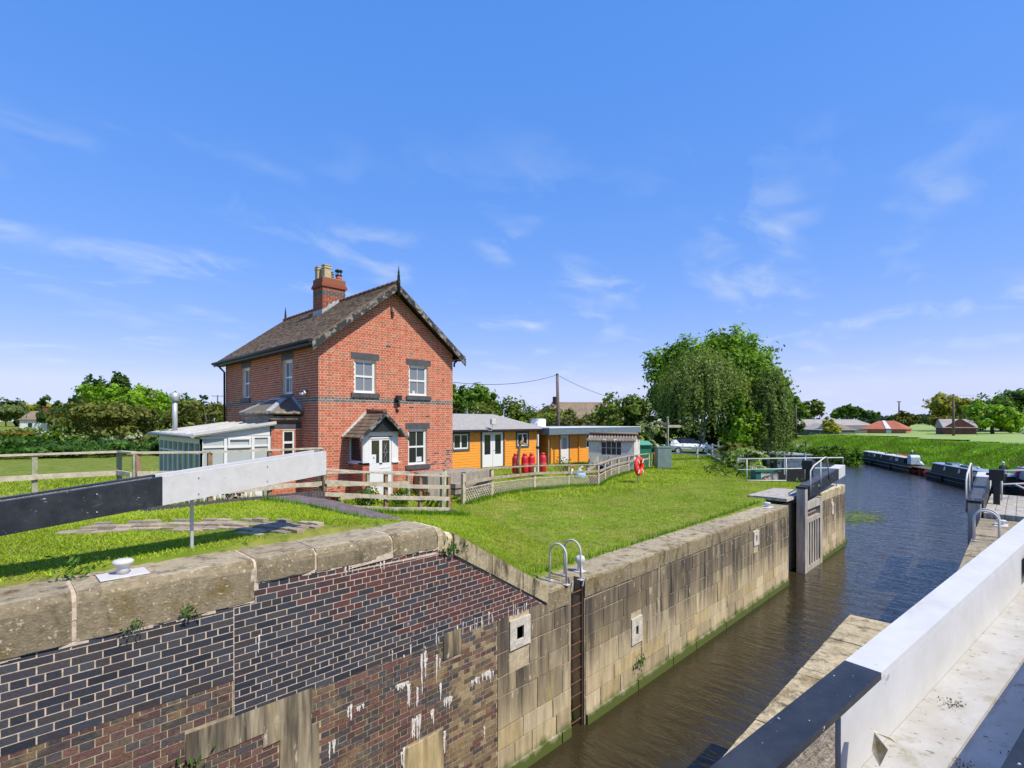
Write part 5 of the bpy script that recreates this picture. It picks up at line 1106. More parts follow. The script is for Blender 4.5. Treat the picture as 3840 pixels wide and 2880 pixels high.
# white fence and car
fence('paddock_fence', [(42.9,23.0),(42.9,19.9),(43.0,17.7)], 1.0, 'white three rail fence in front of the parked car', rails=(.86,.30), pm=white, rm=white, cap=False, post=(.13,.13))
fence('paddock_fence', [(46.9,20.3),(43.1,17.5)], 1.05, 'white rail fence behind the nose of the parked car', rails=(.95,.6,.3), pm=white, rm=white, cap=False)
def car(loc, rz, label):
    t = thing('parked_car', loc, label, 'car'); z0 = loc[2]
    def TR(mb): return mb.xf(loc, rz)
    st_ = [(-2.05,.55,.92,.80),(-1.98,.38,1.0,.86),(-1.3,.25,1.02,.90),(0,.22,1.0,.91),(1.0,.22,.98,.90),(1.6,.25,.90,.88),(2.0,.33,.80,.80),(2.12,.42,.66,.66)]
    m = MB(); o = []
    for x, zb, zt, hw in st_: o += [(x,-hw*.92,zb),(x,-hw,(zb+zt)*.5),(x,-hw*.96,zt-.06),(x,-hw*.8,zt),(x,hw*.8,zt),(x,hw*.96,zt-.06),(x,hw,(zb+zt)*.5),(x,hw*.92,zb)]
    k = 8; m.smooth = True; m.add(o, [(i*k+j, i*k+(j+1)%k, (i+1)*k+(j+1)%k, (i+1)*k+j)[::-1] for i in range(len(st_)-1) for j in range(k)]+[list(range(k)), [(len(st_)-1)*k+j for j in range(k)][::-1]]); TR(m).build('body', carwhite, t)
    m = MB(); cs_ = [(-1.9,.98,1.0,.70),(-1.45,.98,1.42,.66),(-.5,.98,1.52,.66),(.25,.98,1.47,.64),(1.05,.96,1.0,.70)]; o = []
    for x, zb, zt, hw in cs_: o += [(x,-hw*1.15,zb),(x,-hw*.98,zt-.05),(x,-hw*.8,zt),(x,hw*.8,zt),(x,hw*.98,zt-.05),(x,hw*1.15,zb)]
    k = 6; m.add(o, [(i*k+j, i*k+(j+1)%k, (i+1)*k+(j+1)%k, (i+1)*k+j)[::-1] for i in range(len(cs_)-1) for j in range(k)]+[list(range(k)), [(len(cs_)-1)*k+j for j in range(k)][::-1]]); TR(m).build('window', glass, t)
    m = MB(); m.add([(-1.5,-.55,1.43),(-.5,-.57,1.53),(.2,-.55,1.485),(.2,.55,1.485),(-.5,.57,1.53),(-1.5,.55,1.43)], [(0,1,4,5),(1,2,3,4)]); TR(m).build('roof', blackm, t)
    m = MB()
    for sgn in (-1,1): m.add([(-1.95,sgn*.80,1.0),(-1.15,sgn*.80,1.0),(-1.45,sgn*.69,1.36),(-1.95,sgn*.72,1.16)], [(0,1,2,3) if sgn < 0 else (3,2,1,0)])
    m.box((-2.05,-.7,1.28),(-1.55,.7,1.34)); TR(m).build('rear_pillar', carwhite, t)
    for x in (-1.32,1.32):
        for sgn in (-1,1):
            m = MB(); m.tube([(x,sgn*.66,.33),(x,sgn*.905,.33)], .33, 20); w_ = TR(m).build('wheel', rubber, t); m = MB(); m.tube([(x,sgn*.906,.33),(x,sgn*.912,.33)], .2, 14); TR(m).build('rim', galv, w_)
    for sgn in (-1,1):
        m = MB(); m.box((1.85,sgn*.5-.2,.60),(2.06,sgn*.5+.2,.74)); TR(m).build('headlight', M('lamp_glass', (.5,.52,.55), rough=.1), t)
        m = MB(); m.box((.75,sgn*.98-.1,.95),(.92,sgn*.98+.1,1.08)); TR(m).build('mirror', blackm, t)
    m = MB(); m.box((2.02,-.5,.3),(2.13,.5,.46)); TR(m).build('grille', blackm, t)
    return t
car((47.4, 22.8, gz(47.4,22.8)), -.785, 'white hatchback parked beyond the fence under the trees')
# notice screen and low green kiosk near the railing
t = thing('covered_barge', (53.7, 15.4, WATER), 'black-hulled barge with a blue-grey boarded cover moored behind the white railing', 'boat'); F = frame((52.5,16.5,WATER), (.70,-.71,0)); bw = 3.4
bg_ = M('blue_grey_board', (.13,.19,.24), (.10,.15,.20), 1.5, rough=.6)
m = MB(); m.prism(F, [(.25,-.4),(bw-.25,-.4),(bw,.5),(bw,1.45),(0,1.45),(0,.5)], -11, 0); m.build('hull', M('hull_dark', (.018,.018,.02), rough=.6), t)
m = MB(); m.fb(F,.05,bw-.05,1.46,2.08,-9,-.1); m.fb(F,.05,bw-.05,2.11,2.72,-9,-.1); m.build('cover', bg_, t); m = MB(); m.fb(F,0,bw,2.72,2.80,-9.1,-.02); m.build('cover_rail', M('grey_post', (.30,.33,.35), rough=.6), t)
for u in (.62,2.6): m = MB(); m.fb(F,u,u+.13,.9,3.0,-.098,.02); m.build('post', MATS['grey_post'], t)
t = thing('glazed_kiosk', (28.8, 9.4, -1.6), 'low green-roofed box with a glazed front full of odds and ends', 'kiosk'); F = frame((28.35,9.95,-1.68), (.70,-.71,0))
m = MB(); m.fb(F,0,1.2,0,.58,-.6,0); m.build('body', M('teal_paint', (.03,.13,.13), rough=.6), t); m = MB(); m.fb(F,-.06,1.26,.58,.68,-.66,.06); m.build('roof', greenp, t)
m = MB(); m.fb(F,.26,1.12,.08,.54,.004,.012); m.build('front', M('odds_and_ends', (.40,.46,.52), (.60,.22,.12), 7, lo=.5, hi=.55, rough=.4, specks=[((.7,.68,.62),5,.58,.62)]), t)
# poles and wires
def pole(x, y, z, h, r, label, lean=0, tbar=0):
    t = thing('utility_pole', (x,y,z), label, 'utility pole', 'utility poles'); m = MB(); m.tube([(x,y,z-.5),(x+lean*.5,y,z+h*.5),(x+lean,y,z+h)], [r*1.15,r,r*.8], 10); m.build('pole', polew, t)
    m = MB()
    if tbar:
        m.beam((x-tbar*.6,y+tbar*.7,z+h-.3),(x+tbar*.6,y-tbar*.7,z+h-.3),.12,.14)
        for k in (-.9,0,.9): m.lathe((x+k*tbar*.6,y-k*tbar*.7,z+h-.22), [(.06,0),(.08,.12),(.03,.2)], 8)
        m.build('crossarm', polew, t)
    else: m.lathe((x+lean,y,z+h), [(r*.85,0),(r*.85,.06),(r*.3,.12)], 8); m.build('cap', blackm, t)
    return (x+lean, y, z+h)
pa = pole(35.4, 29.0, -1.5, 7.1, .15, 'tall dark utility pole rising behind the orange cabins', lean=-.25)
def wire(a, b, sag, label, r=.018):
    a, b = V3(*a), V3(*b); m = MB(); m.tube([a+(b-a)*t-UP*sag*4*t*(1-t) for t in np.linspace(0,1,20)], r, 5); tag(m.build('overhead_wire', blackm, org=a), label, 'wire')
# ------------------------------------------------------------------ trees
def leafquads(P, N, size, asp=.55):
    n = len(P); A = nr.normal(size=(n,3)); A -= N*(A*N).sum(1, keepdims=True); A /= np.linalg.norm(A, axis=1, keepdims=True)+1e-9
    B = np.cross(N, A); s = (size*nr.uniform(.6, 1.3, n))[:, None]
    fold = N*s*nr.uniform(-.25,.25,(n,1))
    return np.stack([P-A*s, P-B*s*asp+fold, P+A*s, P+B*s*asp+fold], 1).reshape(-1, 3)
def palette(n, pal, var=.22, lob=None):
    pal = np.array(pal); c = pal[nr.integers(0, len(pal), n)]*nr.uniform(1-var, 1+var, (n,1))
    if lob is not None: c = c*lob[:, None]
    return np.clip(c, 0, 1)
def crown_pts(c, R, n, nl, lobe=.40, inner=.12, flat=1.0, full=False):
    c, R = V3(*c), V3(*R); d = nr.normal(size=(nl,3)); d[:,2] = nr.uniform(-.75,1.0,nl) if full else np.abs(d[:,2])*.9-.25*nr.random(nl); d /= np.linalg.norm(d, axis=1, keepdims=True)
    fr = nr.uniform(.45, .82, nl)[:,None]; LC = c+d*R*fr; LR = nr.uniform(.75, 1.25, nl)*lobe
    li = nr.integers(0, nl, n); q = nr.normal(size=(n,3)); q /= np.linalg.norm(q, axis=1, keepdims=True)
    nc = max(4, n//26); ci = nr.integers(0, nc, n)           # twig clumps inside each lobe
    cl = nr.integers(0, nl, nc); cq = nr.normal(size=(nc,3)); cq[:,2] = cq[:,2]*.8+.25; cq /= np.linalg.norm(cq, axis=1, keepdims=True); cr = (nr.random(nc)**.35)
    CP_ = LC[cl]+cq*(LR[cl]*cr)[:,None]*R*V3(1,1,.85*flat)
    P = CP_[ci]+nr.normal(size=(n,3))*R*lobe*.17
    N = (P-LC[cl[ci]])/R; N += nr.normal(size=(n,3))*.55*np.linalg.norm(N, axis=1, keepdims=True)+V3(0,0,.12); N /= np.linalg.norm(N, axis=1, keepdims=True)+1e-9
    shade = nr.uniform(.78, 1.2, nc)[ci]
    return P, N, shade
def limb_mesh(m, base, top, r, n=5, spread=.4, R=2):
    b, t = V3(*base), V3(*top); m.tube([b, b+(t-b)*.3+V3(rng.gauss(0,.1),rng.gauss(0,.1),0), b+(t-b)*.65+V3(rng.gauss(0,.2),rng.gauss(0,.2),0), t], [r*1.25, r, r*.7, r*.2], 8)
    for i in range(n):
        s = b+(t-b)*rng.uniform(.3,.75); a = rng.random()*6.28; e = s+V3(math.cos(a)*R*spread, math.sin(a)*R*spread, R*spread*rng.uniform(.6,1.2)); m.tube([s, (s+e)/2+UP*.1*R*spread, e], [r*.45, r*.3, r*.08], 6)
def tree(name, x, y, R, top, label, pal, n=3000, size=.25, nl=16, squash=None, trunk=.3, low=.25, cat='tree', group=None, barkm=None, lobe=.42, weep=0, sx=1.0, sky=None, off=(0,0)):
    z = gz(x, y); Hh = top-z; t = thing(name, (x, y, z), label, cat, group); bm_ = barkm or bark
    zc = z+Hh*(low+(1-low)*.5); Rz = Hh*(1-low)*.45; R = R*.93; sp_ = min(.5, .3*Hh/R)
    m = MB(); limb_mesh(m, (x, y, z-.3), (x+off[0]*.6, y+off[1]*.6, z+Hh*.72), max(.05, trunk), 6, sp_, R); m.build('trunk', bm_, t)
    c = (x+off[0], y+off[1], zc)
    if weep:
        k = weep; d = nr.normal(size=(k,3)); d[:,2] = np.abs(d[:,2])+.05; d /= np.linalg.norm(d, axis=1, keepdims=True)
        S = V3(*c)+d*V3(R*1.1*sx, R*1.1, Rz*1.2)*nr.uniform(.45, .98, (k,1)); L = nr.uniform(.12, .75, k)**1.0*Hh*.55*(1.25-d[:,2]*.5); per = n//k
        tt = np.tile(np.linspace(0, 1, per), (k,1)); bow = (d[:,None,:2]*np.sin(tt*1.4)[...,None]*.10*R)
        P = np.repeat(S[:,None,:], per, 1); P[...,2] -= tt*L[:,None]; P[...,:2] += bow; P += nr.normal(size=P.shape)*.11*(.7+size); P[...,2] = np.maximum(P[...,2], z+1.5+nr.random(P.shape[:2])*.9)
        P = P.reshape(-1,3); sh = np.repeat(nr.uniform(.75,1.22,k), per); N = np.repeat(d, per, 0)+nr.normal(size=(len(P),3))*.5; N[:,2] *= .5; N /= np.linalg.norm(N, axis=1, keepdims=True)
        npmesh('crown', leafquads(P, N, size, .5), 4, palette(len(P), pal, .2, sh), leaf, parent=t)
    else:
        P, N, sh = crown_pts(c, (R*sx, R, Rz), n, nl, lobe, full=low < .09); P[:,2] = np.maximum(P[:,2], z+.1)
        npmesh('crown', leafquads(P, N, size), 4, palette(n, pal, .2, sh), leaf, parent=t)
    return t
G_dark = [(0.062,0.130,0.017),(0.078,0.157,0.019),(0.049,0.105,0.019)]; G_mid = [(0.123,0.242,0.019),(0.158,0.284,0.022),(0.102,0.200,0.018)]
G_br = [(0.202,0.378,0.017),(0.248,0.420,0.019),(0.168,0.325,0.017)]; G_yel = [(0.360,0.378,0.017),(0.293,0.325,0.017),(0.295,0.300,0.021)]; G_olive = [(.125,.17,.036),(0.168,0.179,0.030),(0.213,0.210,0.038),(0.135,0.157,0.028)]
G_grey = [(0.168,0.231,0.083),(0.202,0.263,0.097),(0.135,0.200,0.062)]; G_birch = [(0.191,0.242,0.041),(0.225,0.273,0.048),(0.146,0.200,0.035)]; G_gold = [(.40,.38,.045),(.30,.30,.04),(.46,.42,.07),(0.360,0.420,0.041)]
FLW = [(.55,.54,.40),(.45,.45,.30)]
tree('willow_tree', .6, 95, 4.6, 5.6, 'grey-green willow at the far left edge beside the white cottage', G_grey, 2600, .42, 14, low=.1)
for a, l in (((9.9,203.9,6.5,8.2),'yellow-green tree left of the row behind the white cottage'),((15.1,205.8,7,8.2),'yellow-green tree in the middle of the row behind the white cottage'),((19.5,196,6.5,7.6),'yellow-green tree right of the row, beside the dark conifers')):
    tree('field_maple', *a, l, G_yel, 1500, .8, 12, low=.05, group='yellow-green trees')
for a, l in (((9.7,139.9,2.8,7.5),'left dark conifer with a pointed top'),((11.2,131.5,3.2,7.1),'middle dark conifer of the clump left of the tall oak'),((13.0,127,3.0,6.7),'right dark conifer touching the tall dark oak')):
    tree('conifer', *a, l, G_dark, 1700, .42, 16, low=.0, group='dark conifers', lobe=.36)
tree('conifer', 10.5, 118, 4.5, 4.8, 'low broad dark evergreen beneath the conifers', G_dark, 1800, .45, 14, low=0)
tree('oak_tree', 13.8, 112, 3.6, 9.9, 'tall dark oak standing highest on the left', G_dark, 2600, .42, 18, low=.1)
tree('oak_tree', 16.0, 111, 2.6, 10.3, 'dark oak top just right of the tallest oak', G_dark, 1700, .42, 12, low=.2)
tree('ash_tree', 13.95, 94.2, 5.0, 8.4, 'mid green ash in front of the tall dark oak', G_br, 3000, .36, 18, low=.05)
tree('ash_tree', 16.9, 88.4, 4.9, 8.5, 'light airy ash with sky gaps left of the flue pipe', G_br, 2300, .36, 15, low=.05, lobe=.34)
tree('ash_tree', 19.5, 84, 3.6, 5.4, 'smaller ash low behind the flue pipe', G_mid, 1500, .36, 10, low=0)
tree('hawthorn', 7.5, 58, 4.4, 3.9, 'big brownish hawthorn bush behind the rail fence', G_olive, 5200, .2, 26, low=0, trunk=.18)
tree('oak_tree', 27.2, 115, 5.0, 7.9, 'dark tree behind and right of the flue pipe', G_dark, 1500, .45, 12, low=0)
tree('hawthorn', 16.4, 61.8, 4.2, 4.3, 'brown-green hawthorn between the flue and the cottage wall', G_olive, 2800, .24, 18, low=0, trunk=.15)
tree('hawthorn', 20.3, 58, 3.6, 4.0, 'hawthorn against the left corner of the cottage', G_olive, 2200, .24, 14, low=0, trunk=.15)
def bush(x, y, R, top, label, pal, n=1200, size=.2, group=None, sx=1.0, name='bush'): return tree(name, x, y, R, top, label, pal, n, size, 12, low=-.15, trunk=.05, cat='bush', group=group, lobe=.46, sx=sx)
mixf = G_mid+G_mid+FLW
bush(3.1, 71, 2.6, 1.0, 'flowering bush with cream blossom below the white cottage', mixf, 1700, .24); bush(6.4, 68, 2.4, 1.2, 'flowering bush with cream blossom by the bare pole', mixf, 1500, .24)
bush(1.0, 69, 2.8, 1.4, 'olive-brown bush at the far left edge', [(.19,.18,.02),(.15,.15,.02)], 1500, .24); bush(9.2, 66, 2.5, 1.4, 'cream flowering bush left of the big hawthorn', mixf, 1300, .24)
bush(9.6, 54.6, 2.2, .9, 'white flowering shrub right of the big hawthorn', G_mid+FLW*2, 1300, .2); bush(12.0, 54, 2.2, 1.2, 'yellow-green shrub beside the conservatory', G_yel+G_mid, 1200, .2)
for i, (x, y, R) in enumerate(((-2,50,4.5),(2.2,49,4.2),(6.0,48,3.5),(10.5,46,3.2),(-7,52,5))):
    bush(x, y, R, .35+.2*(i % 2), ['leftmost low green bramble under the rail line','low green bramble below the olive bush','low green bramble before the big hawthorn','low green bramble near the conservatory','outermost low bramble past the picture edge'][i], [(.06,.15,.022),(.08,.18,.025),(.05,.12,.02)], 2400, .19, 'bramble clumps', name='bramble')
tree('ash_tree', 52.6, 60.5, 4.9, 8.3, 'green ash right of the cottage wall', G_mid, 3200, .36, 18, low=.1, lobe=.36)
tree('ash_tree', 49.3, 60.8, 3.0, 8.4, 'green ash half hidden by the cottage wall', G_mid, 1500, .36, 12, low=.1)
bush(34.6,38.6,3.5,4.0,'reddish-green hedge bush nearest the cottage', G_olive+G_mid, 2600, .2,'hedge bushes behind the cabins'); bush(37.0,36.0,3.1,4.2,'dark round hedge bush in the middle behind the cabin roof', G_mid+G_olive, 2400, .2,'hedge bushes behind the cabins'); bush(39.5,34.8,3.1,3.4,'light green hedge bush by the white roof unit', G_br+G_olive, 2200, .2,'hedge bushes behind the cabins')
tree('hawthorn', 45.0, 37.0, 3.8, 4.2, 'thin greyish bush around the utility pole', G_olive+[(.16,.16,.09)], 1700, .22, 12, low=0, trunk=.1); tree('hawthorn', 42, 33, 3.2, 3.3, 'low thin bush in front of the brown roof', G_olive+[(.2,.19,.11)], 1200, .22, 10, low=0, trunk=.1)
tree('hawthorn', 46.3, 29.9, 3.7, 5.8, 'dark olive hawthorn behind the whitewashed shed', G_olive+G_mid, 4200, .24, 24, low=0, trunk=.2)
bush(44.1, 25.2, 1.6, 2.2, 'elder with cream blossom behind the green shed', G_mid+FLW*2, 1000, .2); bush(46.5, 27, 2.4, 3.0, 'dark bush under the big tree', G_dark, 1200, .24)
tree('sycamore', 59.3, 25.6, 7.8, 12.6, 'huge round sycamore towering over the parked car', G_mid+G_br, 52000, .25, 90, low=.06, trunk=.5, lobe=.33)
tree('weeping_birch', 50.8, 22.9, 4.8, 8.9, 'drooping grey-green birch in front of the sycamore', [(.17,.25,.045),(.21,.29,.055),(.14,.21,.04),(.24,.31,.07)], 24000, .15, barkm=birchbark, trunk=.22, weep=1100, low=.12)
tree('weeping_birch', 53.0, 17.4, 2.1, 6.9, 'slim drooping birch at the water side of the sycamore', [(.15,.23,.042),(.12,.19,.036),(.19,.26,.06)], 12000, .15, barkm=birchbark, trunk=.16, weep=560, low=.1)
tree('maple_tree', 49.5, 18.9, 1.7, 4.8, 'bright yellow-green young maple between the two birches', [(.14,.26,.012),(.11,.22,.012),(.17,.28,.015)], 2600, .2, 14, low=.0, trunk=.08)
bush(46.5,17.6,1.6,1.8,'leafy bright shrub at the foot of the young maple', G_br, 1100, .18); bush(43.0,16.6,1.5,.1,'brown-green scrub by the fence end', G_olive, 900, .16)
bush(37.2,13.7,1.6,-.25,'elder bush with cream flowers behind the white railing', G_br+FLW, 1600, .16); bush(40.3,15.6,1.5,-.5,'green scrub between the railing and the white fence', G_mid+G_olive, 1100, .16); bush(33.6,11.9,1.0,-1.0,'small flowering shrub above the green kiosk', G_br+FLW, 700, .13)
bush(58,30,3.2,2.6,'dark hedge left behind the parked car', G_dark+G_mid, 2200, .24); bush(61,25.5,3.4,3.2,'dark hedge behind the birch trunk', G_dark+G_mid, 2200, .24); bush(58.5,20.5,2.4,2.2,'dark hedge right of the birch trunk by the water', G_dark+G_mid, 1600, .22)
m = MB(); m.tube([(49.2,22.2,-1.8),(49.5,22.3,-.2),(49.9,22.2,1.3)], [.16,.12,.09], 8); tag(m.build('birch_stem', birchbark, org=(49.2,22.2,-1.8)), 'pale leaning birch stem behind the car bonnet', 'tree')
# across the river
tree('oak_tree', 163.8, 48.5, 4.0, 10.5, 'tall far tree behind the farm beside the birch', G_mid, 1500, .7, 12, low=.1); tree('oak_tree', 178, 47.0, 6.8, 9.8, 'broad olive far tree behind the grey barn', G_olive+G_mid, 2400, .7, 16, low=.05); tree('oak_tree', 171, 49.5, 5, 8, 'far tree between the two at the farm edge', G_mid, 1500, .7, 12, low=0)
bush(122.6,35.4,3.1,4.7,'dense round evergreen by the slim pole on the far bank', G_dark, 1800, .38, name='round_bush'); bush(119.0,36.5,2.6,3.4,'dark bush at the left end of the far farm track', G_dark, 1000, .38)
tree('oak_tree', 268, 55.5, 6.2, 9.2, 'distant broad oak above the long barn roof', G_dark+G_mid, 2200, .95, 14, low=.1); tree('oak_tree', 279.5, 51.5, 5.4, 7.4, 'smaller distant oak right of the broad one', G_dark, 1300, .95, 10, low=.1)
bush(139.6,32.2,2.5,2.5,'bright yellow shrub in front of the grey barn', G_gold, 1500, .4, name='yellow_shrub'); bush(180.3,23.6,3.6,4.5,'dark reddish bush behind the brick barn', G_olive, 1300, .5)
tree('golden_tree', 176.3, 13.2, 5.6, 9.6, 'tall golden-leaved tree behind the brown cottage', G_gold, 4500, .5, 20, low=-.1); tree('golden_tree', 165, 14.6, 2.6, 4.2, 'shorter shaded golden tree left of the tall one', [(.12,.13,.03),(.3,.28,.04)], 1100, .55, 8, low=0)
tree('oak_tree', 170, 3.6, 8.2, 11.1, 'big dark oak at the far right edge', G_dark+G_mid, 5200, .5, 24, low=-.1); tree('oak_tree', 176, -4, 9, 10.5, 'dark oak behind the big one at the right edge', G_dark, 2600, .7, 16, low=.05)
tree('chestnut_tree', 146.5, 4.4, 5.4, 6.3, 'bright green chestnut in front of the big oak', G_br, 5200, .42, 22, low=-.2); bush(157,10.6,2,1.6,'scrub at the left side of the brown cottage', G_olive, 700, .4)
for i, (x, y, R) in enumerate(((430,40,22),(500,22,26),(520,75,30),(470,58,20),(560,-30,40),(600,110,40))):
    tree('distant_wood', x, y, R, 7+2*(i % 2), ['hazy strip of far trees behind the pale shed','hazy strip of far trees right of the pale shed','hazy wood on the horizon beyond the oaks','hazy clump on the horizon by the oaks','hazy wood on the horizon at the right edge','hazy wood on the horizon behind the sycamore'][i], [(.05,.09,.05),(.06,.10,.055)], 700, 2.2, 10, low=-.2, cat='wood', group='far woods')
for i, (x, y, R) in enumerate(((-60,420,60),(10,460,70),(90,430,60),(170,400,60),(250,360,60))):
    tree('distant_wood', x, y, R, 13, 'low dark wood along the horizon behind the left trees', [(.03,.06,.02),(.04,.07,.025)], 1200, 3.0, 14, low=-.2, cat='wood', group='horizon woods')

# ------------------------------------------------------------------ far buildings
def gable(name, A, U, L, Wd, he, hr, wallm, roofm, label, cat='barn', hip=0, z=None):
    z = gz(A[0], A[1]) if z is None else z; t = thing(name, (A[0], A[1], z), label, cat); F = frame((*A, z-.5), (*U, 0)); O, u, w, n = F; n = -n; P = lambda a, b, h: O+u*a+n*b+w*(h+.5)
    m = MB(); m.add([P(0,0,-.5),P(L,0,-.5),P(L,Wd,-.5),P(0,Wd,-.5),P(0,0,he),P(L,0,he),P(L,Wd,he),P(0,Wd,he)]+([] if hip else [P(0,Wd/2,hr-.06),P(L,Wd/2,hr-.06)]), [(0,1,5,4),(1,2,6,5),(2,3,7,6),(3,0,4,7)]+([] if hip else [(4,8,7),(5,6,9)])); m.build('wall', wallm, t)
    m = MB(); o = .25; h0 = he-.05
    m.add([P(-o,-o,h0),P(L+o,-o,h0),P(L+o,Wd+o,h0),P(-o,Wd+o,h0),P(hip-o,Wd/2,hr),P(L-hip+o,Wd/2,hr)]+[P(-o,-o,h0-.12),P(L+o,-o,h0-.12),P(L+o,Wd+o,h0-.12),P(-o,Wd+o,h0-.12)], [(0,1,5,4),(1,2,5),(2,3,4,5),(3,0,4),(0,6,7,1),(1,7,8,2),(2,8,9,3),(3,9,6,0)]); m.build('roof', roofm, t)
    return t, P
brownbrick = M('brown_brick', (.17,.065,.045), (.13,.05,.035), 1.5, rough=.9); greyroof = M('asbestos_roof', (.36,.32,.29), (.27,.24,.22), .6, rough=.9, amp=.12); redroof = M('red_pantile', (.40,.13,.065), (.33,.10,.05), .8, rough=.85); darkbarn = M('dark_boarding', (.13,.125,.13), (.10,.10,.11), 1, rough=.9)
pinkbrick = M('pink_brick', (.36,.16,.11), (.30,.13,.09), .9, rough=.9)
gable('long_barn', (150,42), (.95,-.31), 34, 9, 2.0, 3.6, darkbarn, greyroof, 'long grey-roofed barn behind the yellow shrub'); gable('gabled_barn', (141.5,39.6), (-.62,-.78), 7.5, 9, 1.3, 2.7, darkbarn, greyroof, 'dark gabled grey barn left of the yellow shrub')
gable('low_store', (146.5,33.3), (.12,-.99), 7.0, 6, 1.1, 2.0, cream, M('dark_slate', (.14,.13,.13), rough=.9), 'low cream-walled store between yellow shrub and brick barn')
bt, P = gable('brick_barn', (147.5,27.6), (.05,-1), 8.6, 14, 1.3, 3.2, pinkbrick, redroof, 'red-roofed brick barn with a white strip down its roof', hip=3.0)
m = MB(); q = [P(4.9,-.28,1.31),P(5.9,-.28,1.31),P(4.0,6.8,3.2),P(3.4,6.8,3.2)]; m.add(q+[p-UP*.05+UP*.1 for p in q], [(4,5,6,7),(0,1,5,4),(3,0,4,7),(1,2,6,5)]); m.build('roof_strip', upvc, bt)
m = MB(); a = [P(4.9,-.03,-.3),P(5.9,-.03,-.3),P(5.9,-.03,1.25),P(4.9,-.03,1.25)]; m.add(a, [(0,1,2,3)]); m.build('door', upvcshade, bt)
ct, P = gable('brown_cottage', (138,11.4), (.25,-1.0), 5.0, 9, 1.7, 3.4, brownbrick, greyroof, 'brown brick cottage half hidden behind the chestnut', 'house')
# turn its gable towards the river: a gable wall in front
m = MB(); m.add([P(0,-.06,-.5),P(5,-.06,-.5),P(5,-.06,1.7),P(2.5,-.06,3.5),P(0,-.06,1.7)]+[P(0,.3,-.5),P(5,.3,-.5),P(5,.3,1.7),P(2.5,.3,3.5),P(0,.3,1.7)], [(0,1,2,3,4),(9,8,7,6,5),(2,7,8,3),(3,8,9,4)]); m.build('gable_wall', brownbrick, ct); m = MB(); a = [P(3.2,-.09,-.3),P(3.9,-.09,-.3),P(3.9,-.09,.7),P(3.2,-.09,.7)]; m.add(a, [(0,1,2,3)]); m.build('window', glass, ct)
gable('pale_shed', (330,32), (.1,-1), 8, 14, 2.2, 5, M('pale_steel', (.62,.62,.60), rough=.6), M('pale_steel', (.62,.62,.60)), 'pale distant shed right of the dark reddish bush', 'shed')
gable('white_bungalow', (152,-1.5), (.1,-1), 8, 8, 1.5, 3.0, cream, greyroof, 'pale bungalow at the far right edge behind the chestnut', 'house')
gable('white_cottage', (4.3,121.6), (.72,-.70), 4.6, 5, 2.5, 3.9, M('white_render', (.78,.77,.74), (.68,.67,.64), .8, rough=.9), M('old_brown_roof', (.26,.19,.13), (.2,.15,.1), .7, rough=.9), 'white rendered cottage with a brown roof among the left trees', 'house', z=-.6)
m = MB(); m.box((7.2,121.4,2.2),(8.0,122.2,4.0)); m.box((7.1,121.3,4.0),(8.1,122.3,4.15)); w_ = bpy.data.objects['white_cottage']; m.build('chimney', brownbrick, w_); m = MB(); m.add([(5.3,120.55,.5),(5.8,120.06,.5),(5.8,120.06,1.2),(5.3,120.55,1.2)], [(0,1,2,3)]); m.build('window', glass, w_)
gable('brown_roofed_house', (54.1,44.8), (.72,-.69), 6.8, 7, 3.6, 5.9, brownbrick, M('old_brown_roof', ()), 'house with a brown tiled roof behind the utility pole', 'house')
m = MB(); m.box((56.2,46.6,3.0),(56.8,47.2,5.0)); m.build('chimney', brownbrick, bpy.data.objects['brown_roofed_house'])
pole(7.6, 106.5, -.9, 4.3, .16, 'short bare pole beside the white cottage'); pole(47.4, 165.8, -.9, 10.0, .22, 'far T-topped pole left of the cottage drainpipe', tbar=1.8)
pb = pole(109.7, 31.1, -1.2, 6.0, .14, 'slim pole in front of the round evergreen'); pc = pole(185.3, 25.4, -.9, 8.3, .22, 'pole with a small bracket behind the brick barn', tbar=.6); pd_ = pole(124.3, 9.0, -1.1, 7.5, .20, 'dark pole in front of the brown cottage')
wire(pa, (14.0,24.0,4.4), .9, 'overhead wire from the cabin pole to the cottage'); wire(pa, (46,27,3.4), .5, 'overhead wire from the cabin pole down to the right hawthorn'); wire((12.1,19,3.9), (36,40,3.0), 1.0, 'faint wire from the cottage eaves over the cabin'); wire(pd_, (160,-12,6.4), .4, 'wire from the dark pole towards the right edge'); wire(pb, (178,50,7), .6, 'wire from the slim pole over the barns')
m = MB(); m.tube([(*pd_[:2], pd_[2]-.5), (120,5.5,-1.0)], .025, 5); tag(m.build('stay_wire', blackm, org=pd_), 'stay wire slanting from the dark pole into the field', 'wire')
car((142,-2.0, gz(142,-2)), 1.2, 'white car parked under the trees at the far right')
for x, y, l in ((112.0,33.0,'left gate post on the far farm track'),(110.5,29.6,'reddish gate post right of the slim pole')):
    m = MB(); z = gz(x,y); m.box((x-.12,y-.12,z),(x+.12,y+.12,z+1.3)); m.lathe((x,y,z+1.3), [(.15,0),(.15,.08),(.03,.14)], 8); tag(m.build('gate_post', polew, org=(x,y,z)), l, 'post')
# pale farm track
m = MB(); m.add([(x, y, gz(x,y)+.25) for x, y in ((108,34),(113,36.5),(125,33.5),(122,29),(111,28.8))], [(0,1,2,3,4)]); tag(m.build('road', M('farm_track', (.42,.33,.24), (.32,.26,.19), .8, rough=.95)), kind='structure')
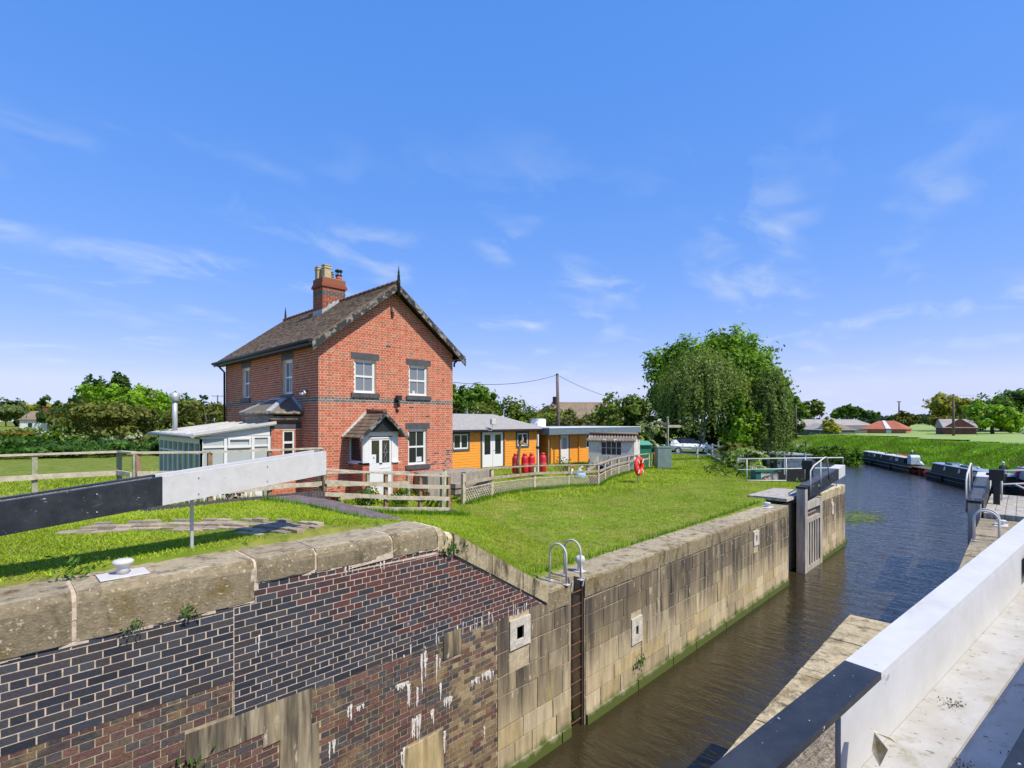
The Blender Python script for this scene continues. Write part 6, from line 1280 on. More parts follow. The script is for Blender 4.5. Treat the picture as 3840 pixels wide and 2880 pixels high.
# crop field
xs = np.linspace(84, 420, 70); ys = np.linspace(-140, 60, 60); X, Y = np.meshgrid(xs, ys, indexing='ij'); Zf = ground_z(X.ravel(), Y.ravel()); dsh, _, lf = shore(X.ravel(), Y.ravel()); i_ = np.arange(X.size).reshape(X.shape)
qf = np.stack([i_[:-1,:-1], i_[1:,:-1], i_[1:,1:], i_[:-1,1:]], -1).reshape(-1,4); ok = ((dsh[qf] > 15).all(1)) & (~lf[qf].any(1))
m = MB(); m.smooth = True; m.add(np.stack([X.ravel(), Y.ravel(), Zf+.22], 1), qf[ok].tolist()); m.build('field', M('young_crop', (.22,.32,.07), (.27,.35,.11), .25, rough=.95, amp=.12, specks=[((.30,.30,.06), .06, .60, .70)])); tag(bpy.data.objects['field'], kind='structure')

# ------------------------------------------------------------------ narrowboats
def narrowboat(loc, rz, L, hullc, cabc, roofc, label, stern=None, stripe=None, fcut=2.6, scut=2.2, wins=((.12,.9),(.24,.9),(.5,.35),(.66,1.4),(.8,.5)), rw=.86, group='moored narrowboats'):
    t = thing('narrowboat', loc, label, 'boat', group); X = lambda m: m.xf(loc, rz)
    hb_, hg = 1.04, .75                                     # stern at x=0, bow at x=L
    pl_ = [(0,-.75),(.25,-hb_*.92),(.9,-hb_),(L-2.6,-hb_),(L-1.2,-.72),(L-.35,-.28),(L,-.04)]; pl_ = pl_+[(x,-y) for x, y in pl_[::-1]]
    m = MB(); k = len(pl_); sh = lambda x: hg+(.30*max(0,(x-L+2.6)/2.6)**2)
    m.add([(x,y*.97,-.5) for x,y in pl_]+[(x,y,sh(x)) for x,y in pl_], [(i,(i+1)%k,k+(i+1)%k,k+i) for i in range(k)]+[list(range(k,2*k))]); X(m).build('hull', hullc, t)
    m = MB()
    for sg in (-1,1): m.tube([(x,sg*abs(y)*1.012,sh(x)-.05) for x,y in pl_[:7]], .035, 6); m.tube([(x,sg*abs(y)*1.01,.30) for x,y in pl_[1:5]], .022, 5)
    X(m).build('rubbing_strake', stripe or MATS['grey_fascia'], t)
    x0, x1 = scut, L-fcut; cb = .86; ct_ = .68; zc = hg; zr = hg+.92
    m = MB(); m.add([(x,y,z) for x in (x0,x1) for y,z in ((-cb,zc),(-ct_,zr-.06),(0,zr-.0),(ct_,zr-.06),(cb,zc))], [(0,5,6,1),(1,6,7,2),(2,7,8,3),(3,8,9,4),(0,1,2,3,4),(9,8,7,6,5)]); X(m).build('cabin', cabc, t)
    m = MB(); m.add([(x,y,z) for x in (x0-.15,x1+.12) for y,z in ((-ct_-.09,zr-.07),(-ct_-.05,zr-.02),(0,zr+.05),(ct_+.05,zr-.02),(ct_+.09,zr-.07))], [(0,5,6,1),(1,6,7,2),(2,7,8,3),(3,8,9,4),(0,1,2,3,4),(9,8,7,6,5)]); X(m).build('roof', roofc, t)
    for f, w_ in wins:
        xx = x0+(x1-x0)*f
        for sg in (-1,1):
            yb, yt = cb-(cb-ct_)*.42, cb-(cb-ct_)*.82; za, zb = zc+.40, zc+.72; m = MB(); e = .012
            m.add([(xx,sg*(yb+e),za),(xx+w_,sg*(yb+e),za),(xx+w_,sg*(yt+e),zb),(xx,sg*(yt+e),zb)]+[(xx,sg*(yb-.02),za),(xx+w_,sg*(yb-.02),za),(xx+w_,sg*(yt-.02),zb),(xx,sg*(yt-.02),zb)], [(0,1,2,3) if sg < 0 else (3,2,1,0),(0,4,5,1),(1,5,6,2),(2,6,7,3),(3,7,4,0)]); w0 = X(m).build('window', M('boat_glass', (.10,.13,.15), rough=.05, spec=.8, amp=.1), t)
            m = MB(); m.beam((xx,sg*(yb+.03),za-.02),(xx+w_,sg*(yb+.03),za-.02),.03,.03); m.beam((xx,sg*(yt+.03),zb+.02),(xx+w_,sg*(yt+.03),zb+.02),.03,.03); X(m).build('frame', galv, w0)
    for f in (.3,.55,.75):
        m = MB(); m.lathe((x0+(x1-x0)*f,0,zr+.03), [(.09,0),(.13,.1),(.06,.15)], 10); X(m).build('roof_vent', galv, t)
    for f in (.28,.62):
        for sg in (-1,1): m = MB(); xx = L*f; m.tube([(xx,sg*1.10,.62),(xx,sg*1.11,.05)], .09, 8); X(m).build('fender', rubber, t)
    if stern:
        m = MB(); m.add([(-.03,-.70,.10),(-.03,.70,.10),(-.03,.74,.42),(-.03,-.74,.42)]+[(.5,-1.055,.10),(.5,1.055,.10),(.5,1.06,.42),(.5,-1.06,.42)], [(3,2,1,0),(4,0,3,7),(1,5,6,2)]); X(m).build('stern_panel', stern, t)
    m = MB(); m.tube([(.05,0,hg),(.0,0,hg+.65),(.5,0,hg+.85),(1.1,0,hg+.9)], .03, 7); X(m).build('tiller', galv, t)
    return t
bb = lambda a, b: math.atan2(b[1]-a[1], b[0]-a[0])
gh = M('hull_black', (.016,.017,.017), (.028,.028,.026), 2, rough=.7, spec=.2); gcab = M('cabin_green', (.018,.03,.026), rough=.6, spec=.2, amp=.1); paleroof = M('pale_roof', (.62,.58,.52), (.5,.48,.44), 1.5, rough=.6); blueroof = M('pale_blue_roof', (.30,.38,.45), (.22,.30,.37), 1.5, rough=.5)
A1, B1 = (74.6,8.3), (91.6,16.9); narrowboat((*A1, WATER), bb(A1,B1), 19, gh, gcab, paleroof, 'dark green narrowboat with a pale roof and red stern panels, farther one', red, stripe=M('strake_cream', (.42,.38,.28)))
A2, B2 = (57.2,.5), (70.2,6.5); narrowboat((*B2, WATER), bb(B2,A2), 16, gh, M('cabin_black', (.022,.024,.026), (.06,.055,.02), 1.2, rough=.6, spec=.2, amp=.1), blueroof, 'dark narrowboat with a pale blue roof, the middle one', wins=((.2,.35),(.42,.35),(.62,1.5),(.8,.35)), fcut=1.0, scut=1.2)
A3, B3 = (50.0,-3.6), (57.6,-.2); narrowboat((*B3, WATER), bb(B3,A3), 12, gh, M('cabin_maroon', (.16,.02,.03), rough=.35), white, 'maroon and black boat with a white canopy behind the right railing', stripe=red, fcut=1.2, scut=.6)
# hood on boat one, cloths, things on its roof
e1 = V3(B1[0]-A1[0], B1[1]-A1[1], 0); e1 /= np.linalg.norm(e1); q1 = V3(-e1[1], e1[0], 0); onb = lambda a, b, z: V3(*A1, WATER)+e1*a+q1*b+UP*z
m = MB(); 
for k in range(5): pass
F = (onb(.5,-.8,.9), e1, UP, -q1); m.prism((onb(.3,.75,.8), e1, UP, -q1), [(0,.2),(1.0,.2),(1.05,1.0),(.85,1.25),(.2,1.25),(0,1.0)], 0, .9); tag(m.build('pram_hood', M('hood_cloth', (.62,.70,.70), (.5,.58,.58), 3, rough=.7), org=onb(.8,0,.8)), 'pale cloth hood at the stern of the farther narrowboat', 'canopy')
m = MB(); m.beam(onb(3.2,-.3,1.78), onb(7.0,-.3,1.80), .10, .07); m.beam(onb(3.4,-.05,1.78), onb(6.6,-.1,1.80), .12, .06); m.box(onb(3.0,-.2,1.70)-V3(.2,.2,0), onb(3.0,-.2,1.70)+V3(.2,.2,.22)); tag(m.build('roof_planks', redorange, org=onb(4,-.2,1.75)), 'red planks and poles lying on the farther narrowboat roof', 'planks')
m = MB(); m.box(onb(9.5,-.15,1.70)-V3(.3,.3,0), onb(9.5,-.15,1.70)+V3(.6,.4,.12)); m.box(onb(9.5,-.15,1.82)-V3(.1,.2,0), onb(9.5,-.15,1.82)+V3(.4,.2,.03)); tag(m.build('solar_panel', glass, org=onb(9.5,-.15,1.7)), 'dark solar panel on the farther narrowboat roof', 'panel')
m = MB(); m.lathe(onb(1.9,-.75,.78), [(.2,0),(.28,.2),(.16,.42),(.05,.5)], 10); tag(m.build('white_bundle', upvc, org=onb(1.9,-.75,.78)), 'white bundle on the stern deck of the farther narrowboat', 'bundle')
m = MB(); m.lathe(onb(1.3,-.6,.78), [(.25,0),(.3,.2),(.12,.35)], 10); tag(m.build('blue_bundle', MATS['blue_sack'], org=onb(1.3,-.6,.78)), 'blue bundle on the stern deck of the farther narrowboat', 'bundle')
e2 = V3(A2[0]-B2[0], A2[1]-B2[1], 0); e2 /= np.linalg.norm(e2); q2 = V3(-e2[1], e2[0], 0); on2 = lambda a, b, z: V3(*B2, WATER)+e2*a+q2*b+UP*z
m = MB(); m.prism((on2(3.2,.5,1.70), e2, UP, -q2), [(0,0),(1.6,0),(1.5,.14),(.1,.14)], 0, .9); m.prism((on2(6.4,.5,1.70), e2, UP, -q2), [(0,0),(1.6,0),(1.5,.14),(.1,.14)], 0, .9); tag(m.build('roof_covers', M('dark_blue_cover', (.05,.10,.15), rough=.4), org=on2(3.2,0,1.7)), 'dark blue covers on the roof of the middle narrowboat', 'cover')
e3 = V3(A3[0]-B3[0], A3[1]-B3[1], 0); e3 /= np.linalg.norm(e3); q3 = V3(-e3[1], e3[0], 0)
m = MB(); m.prism((V3(*B3,WATER)+UP*1.4+q3*.9, e3, UP, -q3), [(0,.0),(2.6,0),(2.6,.7),(2.2,1.0),(.5,1.0),(0,.6)], 0, 1.7); tag(m.build('white_canopy', white, org=V3(*B3,WATER+1.5), bev=.08), 'white canopy over the end of the maroon boat', 'canopy')
for (x, y, a, L, l) in ((96.0,18.6,.48,7,'low dark landing stage beyond the bow of the farther narrowboat'),(73.2,7.6,.48,4.5,'brown landing stage between the two narrowboats')):
    m = MB(); c, s = math.cos(a), math.sin(a)
    for k in range(6): m.box((-L/2,-.7+.24*k,.72),(L/2,-.7+.24*k+.22,.80))
    for xx in (-L/2+.2,0,L/2-.2):
        for yy in (-.6,.6): m.box((xx-.07,yy-.07,-1.5),(xx+.07,yy+.07,.718))
    m.xf((x,y,WATER), a); tag(m.build('landing_stage', polew, org=(x,y,WATER)), l, 'landing stage')
# people on the boats: one skinned body each, hair as a child
def person(loc, rz, label, cloth, legs, hair, arms=((.30,-.25,.95),(.30,.2,.9)), lean=0, sc=1.0):
    t = thing('person', loc, label, 'person', 'people on the boats')
    J = [(0,0,.95),(0.0,0,1.15),(lean*.5,0,1.38),(lean*.9,0,1.50),(lean+.02,0,1.60),(lean+.02,0,1.70)]; Rr = [.15,.14,.16,.055,.085,.075]; E_ = [(i,i+1) for i in range(5)]
    def addp(par, p, r): J.append(p); Rr.append(r); E_.append((par, len(J)-1)); return len(J)-1
    for sg, hand in ((-1,arms[0]),(1,arms[1])):
        a = addp(0, (0,sg*.10,.86), .095); b = addp(a, (.03,sg*.11,.48), .062); c = addp(b, (0,sg*.11,.09), .042); addp(c, (.16,sg*.12,.04), .035)
        s = addp(2, (lean*.6,sg*.19,1.40), .062); e = addp(s, (lean*.5+.08,sg*.25,1.14), .043); h = addp(e, (hand[0],hand[1],hand[2]), .03); d = V3(*hand)-V3(lean*.5+.08,sg*.25,1.14); d /= np.linalg.norm(d); sd = np.cross(d, V3(0,0,1))
        p = addp(h, tuple(V3(*hand)+d*.06), .032)
        for k, (off, ln) in enumerate(((-.03,.07),(-.01,.085),(.01,.08),(.03,.062),(-.045,.045))): addp(p if k < 4 else h, tuple(V3(*hand)+d*(.06+ln if k < 4 else .05)+sd*off*1.3-UP*.02), .009)
    me = bpy.data.meshes.new('body'); me.from_pydata([tuple(V3(*j)*sc) for j in J], E_, []); o = bpy.data.objects.new('body', me); COL.objects.link(o); o.parent = t; o.rotation_euler = (0,0,rz)
    sk = o.modifiers.new('skin', 'SKIN'); o.modifiers.new('sub', 'SUBSURF').levels = 1; o.modifiers['sub'].render_levels = 2
    for v, r in zip(me.skin_vertices[0].data, Rr): v.radius = (r*sc, r*sc)
    me.skin_vertices[0].data[0].use_root = True
    mt = bpy.data.materials.new('clothing'); mt.use_nodes = True; nt = mt.node_tree; tc = nn(nt, 'ShaderNodeTexCoord'); sx = nn(nt, 'ShaderNodeSeparateXYZ'); nt.links.new(tc.outputs['Object'], sx.inputs[0]); r = nn(nt, 'ShaderNodeValToRGB'); r.color_ramp.interpolation = 'CONSTANT'
    mu = nn(nt, 'ShaderNodeMath', operation='DIVIDE'); mu.inputs[1].default_value = 2*sc; nt.links.new(sx.outputs[2], mu.inputs[0]); nt.links.new(mu.outputs[0], r.inputs[0])
    el = r.color_ramp.elements; el[0].position = 0; el[0].color = (.03,.025,.02,1); el[1].position = .05; el[1].color = (*legs,1); x = el.new(.49); x.color = (*cloth,1); x = el.new(.755); x.color = (.52,.31,.23,1)
    nt.links.new(r.outputs[0], nt.nodes['Principled BSDF'].inputs['Base Color']); nt.nodes['Principled BSDF'].inputs['Roughness'].default_value = .8; me.materials.append(mt)
    m = MB(); m.lathe((lean+.0,0,1.64), [(.098,0),(.108,.05),(.098,.11),(.06,.15),(.015,.165)], 12); m.v = [(a*sc-.015, b*sc, c*sc) for a, b, c in m.v]; me2 = m.xf((0,0,0), rz); h = MB(); h.v = [(x+loc[0], y+loc[1], z+loc[2]) for x, y, z in me2.v]; h.f, h.c, h.m, h.sm = me2.f, me2.c, me2.m, me2.sm; h.build('hair', hair, t)
    m = MB(); f = MB()
    for sg in (-1,1): f.lathe((lean+.10,sg*.033,1.655), [(.004,-.01),(.011,0),(.004,.01)], 6)
    f.lathe((lean+.108,0,1.615), [(.018,0),(.012,.03),(.005,.045)], 6); f.box((lean+.092,-.028,1.572),(lean+.100,.028,1.582))
    for sg in (-1,1): f.lathe((lean+.01,sg*.088,1.60), [(.01,0),(.022,.03),(.008,.065)], 6)
    f.v = [(a*sc, b*sc, c*sc) for a, b, c in f.v]; f.xf(loc, rz); f.build('face', M('face_tone', (.40,.21,.16), rough=.7), t)
    return t
hw_ = M('white_hair', (.70,.68,.64), rough=.8); hd_ = M('brown_hair', (.08,.05,.035), rough=.7)
person(tuple(onb(1.5,.2,.76)), bb(A1,B1), 'white-haired person in a dark jacket standing at the farther boat stern', (.03,.035,.05), (.05,.05,.07), hw_, lean=.04)
person(tuple(on2(12.3,.2,.80)), bb(B2,A2)+2.6, 'grey-haired person in a dark top leaning forward on the middle boat', (.035,.04,.05), (.06,.06,.08), hw_, lean=.16)
person(tuple(on2(15.0,-.1,.80)), bb(B2,A2)+1.2, 'person in a bright pink top bending near the boat end', (.55,.02,.22), (.05,.05,.08), hd_, lean=.30, sc=.96)
m = MB(); m.tube([(59.5,.7,-1.9),(57.0,-2.6,-.2),(56,-4,.3)], .05, 8); tag(m.build('boat_pole', M('varnished_pole', (.45,.24,.06), rough=.4), org=(59.5,.7,-1.9)), 'long varnished pole slanting up beside the person in pink', 'pole')
# ------------------------------------------------------------------ grass and weeds
def scatter_blades(name, P, h, w, pal, lean=.35, mat=blade, kind='stuff', label=None, cat='grass', var=.25, pv=None):
    n = len(P); a = nr.random(n)*2*np.pi; hh = h*nr.uniform(.55,1.35,n); d = np.stack([np.cos(a), np.sin(a), np.zeros(n)], 1); b = nr.random(n)*2*np.pi
    L = np.stack([np.cos(b)*lean*hh*nr.random(n), np.sin(b)*lean*hh*nr.random(n), hh], 1); s = (w*nr.uniform(.7,1.3,n))[:,None]
    V = np.stack([P-d*s, P+d*s, P+L], 1).reshape(-1,3); c = palette(n, pal, var)
    if pv is not None: c = c*pv[:,None]
    o = npmesh(name, V, 3, c, mat); return tag(o, label, cat, kind=kind)
def polyin(x, y, poly):
    r = np.zeros(len(x), bool)
    for (ax, ay), (bx, by) in zip(poly, poly[1:]+poly[:1]): r ^= ((ay > y) != (by > y)) & (x < (bx-ax)*(y-ay)/(by-ay+1e-12)+ax)
    return r
NO = [[(7,14.9),(12.2,14.9),(12.2,23.5),(7,23.5)],[(6.0,14.1),(7.1,16.1),(7.1,18.4),(6.0,18.4)],[(4.1,16),(6.2,16),(6.2,21.3),(4.1,21.3)],[(12.5,21.8),(24.7,21.8),(24.7,27),(12.5,27)],[(25,21.6),(35,21.6),(35,26),(25,26)],[(10,13.7),(17.4,13.7),(17.4,15.2),(10,15.2)],
      [(4.5,12.3),(6.2,9.0),(6.95,9.3),(5.3,12.5)],[(2.2,12.1),(6.0,12.1),(6.0,12.7),(2.2,12.7)],[(21.4,6.3),(24.8,6.3),(24.8,8),(21.4,8)],[(6,12.5),(6,12.1),(9.2,11.0),(9.3,11.4)]]
def lawn(n, x0, x1, y0, y1, dens=None):
    x = nr.uniform(x0, x1, n); y = nr.uniform(y0, y1, n); k = np.ones(n, bool)
    for p in NO: k &= ~polyin(x, y, p)
    k &= y > np.where(x < 4.6, 6.78, np.where(x < 7.1, 6.72, 6.9))+nr.random(n)*.10-.03
    rr = np.hypot(x+1.2, y-6.2); an = np.arctan2(y-6.2, x+1.2); pav = (rr > 3.78) & (rr < 4.80) & (an < 1.06)
    k &= ~(pav & (nr.random(n) < .93)); k &= ~((x > 1.9) & (x < 4.4) & (y < 7.15) & (nr.random(n) < .25))
    x, y = x[k], y[k]; d, w, lf = shore(x, y); ok = (d > .25) & lf; return x[ok], y[ok]
def patch(x, y): return .5+.5*np.sin(x*1.3+1.7*np.sin(y*.9))*np.sin(y*1.1+1.3*np.sin(x*.7+.5))
gp = [(.29,.43,.016),(.34,.47,.018),(.22,.37,.014),(.42,.46,.04),(.37,.48,.02)]; gd = [(.50,.44,.16),(.44,.42,.11),(.36,.40,.06)]
for i, (n, a, h, w) in enumerate(((190000, (-3.5,9.5,6.5,12.8), .034, .006), (190000, (6,36,6.8,19), .036, .010), (60000, (-8,14,12.4,30), .10, .014), (50000, (12,46,12,30), .09, .018))):
    x, y = lawn(n, *a); z = ground_z(x, y) if len(x) < 60000 else np.concatenate([ground_z(p, q) for p, q in zip(np.array_split(x, 8), np.array_split(y, 8))])
    pt = patch(x, y); dry = nr.random(len(x)) < np.where(pt > .72, .34, .03); P = np.stack([x, y, z-.005], 1)
    V = None
    n_ = len(P); c = palette(n_, gp, .22); c[dry] = palette(int(dry.sum()), gd, .2); c *= (.82+.36*pt)[:,None]
    aa_ = nr.random(n_)*6.283; hh_ = h*nr.uniform(.5,1.4,n_)*np.where(dry, .6, 1.0); d = np.stack([np.cos(aa_), np.sin(aa_), np.zeros(n_)], 1); b2 = nr.random(n_)*6.283; L = np.stack([np.cos(b2)*hh_*1.0, np.sin(b2)*hh_*1.0, hh_], 1); s = w*nr.uniform(.7,1.4,n_)[:,None]
    tag(npmesh('lawn_grass', np.stack([P-d*s, P+d*s, P+L], 1).reshape(-1,3), 3, c, blade), ['short mown grass behind the brick and stone lock wall','sunny lawn running along the far lock wall','rough garden grass left of and behind the cottage','rough grass by the cabins and parked car'][i], 'grass', kind='stuff')
# longer tufts at fence foots and edges
E_ = []
def along(ps, n, wd):
    for (x0,y0),(x1,y1) in zip(ps, ps[1:]):
        k = int(n*math.hypot(x1-x0, y1-y0)); t = nr.random(k); E_.append(np.stack([x0+(x1-x0)*t+nr.normal(0,wd,k), y0+(y1-y0)*t+nr.normal(0,wd,k)], 1))
along(lp, 700, .10); along([(2.27,13.0),(5.9,12.75)], 300, .1); along([(6.2,12.0),(9.3,10.95)], 500, .10); along([(28.6,9.5),(36.5,14.3),(45,20)], 260, .5); along([(4.3,11.9),(5.9,9.1)], 160, .05); along([(-4,14.7),(5,15.0)], 200, .2); along([(7.2,6.95),(20.5,7.0)], 60, .05); along([(38,21.4),(44,18.2)], 300, .3); along([(31,17.2),(32,16)], 500, .2)
E_ = np.concatenate(E_); P = np.stack([E_[:,0], E_[:,1], ground_z(E_[:,0], E_[:,1])], 1)
scatter_blades('tall_grass', P, .13, .010, [(.12,.28,.014),(.16,.32,.016),(.09,.22,.014)], label='longer grass left standing along the fences and edges')
# daisies
x, y = lawn(900, -2, 9, 6.9, 11.5); x, y = x[::3], y[::3]; P = np.stack([x, y, ground_z(x, y)+.055], 1); n_ = len(P); s = .009; ang = np.linspace(0, 2*np.pi, 7)[:-1]
V = (P[:,None,:]+np.stack([np.cos(ang)*s, np.sin(ang)*s, np.zeros(6)], 1)[None]*nr.uniform(.7,1.3,(n_,1,1))).reshape(-1,3); tag(npmesh('daisies', V, 6, np.tile([[.72,.72,.66]], (n_,1)), leaf), 'scattered white daisies in the short grass', 'flowers', kind='stuff')
# garden plants in front of the cottage
for (x, y, r, pal, l) in ((7.9,13.5,.28,G_mid+[(.5,.45,.03)]*2,'yellow flowering plant left of the porch behind the fence'),(8.9,13.35,.30,G_mid+[(.55,.50,.03)]*2,'yellow flowering plant under the porch door'),(6.6,13.3,.22,[(.05,.11,.02),(.5,.02,.04)],'red flowers by the cottage corner'),(9.6,13.3,.2,[(.05,.11,.02),(.5,.03,.06),(.08,.15,.02)],'small red flowers near the little gate'),(4.0,12.85,.25,[(.4,.03,.12),(.05,.1,.02),(.6,.5,.5)],'pink and white flowers on the wall top under the beam'),(8.3,12.6,.3,G_dark+G_mid,'dark green shrub behind the fence rails'),(7.3,12.8,.28,G_dark+G_mid,'dark green shrub left behind the fence rails'),(22.6,18.2,.55,[(.09,.12,.07),(.07,.10,.06)],'grey-green shrub at the left of the shed wall')):
    z = gz(x, y) if y > 12.86 or x > 6 else -.2; n = 260; q = nr.normal(size=(n,3)); q /= np.linalg.norm(q, axis=1, keepdims=True); P = V3(x,y,z+r*.9)+q*nr.random((n,1))**.4*V3(r,r,r*1.1); N = q+nr.normal(size=(n,3))*.5; N /= np.linalg.norm(N, axis=1, keepdims=True)
    tag(npmesh('garden_plant', leafquads(P, N, .05), 4, palette(n, pal, .2), leaf, (x,y,z)), l, 'plant')
# river banks: rank vegetation
def bank(n, x0, x1, y0, y1, dmin, dmax, left, size, hgt, pal, seedlab, name='bank_vegetation', thr=None):
    x = nr.uniform(x0, x1, n); y = nr.uniform(y0, y1, n); d, w, lf = shore(x, y); k = (d > dmin) & (d < dmax) & (lf == left); x, y, d = x[k], y[k], d[k]
    lump = np.abs(np.sin(x*.55+2*np.sin(y*.31)))*np.abs(np.cos(y*.62+1.5*np.sin(x*.23)))
    z = ground_z(x, y)+nr.random(len(x))*hgt*(.35+1.1*lump); N = nr.normal(size=(len(x),3))*.7; N[:,2] = np.abs(N[:,2])+.5; N /= np.linalg.norm(N, axis=1, keepdims=True); P = np.stack([x,y,z], 1)
    c = palette(len(x), pal, .2)*(.72+.5*lump)[:,None]
    tag(npmesh(name, leafquads(P, N, size, .4), 4, np.clip(c,0,1), leaf), seedlab, 'plants', kind='stuff')
bank(60000, 48, 130, -12, 55, -.6, 14, False, .17, .5, [(.11,.27,.012),(.14,.31,.014),(.085,.21,.014),(.18,.34,.016)], 'lush green bank vegetation across the river')
bank(5200, 48, 130, -12, 50, 3, 13, False, .11, .85, [(.55,.58,.42),(.40,.46,.25)], 'white cow parsley among the far bank growth', 'cow_parsley')
bank(12000, 29, 72, 6, 34, -.3, 5, True, .16, .6, [(.07,.14,.014),(.09,.17,.014),(.09,.10,.03)], 'rough growth on the near bank below the trees')
for i, (x, y, R, tp) in enumerate(((98.5,23.5,2.2,-2.3),(95.5,21.6,2.2,-2.0),(92.3,19.6,2.3,-1.7),(96,27,2.6,-1.2),(100,29,2.6,-1.6),(89.5,20.5,2.4,-1.2),(104,31,2.6,-2.0),(86.5,18.2,2.0,-1.3),(101,26.5,2.2,-2.4),(83.5,16.2,1.6,-1.5))):
    bush(x, y, R, tp, ['dark bush overhanging the water beyond the far boat bow','bush by the water left of the far landing stage','dark bush just above the far landing stage','rounded bush on the far bank crest','bush low on the far bank near the birch','dark bush on the bank above the far boat bow','leftmost bush by the far water edge','dark bush on the bank above the far boat cabin','bush half way up the far bank','small bush above the far boat roof'][i], G_mid+[(.06,.14,.012)], 900, .26, 'bushes on the far bank', sx=1.4)

x = nr.uniform(46, 125, 330000); y = nr.uniform(-14, 50, 330000); d, w, lf = shore(x, y); k = (d > .1) & (d < 14) & ~lf; x, y = x[k], y[k]; lump = np.abs(np.sin(x*.55+2*np.sin(y*.31)))*np.abs(np.cos(y*.62+1.5*np.sin(x*.23)))
scatter_blades('bank_grass', np.stack([x, y, ground_z(x, y)], 1), .50, .035, [(.21,.42,.016),(.25,.46,.02),(.16,.35,.016),(.33,.46,.045)], lean=.9, label='tall bright grass on the bank across the river', pv=.68+.65*lump)
# ------------------------------------------------------------------ sun, sky
AZ = math.radians(8); EL = math.radians(53); S = V3(math.sin(AZ)*math.cos(EL), -math.cos(AZ)*math.cos(EL), math.sin(EL))
sun = bpy.data.lights.new('sun', 'SUN'); so = bpy.data.objects.new('sun', sun); COL.objects.link(so); so.rotation_euler = Vector(-S).to_track_quat('-Z', 'Y').to_euler(); sun.energy = 4.9; sun.angle = math.radians(.53); sun.color = (1.0, .935, .78)
wd = bpy.data.worlds.new('World'); scene.world = wd; wd.use_nodes = True; nt = wd.node_tree; L = nt.links.new; bg = nt.nodes['Background']
sky = nn(nt, 'ShaderNodeTexSky', sky_type='NISHITA'); sky.sun_disc = False; sky.sun_elevation = EL; sky.sun_rotation = math.pi-AZ; sky.altitude = 0; sky.air_density = 1.0; sky.dust_density = .25; sky.ozone_density = 2.2
tcs = nn(nt, 'ShaderNodeTexCoord'); sps = nn(nt, 'ShaderNodeSeparateXYZ'); L(tcs.outputs['Generated'], sps.inputs[0]); mxz = nn(nt, 'ShaderNodeMath', operation='MAXIMUM'); L(sps.outputs[2], mxz.inputs[0]); mxz.inputs[1].default_value = .06
cbs = nn(nt, 'ShaderNodeCombineXYZ'); L(sps.outputs[0], cbs.inputs[0]); L(sps.outputs[1], cbs.inputs[1]); L(mxz.outputs[0], cbs.inputs[2]); nvs = nn(nt, 'ShaderNodeVectorMath', operation='NORMALIZE'); L(cbs.outputs[0], nvs.inputs[0]); L(nvs.outputs[0], sky.inputs[0])
tc = nn(nt, 'ShaderNodeTexCoord'); sp = nn(nt, 'ShaderNodeSeparateXYZ'); L(tc.outputs['Generated'], sp.inputs[0])
dv = nn(nt, 'ShaderNodeMath', operation='ADD'); L(sp.outputs[2], dv.inputs[0]); dv.inputs[1].default_value = .16
vs = nn(nt, 'ShaderNodeVectorMath', operation='DIVIDE'); L(tc.outputs['Generated'], vs.inputs[0]); cb = nn(nt, 'ShaderNodeCombineXYZ'); [L(dv.outputs[0], cb.inputs[i]) for i in range(3)]; L(cb.outputs[0], vs.inputs[1])
mp = nn(nt, 'ShaderNodeMapping'); mp.inputs['Rotation'].default_value = (0,0,-.55); mp.inputs['Scale'].default_value = (.8,1.15,0); mp.inputs['Location'].default_value = (1.9,.7,0); L(vs.outputs[0], mp.inputs[0])
n1 = nn(nt, 'ShaderNodeTexNoise'); n1.inputs['Scale'].default_value = 3.6; n1.inputs['Detail'].default_value = 6; n1.inputs['Roughness'].default_value = .55; n1.inputs['Distortion'].default_value = .5; L(mp.outputs[0], n1.inputs['Vector'])
n2 = nn(nt, 'ShaderNodeTexNoise'); n2.inputs['Scale'].default_value = 2.6; n2.inputs['Detail'].default_value = 2; L(mp.outputs[0], n2.inputs['Vector'])
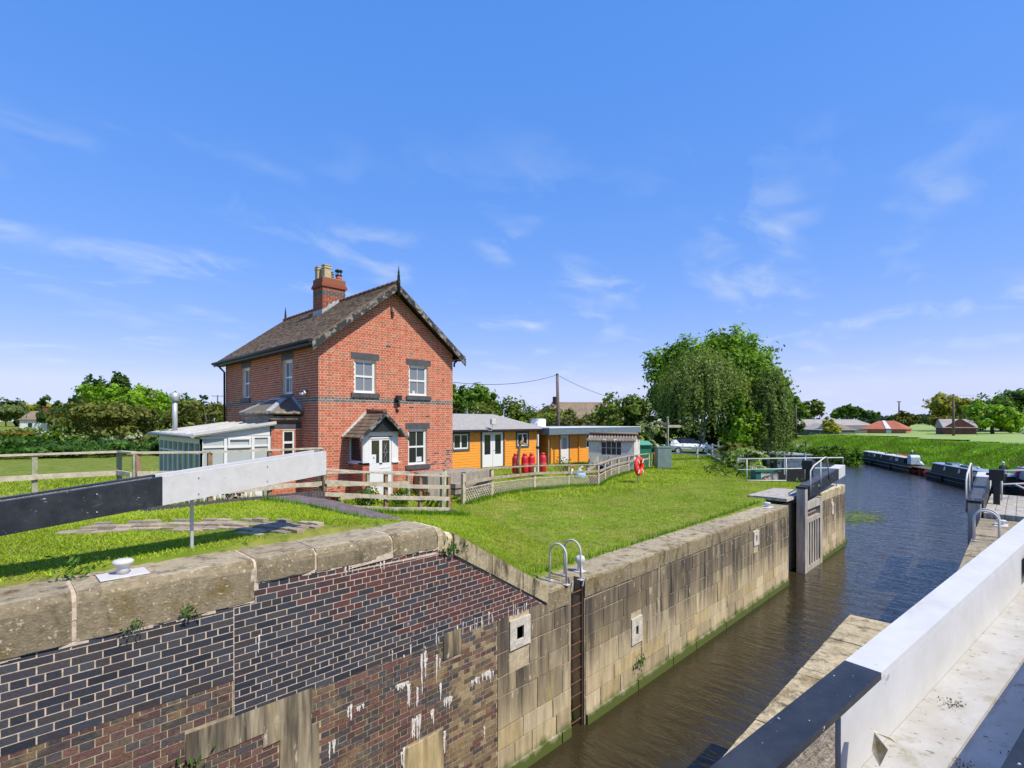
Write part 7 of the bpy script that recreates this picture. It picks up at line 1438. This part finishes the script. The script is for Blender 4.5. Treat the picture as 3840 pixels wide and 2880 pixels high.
r1 = nn(nt, 'ShaderNodeMapRange'); r1.inputs[1].default_value = .47; r1.inputs[2].default_value = .80; r1.inputs[4].default_value = .62; L(n1.outputs['Fac'], r1.inputs[0])
r2 = nn(nt, 'ShaderNodeMapRange'); r2.inputs[1].default_value = .46; r2.inputs[2].default_value = .62; L(n2.outputs['Fac'], r2.inputs[0])
r3 = nn(nt, 'ShaderNodeMapRange'); r3.inputs[1].default_value = .52; r3.inputs[2].default_value = .26; L(sp.outputs[2], r3.inputs[0])
m1 = nn(nt, 'ShaderNodeMath', operation='MULTIPLY'); L(r1.outputs[0], m1.inputs[0]); L(r2.outputs[0], m1.inputs[1]); m2 = nn(nt, 'ShaderNodeMath', operation='MULTIPLY'); L(m1.outputs[0], m2.inputs[0]); L(r3.outputs[0], m2.inputs[1])
tint = nn(nt, 'ShaderNodeMix', data_type='RGBA', blend_type='MULTIPLY'); tint.inputs[0].default_value = 1; gm = nn(nt, 'ShaderNodeGamma'); gm.inputs[1].default_value = .27; L(sky.outputs[0], gm.inputs[0]); hsv = nn(nt, 'ShaderNodeHueSaturation'); hsv.inputs['Saturation'].default_value = 3.15; hsv.inputs['Value'].default_value = 3.85; L(gm.outputs[0], hsv.inputs['Color'])
L(hsv.outputs[0], tint.inputs[6]); tint.inputs[7].default_value = (.94,.87,1.26,1)
mx = nn(nt, 'ShaderNodeMix', data_type='RGBA'); L(m2.outputs[0], mx.inputs[0]); L(tint.outputs[2], mx.inputs[6]); mx.inputs[7].default_value = (5.6,6.3,7.0,1)
L(mx.outputs[2], bg.inputs[0]); bg.inputs[1].default_value = .12
scene.view_settings.view_transform = 'Standard'; scene.view_settings.look = 'None'; scene.view_settings.gamma = 1; scene.view_settings.exposure = .15
scene.render.engine = 'CYCLES'; scene.cycles.use_denoising = True
try: scene.cycles.denoiser = 'OPENIMAGEDENOISE'; scene.cycles.denoising_input_passes = 'RGB_ALBEDO_NORMAL'
except Exception: pass
scene.cycles.max_bounces = 6; scene.cycles.transparent_max_bounces = 4; scene.cycles.caustics_reflective = False; scene.cycles.caustics_refractive = False; scene.cycles.sample_clamp_indirect = 6
